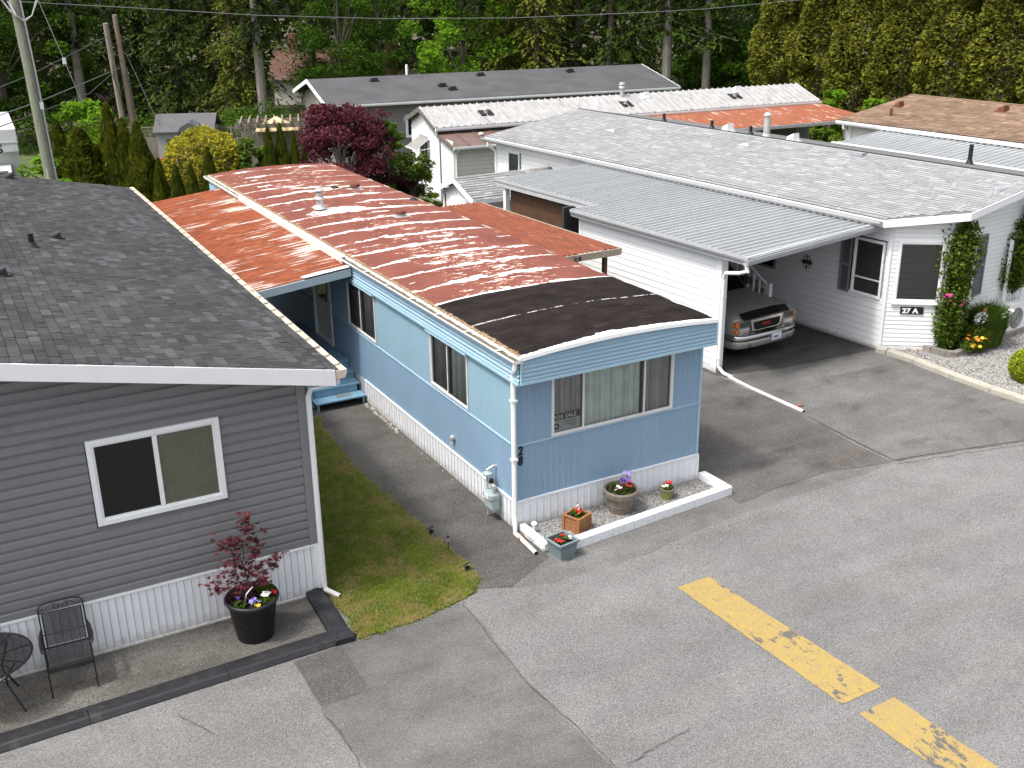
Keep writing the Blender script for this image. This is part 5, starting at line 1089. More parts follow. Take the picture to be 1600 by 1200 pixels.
boards(WH, FFr, .05, 6.5, .03, 3.75, .104, MT['vinyl'], hfr, 3.66, lambda z: (.05, 5.0 if z < 3.1 else 4.6) if z < 3.45 else (1.4, 4.4), t=.013, dutch=False, seed=8)
b = MB(); b.box(-.02, .045, -.03, .05, 0, 3.15); b.build('corner_trim', MT['white'], WH); b = MB(); b.box(BX-.05, BX+.05, BY-.022, BY+.02, 0, 3.2); b.build('corner_trim', MT['white'], WH); b = MB(); b.box(-.02, .03, 16.56, 16.62, 0, 3.1); b.build('corner_trim', MT['white'], WH)
bw = BL-.26; wn = window(WH, FB @ Matrix.Translation((.16, 1.20, .012)), bw, 1.46, (), .055, .03, MT['white'], blind=True, sill=True, label='large bay window with closed grey blinds')
wn = window(WH, FSd @ Matrix.Translation((16.6-1.0, 1.22, .012)), .86, 1.36, (), .045, .03, MT['white'], blind=True, transom=(.42,), label='two part side window with blinds beside the bay')
wn = window(WH, FFr @ Matrix.Translation((.45, 1.18, .012)), .52, 1.50, (), .05, .03, MT['white'], blind=True, transom=(.45,), label='narrow front window half hidden by the climber')
window(WH, FSd @ Matrix.Translation((16.6-15.92, 1.98, .012)), .74, .80, (), .05, .03, MT['white'], blind=True, inner_mat=MT['greenblind'])
window(WH, FSd @ Matrix.Translation((16.6-4.35, 1.25, .012)), .9, .6, (), .04, .03, MT['shutter'], pane=MT['darkglass'])
def shutter(F, w, h):
    b = MB(); s = .045
    for x0, x1, y0, y1 in ((0, s, 0, h), (w-s, w, 0, h), (s, w-s, 0, s), (s, w-s, h-s, h), (s, w-s, h*.5-s*.6, h*.5+s*.6)): b.box(x0, x1, y0, y1, .014, .05, X=F)
    y = s
    while y < h-s-.03:
        b.add([F@Vector(p) for p in ((s, y, .018), (w-s, y, .018), (w-s, y+.03, .042), (s, y+.03, .042), (s, y+.034, .018), (w-s, y+.034, .018))], ((0, 1, 2, 3), (3, 2, 5, 4))); y += .04
    b.build('shutter', MT['shutter'], WH)
shutter(FSd @ Matrix.Translation((16.6-1.37, 1.20, 0)), .31, 1.34); shutter(FFr @ Matrix.Translation((1.0, 1.2, 0)), .36, 1.46)
# number plate
SNo = thing('number_sign', 'black plate with white 27 A on the angled bay under the window', 'house number', Ww(0, 0, 0), WA)
Fp = FB @ Matrix.Translation((.36, .925, .016)); b = MB(); b.box(0, .52, 0, .175, 0, .018, X=Fp); b.build('plate', MT['black'], SNo); text('lettering', '27 A', .165, MT['fl_white'], SNo, Fp @ Matrix.Translation((.04, .028, .019)), .002, .007, 0, 1.12)
WO = thing('wall_ornament', 'black wrought scroll ornament on the carport side wall', 'wall ornament', Ww(0, 0, 0), WA); b = MB(); F = FSd @ Matrix.Translation((16.6-2.40, 1.66, .02))
for k in range(6):
    a0_ = k*math.pi/3; b.tube([F@Vector((math.cos(a0_)*.10+math.cos(t_)*.06, math.sin(a0_)*.10+math.sin(t_)*.06, .01)) for t_ in [i*.6 for i in range(11)]], .009, 4)
b.box(-.12, .12, -.03, .03, 0, .015, X=F); b.tube([F@Vector((0, -.2, .01)), F@Vector((0, .2, .01))], .01, 4); b.tube([F@Vector((-.2, 0, .01)), F@Vector((.2, 0, .01))], .01, 4); b.build('scrollwork', MT['blackm'], WO)
# roof
ang = [(-.30, .02), (1.0, -1.22)]
b = MB(); P = lambda x, y: (x, y, wz(x)-.006)
b.add([P(-.30, 16.9), P(-.30, .02), P(1.0, -1.22), P(3.765, -1.22), P(3.765, 16.9)], ((0, 1, 2, 3, 4),)); b.add([P(3.765, 16.9), P(3.765, -1.22), P(7.85, -1.22), P(7.85, 16.9)], ((0, 1, 2, 3),))
Q = lambda x, y: (x, y, wz(x)-.05); b.add([Q(-.30, 16.9), Q(-.30, .02), Q(1.0, -1.22), Q(3.765, -1.22), Q(3.765, 16.9)], ((4, 3, 2, 1, 0),)); b.build('roof', MT['shbackw'], WH)
def inroof(m):
    if m.x < 1.1: return m.y > .16-(m.x+.30)*(1.24/1.30)
    return True
shingles(WH, (-.26, -1.23, wz(-.26)), (-.26, 16.92, wz(-.26)), (1, 0, .155), 4.07, .135, .30, MT['sh_white'], MT['sh_white'], inside=inroof, th=.006, seed=4)
b = MB(); b.box(3.745, 3.79, -1.22, 16.92, wz(3.72)-.004, wz(3.765)+.022); b.build('ridge_cap', pbr('ridge_dark', (.03, .03, .032), .9), WH)
b = MB(); b.tube([(3.62, -1.22, wz(3.62)+.01), (3.62, 16.92, wz(3.62)+.01)], .03, 4); b.build('ridge_vent', MT['sh_white'], WH)
b = MB()
def strip(b, p, q, h, t=.03):
    p, q = Vector(p), Vector(q); d = (q-p); n = Vector((d.y, -d.x, 0)).normalized()*t; dn = Vector((0, 0, -h)); v = [p, q, q+dn, p+dn]
    b.add(v+[x+n for x in v], ((0, 1, 2, 3), (7, 6, 5, 4), (0, 4, 5, 1), (3, 2, 6, 7), (0, 3, 7, 4), (1, 5, 6, 2)))
strip(b, (-.31, .02, wz(-.31)-.005), (1.0, -1.23, wz(1.0)-.005), .17, .03); strip(b, (1.0, -1.23, wz(1.0)-.005), (3.765, -1.23, wz(3.765)-.005), .17); strip(b, (3.765, -1.23, 3.79), (7.85, -1.23, wz(7.85)), .17); b.build('rake_fascia', MT['white'], WH)
b = MB(); b.add([(-.30, .02, 3.0), (1.0, -1.2, 3.2), (3.7, -1.2, 3.6), (3.7, BY, 3.6), (BX, BY, 3.2), (0, 0, 3.02)], ((0, 1, 2, 3, 4, 5),)); b.box(-.30, 0, .02, 16.9, 3.0, 3.02); b.build('soffit', MT['white'], WH)
fascia(WH, (-.30, 16.9, wz(-.3)-.012), (-.30, .02, wz(-.3)-.012), .16, .02, (-1, 0, 0), MT['white'], 'eave_fascia')
gutter(WH, (-.335, .05, 3.13), (-.335, 16.95, 3.13), (-1, 0, 0), .10, .085, MT['trimlight'], MT['black'], deep=.6)
b = MB(); b.tube([(-.38, 16.6, 3.02), (-.38, 16.6, 2.9), (-.1, 16.62, 2.72), (-.05, 16.62, 2.6), (-.05, 16.62, .1)], .04, 8); b.build('downspout', MT['white'], WH)
# roof fittings
def wv(x, y, dz=0): return Ww(x, y, wz(x)+dz)
t = thing('flue_vent', 'tall silver flue on the ridge of the pale grey roof', 'flue', wv(4.05, 7.9)); b = MB(); b.lathe([(.15, 0), (.11, .1)], n=16); b.build('flashing', MT['galv'], t); b = MB(); b.lathe([(.10, .05), (.10, .55)], n=16); b.build('pipe', MT['galv'], t); b = MB(); b.lathe([(.07, .55), (.07, .62), (.125, .63), (.125, .66), (.06, .72)], n=16); b.build('cap', MT['galv'], t)
for x, y, lb in ((4.1, 12.6, 'short black pipe behind the pale roof ridge, farthest left of three'), (4.1, 10.3, 'short black pipe behind the pale roof ridge, middle of three'), (4.1, 8.6, 'short black pipe behind the pale roof ridge, beside the silver flue')): pipe_vent(None, wv(x, y), .26, .05, MT['blackp'], lb)
pipe_vent(None, Ww(6.9, 2.9, 3.3), .55, .06, MT['blackp'], 'black pipe with cone flashing near the right edge beyond the pale ridge')
box_vent(wv(2.25, 12.9), .32, .09, MT['silver'], 'flat silver vent high on the far part of the pale roof', WA); box_vent(wv(2.9, 7.5), .34, .09, MT['silver'], 'flat silver vent below the silver flue on the pale roof', WA); box_vent(wv(3.5, 3.9), .26, .07, MT['shutter'], 'small grey vent on the pale roof ridge towards the right', WA)
box_vent(wv(4.1, 9.6), .28, .24, MT['white'], 'white hooded vent behind the ridge left of the silver flue', WA); box_vent(wv(4.1, 6.9), .28, .24, MT['white'], 'white hooded vent behind the ridge right of the silver flue', WA)

# ---- carport
CP = thing('carport', 'white carport with a pale ribbed metal roof beside home 27 A', 'carport', (WX, WY, 0), WA)
def cz(x): return 2.86+(x+4.41)*.030
y = .22
def ribpanel(x0, x1, y0, y1, mat=MT['corr'], parent=CP, zf=cz, nm='roof_panel', xs=None):
    b = MB(); st = [(0, -.02), (.06, -.02), (.10, 0), (.20, 0), (.25, .045), (.42, .045), (.47, 0), (.60, 0), (.64, .018), (.78, .018), (.82, 0), (.93, 0), (.96, -.02), (1, -.02)]
    for (a, h0), (c, h1) in zip(st, st[1:]):
        ya, yb = y0+(y1-y0)*a, y0+(y1-y0)*c; b.quad((x0, ya, zf(x0)+h0), (x1, ya, zf(x1)+h0), (x1, yb, zf(x1)+h1), (x0, yb, zf(x0)+h1))
    b.add([(x0, y0+(y1-y0)*a, zf(x0)+h) for a, h in st], (tuple(range(len(st))),)); b.build(nm, mat, parent)
p = (6.26-.22)/29
for k in range(29): ribpanel(-4.38, -.12, .22+k*p, .22+(k+1)*p)
p2 = (11.0-6.26)/23
for k in range(23): ribpanel(-3.55, -.12 if k < 22 else -.14, 6.26+k*p2, 6.26+(k+1)*p2)
b = MB()
for k in range(52): yy = .25+k*.2085; b.box(-.30, -.14, yy, yy+.17, cz(-.2)+.035, cz(-.2)+.075)
b.build('joint_flashing', MT['white'], CP)
gutter(CP, (-4.40, .10, 2.89), (-4.40, 6.30, 2.89), (-1, 0, 0), .08, .10, MT['trimlight'], MT['gutterin'], name='gutter', deep=.5)
b = MB(); b.box(-4.43, -4.38, .14, 6.28, 2.71, 2.79); b.box(-4.44, -3.6, 6.27, 6.31, 2.72, 2.90); b.box(-3.66, -3.55, 6.3, 11.05, 2.70, 2.78); b.build('side_beam', MT['trimlight'], CP)
gutter(CP, (-3.57, 6.32, 2.89), (-3.57, 11.1, 2.89), (-1, 0, 0), .08, .10, MT['trimlight'], MT['gutterin'], deep=.5)
b = MB(); X0, X1 = -4.50, .22
for z0, z1, yy in ((-.15, .0, .10), (-.095, -.04, .08), (.0, .02, .13)):
    za, zb = cz(X0)+.02, cz(X1)+.02; b.add([(X0, yy, za+z0), (X1, yy+.19, zb+z0), (X1, yy+.19, zb+z1), (X0, yy, za+z1), (X0, .22, za+z0), (X1, .40, zb+z0), (X1, .40, zb+z1), (X0, .22, za+z1)], ((0, 1, 2, 3), (7, 6, 5, 4), (3, 2, 6, 7), (0, 4, 5, 1), (0, 3, 7, 4), (1, 5, 6, 2)))
b.build('front_fascia', MT['trimlight'], CP)
b = MB(); b.quad((-4.4, .22, 2.70), (-.05, .38, 2.82), (-.05, 11, 2.82), (-4.4, 6.3, 2.70)); b.build('ceiling', MT['shutter'], CP)
b = MB(); b.box(-4.20, -4.10, 1.25, 6.2, -.02, 2.74); b.build('wall', MT['vback'], CP)
FC = frame4((-4.205, 6.2, 0), (0, -1, 0), (0, 0, 1)); boards(CP, FC, 0, 4.95, -.02, 2.72, .152, MT['vinyl'], (), 8, t=.012, dutch=False, seed=9)
b = MB(); b.box(-4.235, -4.04, 1.10, 1.26, -.02, 2.72); b.build('post', MT['white'], CP); b = MB(); b.box(-4.23, -4.08, 6.17, 6.25, -.02, 2.72); b.build('post', MT['white'], CP)
b = MB(); b.tube([(-4.44, .22, 2.78), (-4.44, .14, 2.60), (-4.40, .4, 2.50), (-4.25, .95, 2.36), (-4.22, 1.04, 2.22), (-4.22, 1.04, .18), (-4.2, .9, .06), (-4.20, .6, .04)], .042, 8); b.build('downspout', MT['white'], CP)
b = MB(); b.box(-4.26, -4.14, 1.0, 1.11, 1.78, 1.81); b.box(-4.26, -4.14, 1.0, 1.11, .35, .38); b.build('downspout_strap', MT['white'], CP)
b = MB(); b.box(-3.42, -3.36, 6.7, 10.6, 0, 2.72); b.build('brown_wall', MT['brown'], CP); b = MB(); b.box(-3.6, -3.46, 10.6, 10.72, 0, 2.75); b.build('post', MT['white'], CP)
b = MB(); b.box(-4.0, -1.6, 7.2, 7.3, 0, 2.72); b.build('back_wall', MT['darkcore'], CP)  # near-black colour puts the carport's inner shade into this wall
t = thing('ground_drain_pipe', 'white drain pipe lying along the driveway edge from the carport post', 'drain pipe'); b = MB(); b.tube([(7.50, 3.72, .02), (7.47, 3.0, .015), (7.50, 1.38, .02)], .042, 10); b.build('pipe', MT['white'], t); b = MB(); b.lathe([(.036, 0), (.036, .003)], n=10); o = b.build('opening', MT['blackp'], t); o.location = (7.50, 1.376, .02); o.rotation_euler = (R(90), 0, 0)
t = thing('brick', 'orange brick under the end of the white drain pipe on the driveway', 'brick', (7.64, 1.66, -.012)); b = MB(); b.box(-.09, .09, -.04, .04, 0, .055); b.build('block', MT['brickc'], t, bevel=.006)
# stairs with white railing behind the pickup
SR = thing('carport_stairs', 'carport stairs with a white picket railing behind the pickup truck', 'stairs', (WX, WY, 0), WA)
for k in range(5):
    b = MB(); b.box(-1.15, -.05, 2.7+k*.28, 2.98+k*.28, 0, .17*(k+1)); b.build('step', MT['woodg'], SR)
b = MB(); b.box(-1.15, -.05, 4.1, 6.0, .80, .88); b.build('landing', MT['woodg'], SR)
b = MB(); b.box(-1.24, -1.15, 2.44, 2.53, 0, 1.28); b.build('newel_post', MT['white'], SR)
b = MB(); b.tube([(-1.2, 2.5, 1.20), (-1.2, 3.9, 2.0)], .035, 4); b.tube([(-1.2, 2.5, .42), (-1.2, 3.9, 1.15)], .025, 4); b.tube([(-1.2, 3.9, 2.0), (-1.2, 5.9, 2.0)], .035, 4); b.build('rail', MT['white'], SR)
b = MB(); b.box(-.02, .02, -.02, .02, 0, 1); pm = b.mesh('picket', MT['white'])
for k in range(16): yy = 2.62+k*.2; inst('picket', pm, SR, (-1.2, yy, min(.45+(yy-2.5)*.52, 1.2)), (0, 0, 0), (1, 1, .78))
# ---- pickup truck
TK = thing('pickup_truck', 'pewter pickup truck with amber corner lights parked in the white carport', 'pickup truck', Ww(-2.50, 1.20, 0), WA)
# cross sections along +y (front bumper at y=0); half width profile points (x,z)
def section(y, zs, hw, top, sh, crown):
    # returns list of points from left sill over the top to right sill
    pts = [(-hw*.97, zs), (-hw, zs+.12), (-hw, sh-.14), (-hw*.975, sh-.04), (-hw*.93, sh), (-hw*.6, top-crown*.35), (-hw*.25, top), (hw*.25, top), (hw*.6, top-crown*.35), (hw*.93, sh), (hw*.975, sh-.04), (hw, sh-.14), (hw, zs+.12), (hw*.97, zs)]
    return [(x, y, z) for x, z in pts]
S = [section(.16, .62, .93, 1.02, 1.00, .02), section(.20, .55, .975, 1.08, 1.045, .02), section(.42, .5, .995, 1.13, 1.08, .03), section(1.0, .5, 1.0, 1.165, 1.10, .035), section(1.55, .5, 1.0, 1.19, 1.12, .04), section(1.62, .5, 1.0, 1.19, 1.14, .04)]
b = MB(); n = 14; P = [p for s in S for p in s]; b.add(P, [(j*n+i, j*n+i+1, (j+1)*n+i+1, (j+1)*n+i) for j in range(len(S)-1) for i in range(n-1)]); b.add(S[0], (tuple(range(n)),)); b.build('body', MT['truckp'], TK, smooth=True)
b = MB(); b.box(-1.0, 1.0, 1.62, 3.2, .5, 1.14); b.build('cab', MT['truckp'], TK, bevel=.03)
b = MB(); b.add([(-.90, 1.62, 1.15), (.90, 1.62, 1.15), (.74, 2.32, 1.84), (-.74, 2.32, 1.84), (-.98, 3.2, 1.13), (.98, 3.2, 1.13), (.76, 3.15, 1.84), (-.76, 3.15, 1.84)], ((2, 6, 7, 3), (0, 3, 7, 4), (1, 5, 6, 2), (4, 7, 6, 5))); b.build('cab_roof', MT['truckp'], TK)
b = MB(); b.add([(-.84, 1.66, 1.18), (.84, 1.66, 1.18), (.70, 2.30, 1.80), (-.70, 2.30, 1.80)], ((0, 1, 2, 3),)); b.build('windshield', MT['darkglass'], TK)
b = MB(); b.box(-1.0, -.9, 3.25, 5.4, .5, 1.22); b.box(.9, 1.0, 3.25, 5.4, .5, 1.22); b.box(-1, 1, 5.3, 5.4, .5, 1.22); b.box(-1, 1, 3.2, 5.4, .5, .62); b.build('bed', MT['truckp'], TK)
b = MB(); b.box(-.80, .80, .165, .19, 1.035, 1.045); b.add([(-.74, .10, 1.015), (-.4, .06, 1.03), (.4, .06, 1.03), (.74, .10, 1.015), (.76, .26, 1.115), (.4, .26, 1.14), (-.4, .26, 1.14), (-.76, .26, 1.115)], ((0, 1, 6, 7), (1, 2, 5, 6), (2, 3, 4, 5))); b.add([(-.74, .10, .985), (-.4, .06, 1.0), (.4, .06, 1.0), (.74, .10, .985), (-.74, .10, 1.015), (-.4, .06, 1.03), (.4, .06, 1.03), (.74, .10, 1.015)], ((0, 1, 5, 4), (1, 2, 6, 5), (2, 3, 7, 6))); b.build('hood_deflector', pbr('gloss_black', (.01, .01, .012), .15, spec=.6), TK)
# grille
Gf = frame4((0, .115, .66), (1, 0, 0), (0, 0, 1)); b = MB()
o = [(-.52, .32), (.52, .32), (.47, .06), (.36, 0), (-.36, 0), (-.47, .06)]; i_ = [(-.44, .255), (.44, .255), (.41, .095), (.33, .055), (-.33, .055), (-.41, .095)]
vs = [Gf@Vector((x, y, .03)) for x, y in o]+[Gf@Vector((x, y, .03)) for x, y in i_]+[Gf@Vector((x, y, -.05)) for x, y in o]+[Gf@Vector((x, y, -.02)) for x, y in i_]
b.add(vs, [(k, (k+1) % 6, (k+1) % 6+6, k+6) for k in range(6)]+[(k+12, (k+1) % 6+12, (k+1) % 6, k) for k in range(6)]+[(k+6, (k+1) % 6+6, (k+1) % 6+18, k+18) for k in range(6)]); gr = b.build('grille', MT['chrome'], TK)
b = MB(); b.add([Gf@Vector((x, y, -.018)) for x, y in i_], (tuple(range(6))[::-1],)); b.build('grille_backing', MT['black'], gr); b = MB()
for k in range(5): b.box(-.43, .43, .08+k*.036, .088+k*.036, -.015, .004, X=Gf)
b.build('grille_bars', MT['blackm'], gr)
text('badge', 'GMC', .080, MT['red'], TK, Gf @ Matrix.Translation((-.15, .132, .012)), .006, .001, 0, 1.6)
for s in (-1, 1):
    x0, x1 = (s*.55, s*.86) if s > 0 else (-.86, -.55)
    b = MB(); b.box(x0-.02, x1+.04 if s > 0 else x1, .10, .2, .66, 1.0); b.box(min(s*.53, s*.9), max(s*.53, s*.9), .13, .22, .655, .985); b.build('headlight_housing', MT['truckp'], TK)
    hl = MB(); hl.box(x0, x1, .075, .11, .85, .98); hl.box(x0, x1, .085, .11, .69, .80); h = hl.build('headlight', MT['chrome'], TK, bevel=.012); q = MB(); q.box(x0-.004, x1+.004, .068, .074, .845, .985); q.build('lens', MT['lampglass'], h)
    b = MB(); xa, xb = (.87, .965) if s > 0 else (-.965, -.87); b.box(xa, xb, .105, .24, .85, .98); b.box(xa, xb, .115, .20, .70, .79); b.build('corner_light', MT['orange'], TK, bevel=.01)
    f = MB(); f.lathe([(.075, 0), (.055, .02), (.01, .025)], n=14); o_ = f.build('fog_light', MT['lampglass'], TK); o_.location = (s*.62, -.005, .42); o_.rotation_euler = (R(90), 0, 0)
# bumper wrapped round the corners
def wrap(zs, name, mat, inset=0):
    b = MB(); xs = [(-1.02, .42), (-1.01, .20), (-.93, .06), (-.75, -.01), (-.4, -.045), (0, -.055), (.4, -.045), (.75, -.01), (.93, .06), (1.01, .20), (1.02, .42)]
    prof = zs; P = [(x*(1-.02*d), y+d*.3, z) for z, d in prof for x, y in xs]; m = len(xs); b.add(P, [(j*m+i, j*m+i+1, (j+1)*m+i+1, (j+1)*m+i) for j in range(len(prof)-1) for i in range(m-1)]); return b.build(name, mat, TK, smooth=True)
wrap([(.34, .18), (.37, .05), (.46, 0), (.50, .01), (.515, .09)], 'lower_valance', MT['truckp']); wrap([(.515, .09), (.53, .0), (.585, -.02), (.64, 0), (.66, .10), (.67, .3)], 'bumper', MT['chrome'])
b = MB(); b.box(-.45, .45, -.02, .08, .40, .46); b.box(-.30, .30, -.03, .05, .535, .60); b.build('air_intake', MT['black'], TK)
b = MB(); b.box(.02, .33, -.085, -.07, .44, .60); pl_ = b.build('licence_plate', MT['plate'], TK); text('plate_text', '7485', .085, MT['plateblue'], pl_, frame4((.055, -.087, .48), (1, 0, 0), (0, 0, 1)), .001, .002, 0, 1.1)
for sx in (-1, 1):
    for yy in (.92, 4.4):
        w_ = MB(); w_.lathe([(.20, -.12), (.36, -.12), (.385, -.09), (.385, .09), (.36, .12), (.20, .12)], n=28, cap=False); o_ = w_.build('wheel', MT['tyre'], TK, smooth=False); o_.location = (sx*.86, yy, .385); o_.rotation_euler = (0, R(90), 0)
        w_ = MB(); w_.lathe([(.20, .06*sx), (.19, .1*sx), (.05, .085*sx), (.01, .11*sx)], n=20, cap=False); w_.build('rim', MT['chrome'], o_)
b = MB(); b.box(-.74, .74, .4, 5.2, .36, .5); b.box(-1.005, 1.005, .55, 1.30, .38, .76); b.build('underbody', MT['black'], TK)
for s in (-1, 1): b = MB(); b.box(s*1.12-.09, s*1.12+.09, 1.9, 2.02, 1.15, 1.36); b.tube([(s*.98, 1.97, 1.2), (s*1.1, 1.97, 1.22)], .02, 5); b.build('mirror', MT['blackp'], TK)

# ---- planting bed of 27 A
t = thing('planting_bed_edging', 'grey brown stone edging of the flower bed at home 27 A', 'edging'); 
ed = [(12.48, 2.98), (12.62, 2.16), (12.78, 2.02), (14.2, 2.20), (16.6, 2.62)]; g = random.Random(6)
for (p, q) in zip(ed, ed[1:]):
    L = math.dist(p, q); n_ = max(1, int(L/.40))
    for k in range(n_):
        a, c = k/n_, (k+1)/n_; P0 = Vector((p[0]+(q[0]-p[0])*a, p[1]+(q[1]-p[1])*a, 0)); P1 = Vector((p[0]+(q[0]-p[0])*c, p[1]+(q[1]-p[1])*c, 0)); d = (P1-P0).normalized(); nn = Vector((-d.y, d.x, 0)); X = Matrix((d, nn, Vector((0, 0, 1)))).transposed().to_4x4(); X.translation = P0
        b = MB(); b.box(0, (P1-P0).length-.012, 0, .13, -.03, .17+g.uniform(-.012, .012), X=X); b.build('stone_block', MT['stone'], t, bevel=.012)
b = MB(); b.slab([(12.55, 3.0), (12.7, 2.2), (14.2, 2.3), (16.6, 2.75), (16.6, 3.3), (12.6, 3.2)], 0, .12); b.build('flower_bed_soil', MT['pot_soil'], kind='structure')
sheet('gravel_yard', [(11.9, 3.2), (11.85, .9), (11.9, -1.2), (20, -1.2), (20, 2.9), (16.6, 2.8), (12.7, 2.1), (12.5, 3.0)], .0, MT['gravel'])
g = random.Random(22); b = MB()
for _ in range(15000):
    x, y = 11.9+4.6*g.random()**1.2, g.uniform(-.6, 3.0)
    if y > 2.1+.12*(x-12.6) and x > 12.4: continue
    stone(b, x, y, .024, g.uniform(.014, .032), g)
b.build('gravel', MT['gravel'], kind='stuff')
KC = thing('concrete_kerb', 'pale mossy concrete kerb between the carport slab and the gravel yard', 'kerb'); kp = [(11.52, 3.28), (11.62, 3.05), (11.66, 2.3), (11.60, 1.2), (11.62, .2), (11.72, -.9), (11.9, -2.6)]
for i, (p, q) in enumerate(zip(kp, kp[1:])):
    P0, P1 = Vector((*p, 0)), Vector((*q, 0)); d = (P1-P0).normalized(); nn = Vector((-d.y, d.x, 0)); X = Matrix((d, nn, Vector((0, 0, 1)))).transposed().to_4x4(); X.translation = P0; b = MB(); b.box(0, (P1-P0).length-.008, 0, .22, -.05, .12, X=X); b.build('kerb_block', MT['concrete'], KC, bevel=.02)
t = thing('mixed_stones', 'few reddish and white stones at the corner of the flower bed', 'stones', (12.35, 2.9, .02)); g = random.Random(8)
for k in range(7): o_ = inst('stone', g.choice(rm), t, (g.uniform(-.3, .3), g.uniform(-.25, .2), .0), (0, 0, g.uniform(0, 6)), (g.uniform(1, 1.8),)*3)
for k in range(3):
    b = MB(); blob = [(math.cos(a*1.05)*.08, math.sin(a*1.05)*.05, 0) for a in range(6)]; b.add(blob+[(x*.6, y*.6, .07) for x, y, z in blob], [(i, (i+1) % 6, (i+1) % 6+6, i+6) for i in range(6)]+[tuple(range(6, 12))]); b.build('red_stone', MT['terra'], t, loc=(.12+k*.14, -.02+.03*k, .12), rz=k)
# plants against the bay
g = random.Random(51)
def climber(name, lb, base, pts, n, s, mat, spread, loc=None):
    t = thing(name, lb, 'climbing plant', base); b = MB(); b.tube([(0, 0, 0)]+[(p[0]*.8, p[1]*.8, p[2]) for p in pts], .015, 5); b.tube([(.08, .05, 0)]+[(p[0]*.7+.08, p[1], p[2]*.96) for p in pts], .01, 5); b.build('stem', MT['bark'], t); b = MB()
    for i in range(n):
        k = g.random()*(len(pts)-1); a = int(k); f = k-a; p = Vector(pts[a][:3]).lerp(Vector(pts[a+1][:3]), f); r = pts[a][3]*(1-f)+pts[a+1][3]*f
        v = Vector((g.gauss(0, 1), g.gauss(0, 1), g.gauss(0, 1))).normalized()*r*(.25+.6*g.random()); v.y *= .75; cl = .5+.4*math.sin(p.z*9+v.x*14)+g.uniform(-.25, .25); leafq(b, p+v, s*g.uniform(.7, 1.3), g, cl, .5)
    b.build('foliage', MT[mat], t); return t
cb = Ww(1.14, -1.02, .1)
VC = climber('climbing_vine', 'clematis climber with purple blooms on the bay corner of home 27 A', cb, [(-.10, 0, .15, .34), (-.08, -.0, .7, .56), (-.04, -.05, 1.25, .62), (.04, .05, 1.7, .42), (.06, .05, 2.1, .72), (.10, .08, 2.45, .80), (.14, .12, 2.80, .42)], 9000, .085, 'vine', .2)
flowers(VC, MT['fl_mag'], [(-.38+g.uniform(-.12, .1), -.14+g.uniform(-.1, .1), 1.30+g.uniform(-.15, .12)) for _ in range(12)]+[(-.05+g.uniform(-.1, .1), -.3, 1.2+g.uniform(-.1, .1)) for _ in range(5)], .055, g)
cb2 = Ww(3.75, -1.0, .1); climber('climbing_vine', 'dark climber on the white front wall at the right edge of the photo', cb2, [(-.35, 0, 1.2, .3), (-.30, 0, 1.5, .6), (-.1, 0, 2.0, .75), (.05, 0, 2.5, .7), (.25, 0, 2.85, .6), (.5, 0, 3.0, .3)], 7000, .085, 'vine', .2)
t = thing('trellis', 'white lattice trellis beside the heat pump', 'trellis', Ww(3.55, -1.0, 0), WA); b = MB(); b.box(-.42, -.36, -.03, .03, 0, 2.4); b.box(.3, .36, -.03, .03, 0, 2.4); b.build('post', MT['white'], t); b = MB(); lattice(b, (-.36, .0, .3), (1, 0, 0), (0, 0, 1), .66, 1.2, .14, .012); b.build('lattice', MT['white'], t)
# bushy grass like perennials
def grassy(name, lb, base, n, h, r, mat, cat='plant', arch=.5):
    t = thing(name, lb, cat, base); b = MB()
    for _ in range(n):
        a = g.uniform(0, 6.28); q = r*math.sqrt(g.random())*.75; x, y = q*math.cos(a), q*math.sin(a); hh = h*g.uniform(.55, 1.05)*(1-.35*(q/r)**2); a2 = a+g.uniform(-1, 1); o = arch*hh*g.uniform(.1, .6); dx, dy = math.cos(a2), math.sin(a2); w = g.uniform(.006, .014); tn = g.random()
        p0, p1, p2 = Vector((x, y, 0)), Vector((x+dx*o*.35, y+dy*o*.35, hh*.7)), Vector((x+dx*o, y+dy*o, hh)); s = Vector((-dy, dx, 0))*w; b.add([p0-s, p0+s, p1+s, p1-s, p2], ((0, 1, 2, 3), (3, 2, 4)), tn)
    b.build('foliage', MT[mat], t); return t
t = grassy('perennial_clump', 'tall feathery green perennial with white blooms beside the heat pump', Ww(2.22, -1.22, .1), 3200, 1.02, .52, 'shrub', arch=.8)
bb = MB(); blob_leaves(bb, (0, 0, .5), (.45, .38, .46), 2600, .05, g, .35, shell=.3); bb.build('inner_foliage', MT['vine'], t)
flowers(t, MT['fl_white'], [(.02, -.42, .80), (.10, -.44, .84), (.22, -.42, .88), (.28, -.4, .92), (.0, -.45, .74), (.3, -.42, .86)], .055, g)
t = grassy('perennial_clump', 'broad green clump behind the orange and yellow flowers', Ww(1.75, -1.28, .1), 900, .62, .45, 'vine'); bb = MB(); blob_leaves(bb, (0, 0, .3), (.45, .3, .35), 1500, .055, g, .4, shell=.2); bb.build('inner_foliage', MT['vine'], t)
t = thing('marigold_patch', 'low patch of orange and yellow flowers in the corner of the flower bed', 'flowers', Ww(1.50, -1.42, .12), WA); bb = MB(); blob_leaves(bb, (0, 0, .14), (.46, .24, .18), 1300, .045, g, .5, shell=.1); bb.build('foliage', MT['shrub'], t)
flowers(t, MT['fl_yellow'], [(g.uniform(-.35, .45), g.uniform(-.26, -.05), g.uniform(.16, .36)) for _ in range(13)], .062, g); flowers(t, MT['fl_orange'], [(g.uniform(-.35, .5), g.uniform(-.24, .05), g.uniform(.28, .42)) for _ in range(10)], .056, g)
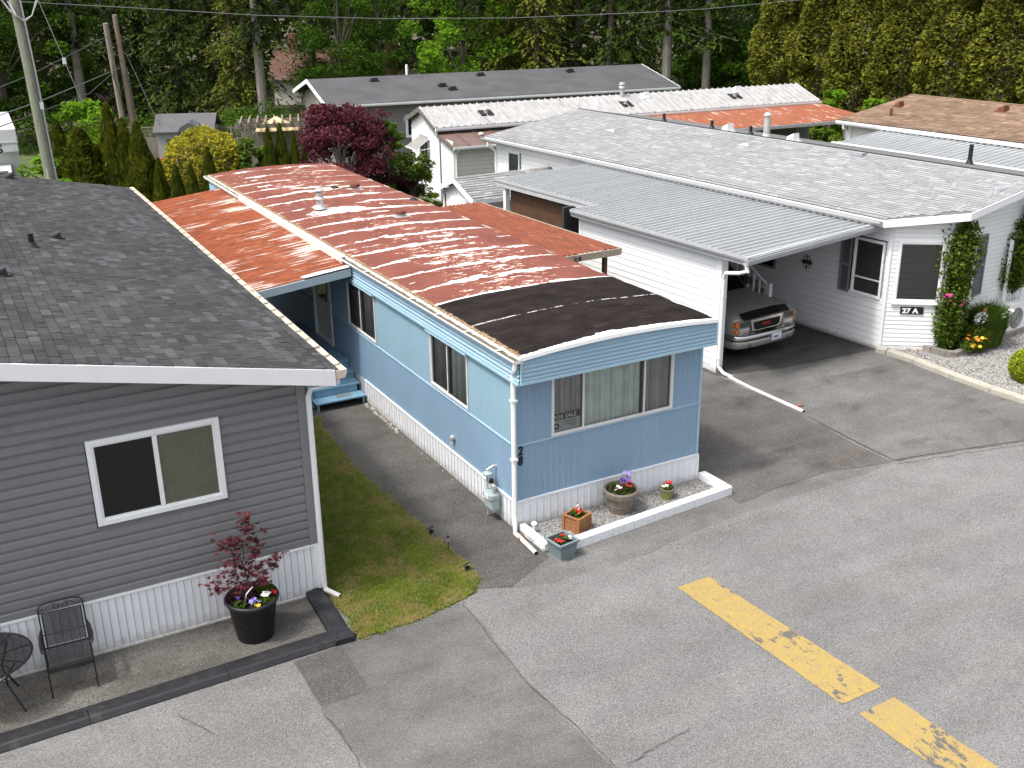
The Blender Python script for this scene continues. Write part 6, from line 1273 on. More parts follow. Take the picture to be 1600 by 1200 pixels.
t = thing('garden_ornament', 'yellow sunflower garden ornament with silvery leaves below the narrow window', 'garden ornament', Ww(1.85, -1.35, .1), WA); b = MB(); b.tube([(0, 0, 0), (0, .05, .82)], .008, 5); b.build('stake', MT['galv'], t); b = MB()
for k in range(12): a = k*math.pi/6; b.add([(.03*math.cos(a-.3), -.03, .9+.03*math.sin(a-.3)), (.03*math.cos(a+.3), -.03, .9+.03*math.sin(a+.3)), (.11*math.cos(a), -.05, .9+.11*math.sin(a))], ((0, 1, 2),))
b.build('petals', MT['fl_yellow'], t); b = MB(); X = Matrix.Translation((0, -.045, .9)) @ Matrix.Rotation(R(90), 4, 'X'); b.lathe([(.035, 0), (.03, .01)], n=10); b.v = [tuple(X@Vector(v)) for v in b.v]; b.build('disc', MT['wood'], t); b = MB(); blob_leaves(b, (-.05, .0, .72), (.22, .12, .14), 140, .08, g); b.build('silver_leaves', pbr('silver_leaf', (.38, .42, .40), .7), t)
AC = thing('heat_pump', 'white outdoor heat pump unit at the front wall of home 27 A', 'heat pump', Ww(3.70, -1.02, .03), WA); b = MB(); b.box(-.5, .5, -.17, .17, .08, .78); b.build('casing', MT['white'], AC, bevel=.015); b = MB(); b.box(-.52, .52, -.19, .19, .78, .81); b.build('top_cover', MT['white'], AC)
b = MB(); X = Matrix.Translation((-.18, -.175, .43)) @ Matrix.Rotation(R(90), 4, 'X')
for rr_ in (.06, .11, .16, .21, .26): b.tube([X@Vector((rr_*math.cos(a*math.pi/12), rr_*math.sin(a*math.pi/12), 0)) for a in range(25)], .008, 4, cap=False)
b.build('fan_guard', MT['silver'], AC); b = MB(); b.lathe([(.27, 0), (.27, .002)], n=24); b.v = [tuple(X@Vector((v[0], v[1], v[2]-.006))) for v in b.v]; b.build('fan_opening', pbr('fan_dark', (.14, .14, .14), .6), AC)
b = MB(); [b.box(-.506, -.5, -.15, .15, .2+k*.05, .215+k*.05) for k in range(10)]; b.build('side_vents', MT['blackp'], AC); b = MB(); b.box(-.4, -.3, -.2, .2, -.05, .08); b.box(.3, .4, -.2, .2, -.05, .08); b.build('foot', MT['galv'], AC)
t = thing('round_shrub', 'bright yellow green clipped shrub on the gravel at the right edge', 'shrub', (12.95, .22, 0)); bb = MB(); blob_leaves(bb, (0, 0, .35), (.46, .46, .42), 9000, .045, g, .6, shell=.78, up=.4); bb.build('foliage', leafmat('lime_leaves', (.10, .14, .01), (.34, .40, .035), .25, ws=5), t); bb = MB(); bb.tube([(0, 0, 0), (0, 0, .3)], .03, 6); bb.lathe([(.2, .02), (.34, .25), (.30, .55), (.05, .68)], n=14); bb.build('inner_growth', MT['bark'], t)
# ================================================================ homes behind
def gable_home(name, label, loc, rz, x0, x1, y0, yr, y1, ez, rzz, wallm, roofm, over=.3, trim=None, metal=False):
    """ridge along x; eaves at y0 (front) and y1"""
    t = thing(name, label, 'house', loc, rz); trim = trim or MT['white']; b = MB()
    b.box(x0+over, x1-over, y0+over, y1-over, 0, ez-.05); gx = (x0+over, x1-over); ze = ez-.08
    for x in gx: b.add([(x, y0+over, ez-.1), (x, y1-over, ez-.1), (x, yr, rzz-.12)], ((0, 1, 2),))
    b.build('wall', MT['vback'] if wallm is MT['vinyl'] else wallm, t)
    b = MB()
    for (ya, za, yb, zb) in ((y0, ez, yr, rzz), (y1, ez, yr, rzz)):
        b.add([(x0, ya, za), (x1, ya, za), (x1, yb, zb), (x0, yb, zb), (x0, ya, za-.08), (x1, ya, za-.08), (x1, yb, zb-.08), (x0, yb, zb-.08)], ((0, 1, 2, 3), (7, 6, 5, 4), (0, 4, 5, 1)))
    b.build('roof', roofm, t)
    for x, s in ((x0, -1), (x1, 1)):
        b = MB()
        for (ya, yb) in ((y0, yr), (y1, yr)):
            b.add([(x, ya, ez+.01), (x, yb, rzz+.01), (x, yb, rzz-.17), (x, ya, ez-.17), (x+s*.03, ya, ez+.01), (x+s*.03, yb, rzz+.01), (x+s*.03, yb, rzz-.17), (x+s*.03, ya, ez-.17)], ((0, 1, 2, 3), (7, 6, 5, 4), (0, 4, 5, 1), (3, 2, 6, 7), (0, 3, 7, 4)))
        b.build('rake_fascia', trim, t)
    gutter(t, (x0, y0+.005, ez-.01), (x1, y0+.005, ez-.01), (0, -1, 0), .10, .11, MT['white'], MT['gutterin']); return t
B2 = gable_home('metal_roof_home', 'white home with a long pale ribbed metal roof and a brown lean-to', (10.43, 24.73, 0), R(-4.6), -.22, 18.2, -.15, 1.62, 3.4, 2.95, 3.55, MT['vinyl'], MT['whitemetal'], .22, pbr('dark_trim', (.13, .12, .11), .7))
# ribs of the metal roof, each sheet proud of the next
b = MB(); k = -.2; g = random.Random(2)
while k < 18.1: b.add([(k, -.16, 2.955), (k+.04, -.16, 3.005), (k+.08, -.16, 2.955), (k, 1.62, 3.555), (k+.04, 1.62, 3.605), (k+.08, 1.62, 3.555)], ((0, 1, 4, 3), (1, 2, 5, 4))); k += .305
b.build('roof_ribs', MT['whitemetal'], B2, kind='stuff')
b = MB(); b.box(-.1, 11, -.20, -.14, 2.70, 2.93); b.build('dark_flashing', MT['black'], B2)
F2 = frame4((-.012, 3.18, 0), (0, -1, 0), (0, 0, 1)); boards(B2, F2, 0, 3.15, .1, 3.4, .155, MT['vinyl'], [(.95, 2.0, 1.45, 2.35)], 5, lambda z: (0.02, 3.14) if z < 2.8 else (1.56-(3.45-z)*2.4, 1.6+(3.45-z)*2.4), t=.012, dutch=False, seed=15)
wn = window(B2, F2 @ Matrix.Translation((1.12, 1.5, .02)), .88, .80, (.44,), .05, .03, MT['white'], pane=MT['darkglass'])
b = MB(); b.add([F2@Vector(p) for p in ((1.0, 2.36, .03), (2.15, 2.36, .03), (2.2, 1.98, .62), (.95, 1.98, .62))], ((0, 1, 2, 3),)); b.build('awning', pbr('awning_grey', (.22, .215, .20), .8), B2); b = MB(); b.tube([F2@Vector((1.0, 1.95, .6)), F2@Vector((1.0, 2.0, .03))], .015, 4); b.tube([F2@Vector((2.15, 1.95, .6)), F2@Vector((2.15, 2.0, .03))], .015, 4); b.tube([F2@Vector((.95, 1.98, .62)), F2@Vector((2.2, 1.98, .62))], .02, 4); b.build('awning_frame', MT['white'], B2)
# lean-to
b = MB(); b.box(.0, 5.6, -1.50, -.2, 0, 2.45); b.add([(0, -1.5, 2.4), (0, -.2, 2.4), (0, -.2, 2.66)], ((0, 1, 2),)); b.build('lean_to_wall', MT['shutter'], B2)
boards(B2, frame4((-.012, 0, 0), (0, -1, 0), (0, 0, 1)), .2, 1.5, .1, 2.6, .155, MT['vinyl'], (), 5, t=.012, dutch=False, seed=16); boards(B2, frame4((0, -1.512, 0), (1, 0, 0), (0, 0, 1)), .1, 4.2, .1, 2.45, .155, MT['cream'], (), 6, t=.014, dutch=False, seed=17)
b = MB(); b.box(-.03, .09, -1.54, -1.44, 0, 2.45); b.build('corner_trim', MT['white'], B2); b = MB(); b.box(-.03, 0, -.06, .06, 0, 2.8); b.build('corner_trim', MT['white'], B2)
for k in range(8):
    xa, xb = -.12+k*.72, -.12+(k+1)*.72; b = MB(); b.add([(xa, -1.72, 2.42), (xb-.03, -1.72, 2.42), (xb-.03, -.12, 2.72), (xa, -.12, 2.72), (xb-.03, -1.72, 2.46), (xb, -1.72, 2.46), (xb, -.12, 2.76), (xb-.03, -.12, 2.76), (xb, -1.72, 2.42), (xb, -.12, 2.72)], ((0, 1, 2, 3), (4, 5, 6, 7), (1, 4, 7, 2), (5, 8, 9, 6))); b.build('lean_to_panel', MT['brownmetal'], B2)
b = MB(); b.add([(-.14, -1.73, 2.44), (-.14, -.12, 2.74), (-.14, -.12, 2.6), (-.14, -1.73, 2.28)], ((0, 1, 2, 3),)); b.build('lean_to_edge', bpy.data.materials['dark_trim'], B2)
gutter(B2, (-.1, -1.72, 2.42), (5.6, -1.72, 2.42), (0, -1, 0), .09, .10, MT['white'], MT['gutterin']); b = MB(); b.tube([(.12, -1.78, 2.32), (.10, -1.7, 2.22), (.08, -1.56, 2.12), (.08, -1.56, 0)], .035, 6); b.build('downspout', MT['white'], B2)
b = MB(); b.box(-.09, -.012, 1.0, 1.22, .75, 1.15); b.tube([(-.05, 1.1, 1.2), (-.05, 1.1, 1.8), (-.05, 1.5, 1.95)], .012, 5); b.build('meter_box', MT['blackm'], B2)
def L2(x, y, z): c, s = math.cos(R(-4.6)), math.sin(R(-4.6)); return (10.43+x*c-y*s, 24.73+x*s+y*c, z)
for x, y, lb in ((2.3, .75, 'far left vent on black patch of the white metal roof'), (8.65, .7, 'middle vent on black patch of the white metal roof'), (14.2, .75, 'right vent on black patch of the white metal roof')):
    t = thing('roof_vent', lb, 'vent', L2(x, y, 2.95+(y+.15)*.339+.03), R(-4.6)); b = MB(); X = Matrix.Rotation(R(18.7), 4, 'X'); b.box(-.28, .28, -.24, .24, 0, .012, X=X); b.build('tar_patch', MT['black'], t); b = MB(); b.lathe([(.09, 0), (.08, .12), (.12, .13), (.10, .18), (.02, .2)], n=12); b.build('cap', MT['galv'], t)
for x, y, h, lb in ((8.9, 1.45, .62, 'thin silver flue rising from the white metal roof ridge'),):
    t = thing('flue_vent', lb, 'flue', L2(x, y, 3.45)); b = MB(); b.lathe([(.10, 0), (.10, h*.6), (.15, h*.62), (.14, h*.72), (.08, h*.8), (.14, h*.85), (.12, h)], n=14); b.build('pipe', MT['galv'], t)
for x, lb in ((9.9, 'white cowl on the white metal roof beside the thin flue'), (14.6, 'white cowl at the right end of the white metal roof')): box_vent(L2(x, 1.25, 3.42), .3, .25, MT['white'], lb)
t = thing('roof_vent', 'small white vent on the brown lean-to roof', 'vent', L2(1.5, -.6, 2.64)); b = MB(); b.lathe([(.09, 0), (.1, .06), (.04, .09)], n=12); b.build('cap', MT['fl_white'], t)
# orange rust awning roof on the same row
OR = thing('rusty_carport', 'low carport with an orange rusted roof behind the pale grey roof', 'carport', (10.43, 24.73, 0), R(-4.6))
for k in range(17):
    xa, xb = 8.0+k*.6, 8.0+(k+1)*.6; b = MB()
    for j in range(4): u0 = xa+(xb-xa)*j/4; u1 = xa+(xb-xa)*(j+1)/4; um = u0+.04; sk = lambda u: (u-8.0)*.045
    for j in range(4):
        u0 = xa+.15*j; b.add([(u0, -3.55+.0, 2.56), (u0+.05, -3.55, 2.59), (u0+.10, -3.55, 2.56), (u0+.15, -3.55, 2.56), (u0, -.2, 2.82), (u0+.05, -.2, 2.85), (u0+.10, -.2, 2.82), (u0+.15, -.2, 2.82)], ((0, 1, 5, 4), (1, 2, 6, 5), (2, 3, 7, 6)))
    b.build('roof_panel', MT['orangefar'], OR)
b = MB(); b.box(8, 18.2, -3.62, -3.55, 2.44, 2.56); b.box(18.18, 18.25, -3.6, -.2, 2.5, 2.6); b.build('front_fascia', MT['silver'], OR)
b = MB(); b.box(13.2, 16.6, -.6, -.5, 0, 2.5); b.build('back_wall', MT['shutter'], OR)
for x in (16.9, 17.2, 12.0): b = MB(); b.box(x, x+.08, -3.4, -3.32, 0, 2.5); b.build('post', MT['white'], OR)
# dark grey home
B1 = gable_home('dark_roof_home', 'long grey home with a charcoal roof and white eaves in front of the trees', (8.57, 32.1, 0), R(-7.4), 0, 17.4, 0, 4.0, 7.6, 3.2, 3.98, pbr('warm_grey_siding', (.20, .195, .185), .6), MT['sh_dark'], .45)
boards(B1, frame4((.44, 7.1, 0), (0, -1, 0), (0, 0, 1)), 0, 6.6, 1.0, 3.9, .19, pbr('warm_grey_board', (.27, .255, .235), .6), (), 8, lambda z: (0.05, 6.6) if z < 3.1 else (3.1-(3.9-z)*4.2, 3.2+(3.9-z)*4.0), t=.016, dutch=False, seed=18)
boards(B1, frame4((.45, .44, 0), (1, 0, 0), (0, 0, 1)), 0, 16.5, .6, 3.1, .19, bpy.data.materials['warm_grey_siding'], [(3.15, 4.5, 1.2, 2.6)], 4, t=.016, dutch=False, seed=19)
window(B1, frame4((3.62, .43, 1.55), (1, 0, 0), (0, 0, 1)), 1.30, 1.02, (.65,), .08, .05, MT['white'], pane=MT['darkglass'])
b = MB(); b.box(3.9, 4.3, .2, .3, 1.2, 1.45); b.build('window_unit', MT['white'], B1)
for i, (x, y, lb) in enumerate(((3.0, 3.3, 'first black vent from the left on the charcoal roof far behind'), (5.9, 2.0, 'second black vent on the charcoal roof far behind'), (6.2, 1.4, 'small black pipe vent low on the charcoal roof far behind'), (8.3, 3.4, 'third black vent near the ridge of the far charcoal roof'), (13.0, 3.3, 'rightmost black vent on the far charcoal roof'))):
    c, s = math.cos(R(-7.4)), math.sin(R(-7.4)); box_vent((8.57+x*c-y*s, 32.1+x*s+y*c, 3.2+y*.195), .34, .14, MT['blackp'], lb)
t = thing('white_vent_pipe', 'upright white pipe behind the ridge of the far charcoal roof', 'pipe', (14.1, 36.0, 3.6)); b = MB(); b.lathe([(.06, 0), (.06, .8), (.0, .8)], n=10); b.build('pipe', MT['fl_white'], t)
# tan home
TH = thing('tan_home', 'cream home with a tan shingle roof at the right behind the pale roof', 'house', (WX, WY, 0), WA)
tz = lambda x: 3.3+(x-11.75)*.15
b = MB(); b.box(12.05, 19.6, -8, 11.35, 0, 3.25); b.add([(12.05, 11.35, 3.2), (19.6, 11.35, 3.2), (15.8, 11.35, 3.8)], ((0, 1, 2),)); b.build('wall', MT['cream'], TH)
boards(TH, frame4((12.04, 11.35, 0), (0, -1, 0), (0, 0, 1)), 0, 4, .5, 3.1, .155, MT['cream'], (), 5, t=.014, dutch=False, seed=20)
b = MB(); b.add([(11.75, -8.3, 3.29), (11.75, 11.7, 3.29), (15.8, 11.7, 3.895), (15.8, -8.3, 3.895)], ((3, 2, 1, 0),)); b.add([(15.8, -8.3, 3.895), (15.8, 11.7, 3.895), (19.9, 11.7, 3.28), (19.9, -8.3, 3.28)], ((3, 2, 1, 0),)); b.build('roof', MT['sh_tan'], TH)
shingles(TH, (11.74, -2.0, tz(11.74)), (11.74, 11.72, tz(11.74)), (1, 0, .15), 4.08, .15, .33, MT['sh_tan'], MT['sh_tan'], th=.008, seed=44)
b = MB(); strip(b, (11.75, 11.72, 3.29), (15.8, 11.72, 3.9), .15, -.03); b.build('rake_fascia', MT['sh_tan'], TH); b = MB(); b.box(15.7, 15.9, -8.3, 11.7, 3.89, 3.93); b.build('ridge_cap', MT['sh_tan'], TH)
gutter(TH, (11.74, -8.3, 3.27), (11.74, 11.7, 3.27), (-1, 0, 0), .11, .12, MT['white'], MT['gutterin']); b = MB(); b.box(11.75, 12.05, -8, 11.6, 3.12, 3.14); b.build('soffit', MT['white'], TH)
b = MB(); b.tube([(11.7, 11.4, 3.15), (11.72, 11.4, 3.02), (11.98, 11.4, 2.9), (12.0, 11.4, 0)], .05, 6); b.box(11.98, 12.08, 11.28, 11.4, 0, 3.1); b.build('downspout', MT['white'], TH)
for (x, y, s_, lb) in ((14.1, 10.9, .26, 'brown hooded vent at the left end of the tan roof'), (14.9, 7.2, .30, 'brown hooded vent to the right on the tan roof')): t = box_vent(Ww(x, y, tz(x)), s_, .2, MT['rustpipe'], lb)
pipe_vent(None, Ww(12.9, 10.3, tz(12.9)), .25, .05, MT['rustpipe'], 'short brown pipe at the left end of the tan roof', flash=False)
CP2 = thing('metal_lean_to', 'pale ribbed metal lean-to roof of the tan home beyond the pale ridge', 'lean-to', (WX, WY, 0), WA)
z2 = lambda x: 2.88+(x-9.4)*.09
for k in range(44): ribpanel(9.4, 11.95, -1.0+k*.245, -1.0+(k+1)*.245, MT['corr'], CP2, z2)
b = MB(); b.box(9.28, 9.4, -1.1, 9.85, 2.76, 2.92); b.box(9.3, 12, 9.76, 9.82, 2.78, 2.9); b.build('gutter', MT['white'], CP2); b = MB()
for k in range(50): yy = -1.0+k*.215; b.box(11.7, 11.88, yy, yy+.17, z2(11.8)+.035, z2(11.8)+.075)
b.build('joint_flashing', MT['white'], CP2); b = MB(); b.box(9.5, 9.6, 9.5, 9.6, 0, 2.8); b.box(9.5, 9.6, 0, .1, 0, 2.8); b.build('post', MT['white'], CP2)
# small white shed
SHX = 7.1; SD = thing('small_shed', 'small white garden shed with a weathered shingle roof', 'shed', (7.1, 15.35, 0), R(2))
b = MB(); b.box(.2, 3.6, .15, 2.35, 0, 2.05); b.add([(.2, .15, 2.0), (.2, 2.35, 2.0), (.2, 1.25, 2.42)], ((0, 1, 2),)); b.build('wall', MT['vinyl'], SD)
b = MB(); b.add([(0, -.05, 2.04), (3.8, -.05, 2.04), (3.8, 1.25, 2.54), (0, 1.25, 2.54)], ((0, 1, 2, 3),)); b.add([(0, 2.55, 2.04), (3.8, 2.55, 2.04), (3.8, 1.25, 2.54), (0, 1.25, 2.54)], ((3, 2, 1, 0),)); b.build('roof', MT['sh_shed'], SD)
shingles(SD, (-.01, -.06, 2.05), (3.8, -.06, 2.05), (0, 1.3, .5), 1.4, .13, .28, MT['sh_shed'], MT['sh_shed'], th=.01, seed=46)
b = MB(); 
for ya, yb in ((-.05, 1.25), (2.55, 1.25)): b.add([(-.03, ya, 2.06), (-.03, yb, 2.56), (-.03, yb, 2.40), (-.03, ya, 1.88), (0, ya, 2.06), (0, yb, 2.56), (0, yb, 2.40), (0, ya, 1.88)], ((0, 1, 2, 3), (7, 6, 5, 4), (0, 4, 5, 1), (3, 2, 6, 7)))
b.box(0, 3.8, -.09, -.06, 1.93, 2.05); b.build('fascia', MT['white'], SD); boards(SD, frame4((.188, 2.35, 0), (0, -1, 0), (0, 0, 1)), 0, 2.2, .05, 2.05, .15, MT['vinyl'], (), 5, t=.012, dutch=False, seed=30)
b = MB(); b.box(.15, .19, .65, 1.75, .05, 1.9); b.build('door', MT['white'], SD); b = MB(); b.tube([(.13, .9, 1.0), (.13, .9, 1.4)], .012, 4); b.build('door_handle', MT['blackm'], SD)
t = thing('tool_rack', 'red handled tools leaning on the white shed', 'tools', (7.1, 17.4, 0)); b = MB(); b.tube([(0, 0, 0), (.1, .1, 1.9)], .025, 5); b.build('red_handle', MT['rustpipe'], t); b = MB(); b.tube([(-.1, -.2, 0), (0, -.1, 1.7)], .02, 5); b.build('handle', MT['woodg'], t)
# putting green and garden bits
b = MB(); b.poly([(9.2+1.0*math.cos(a/16*2*math.pi)*1.1-.2, 24.3+.0+2.2*math.sin(a/16*2*math.pi)-1.4, .01) for a in range(16)]); b.build('putting_green', MT['green'], kind='structure')
t = thing('garden_hoop', 'black metal hoop frame standing on the putting green', 'frame', (8.6, 21.6, 0), R(-20)); b = MB(); b.tube([(-.5, 0, 0), (-.5, 0, .75), (.5, 0, .75), (.5, 0, 0)], .02, 5); b.build('hoop', MT['blackm'], t)
for x, y, z, r_, lb in ((8.2, 24.5, .55, .22, 'white ball flower head at the edge of the small lawn, left'), (8.5, 22.7, .3, .25, 'white stone ball beside the black hoop')): t = thing('white_ball', lb, 'garden ball', (x, y, z-.2)); b = MB(); b.lathe([(r_*math.sin(a*.314), r_-r_*math.cos(a*.314)) for a in range(11)], n=14, cap=False); b.build('ball', MT['fl_white'], t, smooth=True); b = MB(); b.tube([(0, 0, -z+.2), (0, 0, .02)], .03, 5); b.build('stem', MT['galv'], t)
t = thing('blue_tub', 'small dark blue tub by the white home wall', 'tub', (10.0, 21.4, 0)); b = MB(); b.lathe([(.22, 0), (.3, .4), (.27, .4), (.2, .05)], n=14); b.build('tub', pbr('tub_blue', (.03, .08, .16), .5), t)
# grey garden shed, pergola, fence
GS = thing('grey_playhouse', 'grey playhouse shed with a dark arched dormer behind the golden bush', 'shed', (2.6, 38.8, 0), R(-24)); gm_ = pbr('playhouse_grey', (.26, .27, .275), .8); b = MB(); b.box(0, 2.5, 0, 2.0, 0, 1.85); b.add([(0, 0, 1.8), (0, 2, 1.8), (0, 1, 2.4)], ((0, 1, 2),)); b.build('wall', gm_, GS)
b = MB(); b.add([(-.15, -.15, 1.78), (2.65, -.15, 1.78), (2.65, 1.0, 2.48), (-.15, 1, 2.48), (-.15, 2.15, 1.78), (2.65, 2.15, 1.78), (-.15, -.15, 1.72), (2.65, -.15, 1.72), (-.15, 1, 2.42)], ((0, 1, 2, 3), (3, 2, 5, 4), (0, 6, 7, 1), (0, 3, 8, 6))); b.build('roof', pbr('playhouse_roof', (.11, .11, .115), .9, spec=.05), GS)
b = MB(); b.add([(1.0, -.22, 1.78), (2.1, -.22, 1.78), (1.95, -.22, 2.0), (1.55, -.22, 2.18), (1.15, -.22, 2.0), (1.0, .3, 1.9), (2.1, .3, 1.9), (1.95, .4, 2.1), (1.55, .6, 2.25), (1.15, .4, 2.1)], ((0, 1, 2, 3, 4), (1, 6, 7, 2), (2, 7, 8, 3), (3, 8, 9, 4), (4, 9, 5, 0))); b.build('dormer', pbr('dormer_dark', (.07, .075, .085), .7), GS)
window(GS, frame4((.45, -.02, 1.0), (1, 0, 0), (0, 0, 1)), .35, .45, (.175,), .04, .03, bpy.data.materials['dormer_dark'], pane=MT['darkglass'])
PG = thing('pergola', 'weathered wooden pergola with a pale peaked canopy behind the blue home', 'pergola', (4.3, 30.2, 0), R(-18))
for p in ((0, 0), (0, 1.6), (2.6, 0), (2.6, 1.6)): b = MB(); b.box(p[0]-.07, p[0]+.07, p[1]-.07, p[1]+.07, 0, 2.85); b.build('post', MT['woodg'], PG)
b = MB(); b.box(-.3, 2.9, -.09, -.03, 2.75, 2.92); b.box(-.3, 2.9, 1.63, 1.69, 2.75, 2.92); b.build('beam', MT['woodg'], PG)
for k in range(9): b = MB(); b.box(-.1+k*.33, -.04+k*.33, -.35, 2.0, 2.92, 3.02); b.build('slat', MT['woodg'], PG)
b = MB(); b.add([(.5, .0, 2.6), (2.2, 0, 2.6), (2.2, 1.6, 2.6), (.5, 1.6, 2.6), (1.35, .8, 3.1)], ((0, 1, 4), (1, 2, 4), (2, 3, 4), (3, 0, 4))); b.build('canopy', pbr('canopy_tan', (.60, .44, .24), .8), PG)
b = MB(); b.box(.2, 2.5, 1.5, 1.56, .1, 2.4); b.build('back_panel', MT['woodg'], PG)
FE = thing('lattice_fence', 'dark weathered fence with a lattice top beside the grey playhouse', 'fence', (0, 0, 0))
for k in range(8):
    p, q = Vector((1.6+k*1.5-(.0), 42.0-k*1.05, 0)), Vector((1.6+(k+1)*1.5, 42.0-(k+1)*1.05, 0)); d = (q-p).normalized(); n_ = Vector((-d.y, d.x, 0)); X = Matrix((d, n_, Vector((0, 0, 1)))).transposed().to_4x4(); X.translation = p; L = (q-p).length
    for j in range(12): b = MB(); b.box(j*L/12, (j+1)*L/12-.012, -.012, .012, 0, 1.25, X=X); b.build('fence_board', MT['woodg'], FE)
    b = MB(); b.box(-.05, .05, -.05, .05, 0, 1.8, X=X); b.build('post', MT['woodg'], FE); b = MB(); b.box(0, L, -.02, .02, 1.68, 1.74, X=X); lattice(b, X@Vector((0, 0, 1.28)), d, (0, 0, 1), L, .4, .16, .018); b.build('lattice_top', MT['woodg'], FE)
RT = thing('red_quad_bike', 'red and white small vehicle parked by the lattice fence', 'vehicle', (2.35, 38.6, -.12), R(-60)); RT.scale = (.8, .8, .8); b = MB(); b.box(-.35, .35, -.6, .6, .35, .6); b.box(-.25, .25, -.2, .5, .6, .85); b.build('body', MT['red'], RT, bevel=.06); b = MB(); b.box(-.38, .38, -.3, .3, .55, .62); b.build('seat', MT['fl_white'], RT, bevel=.02)
for sx in (-1, 1):
    for sy in (-1, 1): w_ = MB(); w_.lathe([(.1, -.08), (.25, -.08), (.25, .08), (.1, .08)], n=16, cap=False); o_ = w_.build('wheel', MT['tyre'], RT); o_.location = (sx*.42, sy*.5, .25); o_.rotation_euler = (0, R(90), 0)
# box truck at the left edge
BT = thing('box_truck', 'white box truck parked behind the grey home at the left edge', 'truck', (-5.3, 28.6, 0), R(-3)); tw = pbr('truck_white', (.62, .63, .62), .5, var=.06, dirt=(.4, .38, .33), dirt_amt=.3)
b = MB(); b.box(-1.15, 1.15, .6, 6.0, 1.0, 3.55); b.box(-1.15, 1.15, .2, .6, 2.75, 3.55); b.build('cargo_box', tw, BT, bevel=.02); b = MB(); b.box(1.14, 1.17, .2, 6, 3.2, 3.25); b.box(-1.15, 1.17, .17, .2, 3.05, 3.1); b.build('box_trim', MT['silver'], BT)
b = MB(); b.add([(-.95, -1.9, .5), (.95, -1.9, .5), (.95, .6, .5), (-.95, .6, .5), (-.95, -1.9, 1.25), (.95, -1.9, 1.25), (.88, -1.0, 1.45), (-.88, -1.0, 1.45), (.78, -.35, 2.25), (-.78, -.35, 2.25), (.82, .55, 2.3), (-.82, .55, 2.3), (.95, .6, 1.4), (-.95, .6, 1.4)], ((0, 1, 5, 4), (4, 5, 6, 7), (7, 6, 8, 9), (9, 8, 10, 11), (1, 2, 12, 5), (5, 12, 6), (6, 12, 10, 8), (0, 4, 13, 3), (4, 7, 13), (7, 9, 11, 13))); b.build('cab', tw, BT)
b = MB(); b.add([(-.76, -.99, 1.52), (.76, -.99, 1.52), (.68, -.42, 2.2), (-.68, -.42, 2.2)], ((0, 1, 2, 3),)); b.v = [(x, y-.03, z+.01) for x, y, z in b.v]; b.build('windshield', MT['darkglass'], BT); b = MB(); b.add([(.935, -.7, 1.5), (.93, .4, 1.5), (.84, .4, 2.15), (.84, -.3, 2.15)], ((0, 1, 2, 3),)); b.build('side_window', MT['darkglass'], BT); b = MB(); b.box(1.0, 1.12, -.95, -.88, 1.4, 2.0); b.build('mirror', MT['blackp'], BT)
text('lettering', 'MOVERS', .42, MT['black'], BT, frame4((-.96, .19, 2.80), (1, 0, 0), (0, 0, 1)), .003, .008, 0, 1.0) if False else text('lettering', 'S', .42, MT['black'], BT, frame4((.42, .19, 2.74), (1, 0, 0), (0, 0, 1)), .003, .008, 0, 1.15)
b = MB(); b.box(-.95, .95, -1.98, -1.85, .45, .75); b.build('bumper', MT['blackp'], BT)
for sx in (-1, 1):
    for yy in (-1.1, 4.4): w_ = MB(); w_.lathe([(.18, -.12), (.42, -.12), (.42, .12), (.18, .12)], n=18, cap=False); o_ = w_.build('wheel', MT['tyre'], BT); o_.location = (sx*.9, yy, .42); o_.rotation_euler = (0, R(90), 0)
# far houses between the trunks
FH = thing('far_house', 'distant house with a brownish red roof and a brick chimney among the trees', 'house', (15.0, 62.0, 0), R(-25)); pr_ = pbr('pinkish_roof', (.12, .07, .056), .9, spec=.05, var=.25); b = MB(); b.box(.3, 7.7, .3, 6.7, 0, 1.9); b.build('wall', MT['cream'], FH); b = MB(); b.add([(0, 0, 1.7), (8, 0, 1.7), (7.0, 3.5, 3.6), (0, 3.5, 3.6), (0, 7, 1.7), (8, 7, 1.7)], ((0, 1, 2, 3), (3, 2, 5, 4), (1, 5, 2))); b.build('roof', pr_, FH)
b = MB(); b.box(1.2, 1.8, 2.8, 3.4, 2.6, 4.6); b.build('chimney', pbr('chimney_brick', (.22, .1, .07), .9), FH); b = MB(); b.box(2.0, 3.3, 1.2, 1.5, 2.4, 2.5); b.box(2.8, 4.0, 1.6, 1.9, 2.65, 2.75); b.build('skylight', MT['black'], FH)
FH2 = thing('far_house', 'distant grey house with a wide brick chimney behind the charcoal roof', 'house', (20.6, 56.8, 0), R(-28)); b = MB(); b.box(.3, 6, .3, 5, 0, 2.6); b.add([(.3, .3, 2.5), (.3, 5, 2.5), (.3, 2.6, 3.5)], ((0, 1, 2),)); b.build('wall', MT['cream'], FH2); b = MB(); b.add([(0, 0, 2.5), (6.3, 0, 2.5), (6.3, 2.6, 3.6), (0, 2.6, 3.6), (0, 5.3, 2.5), (6.3, 5.3, 2.5)], ((0, 1, 2, 3), (3, 2, 5, 4))); b.build('roof', MT['sh_dark'], FH2)
b = MB(); b.box(1.0, 1.8, -.4, .2, 0, 4.3); b.build('chimney', bpy.data.materials['chimney_brick'], FH2); b = MB(); b.box(.9, 1.9, -.5, .3, 4.3, 4.42); b.build('chimney_cap', MT['silver'], FH2)
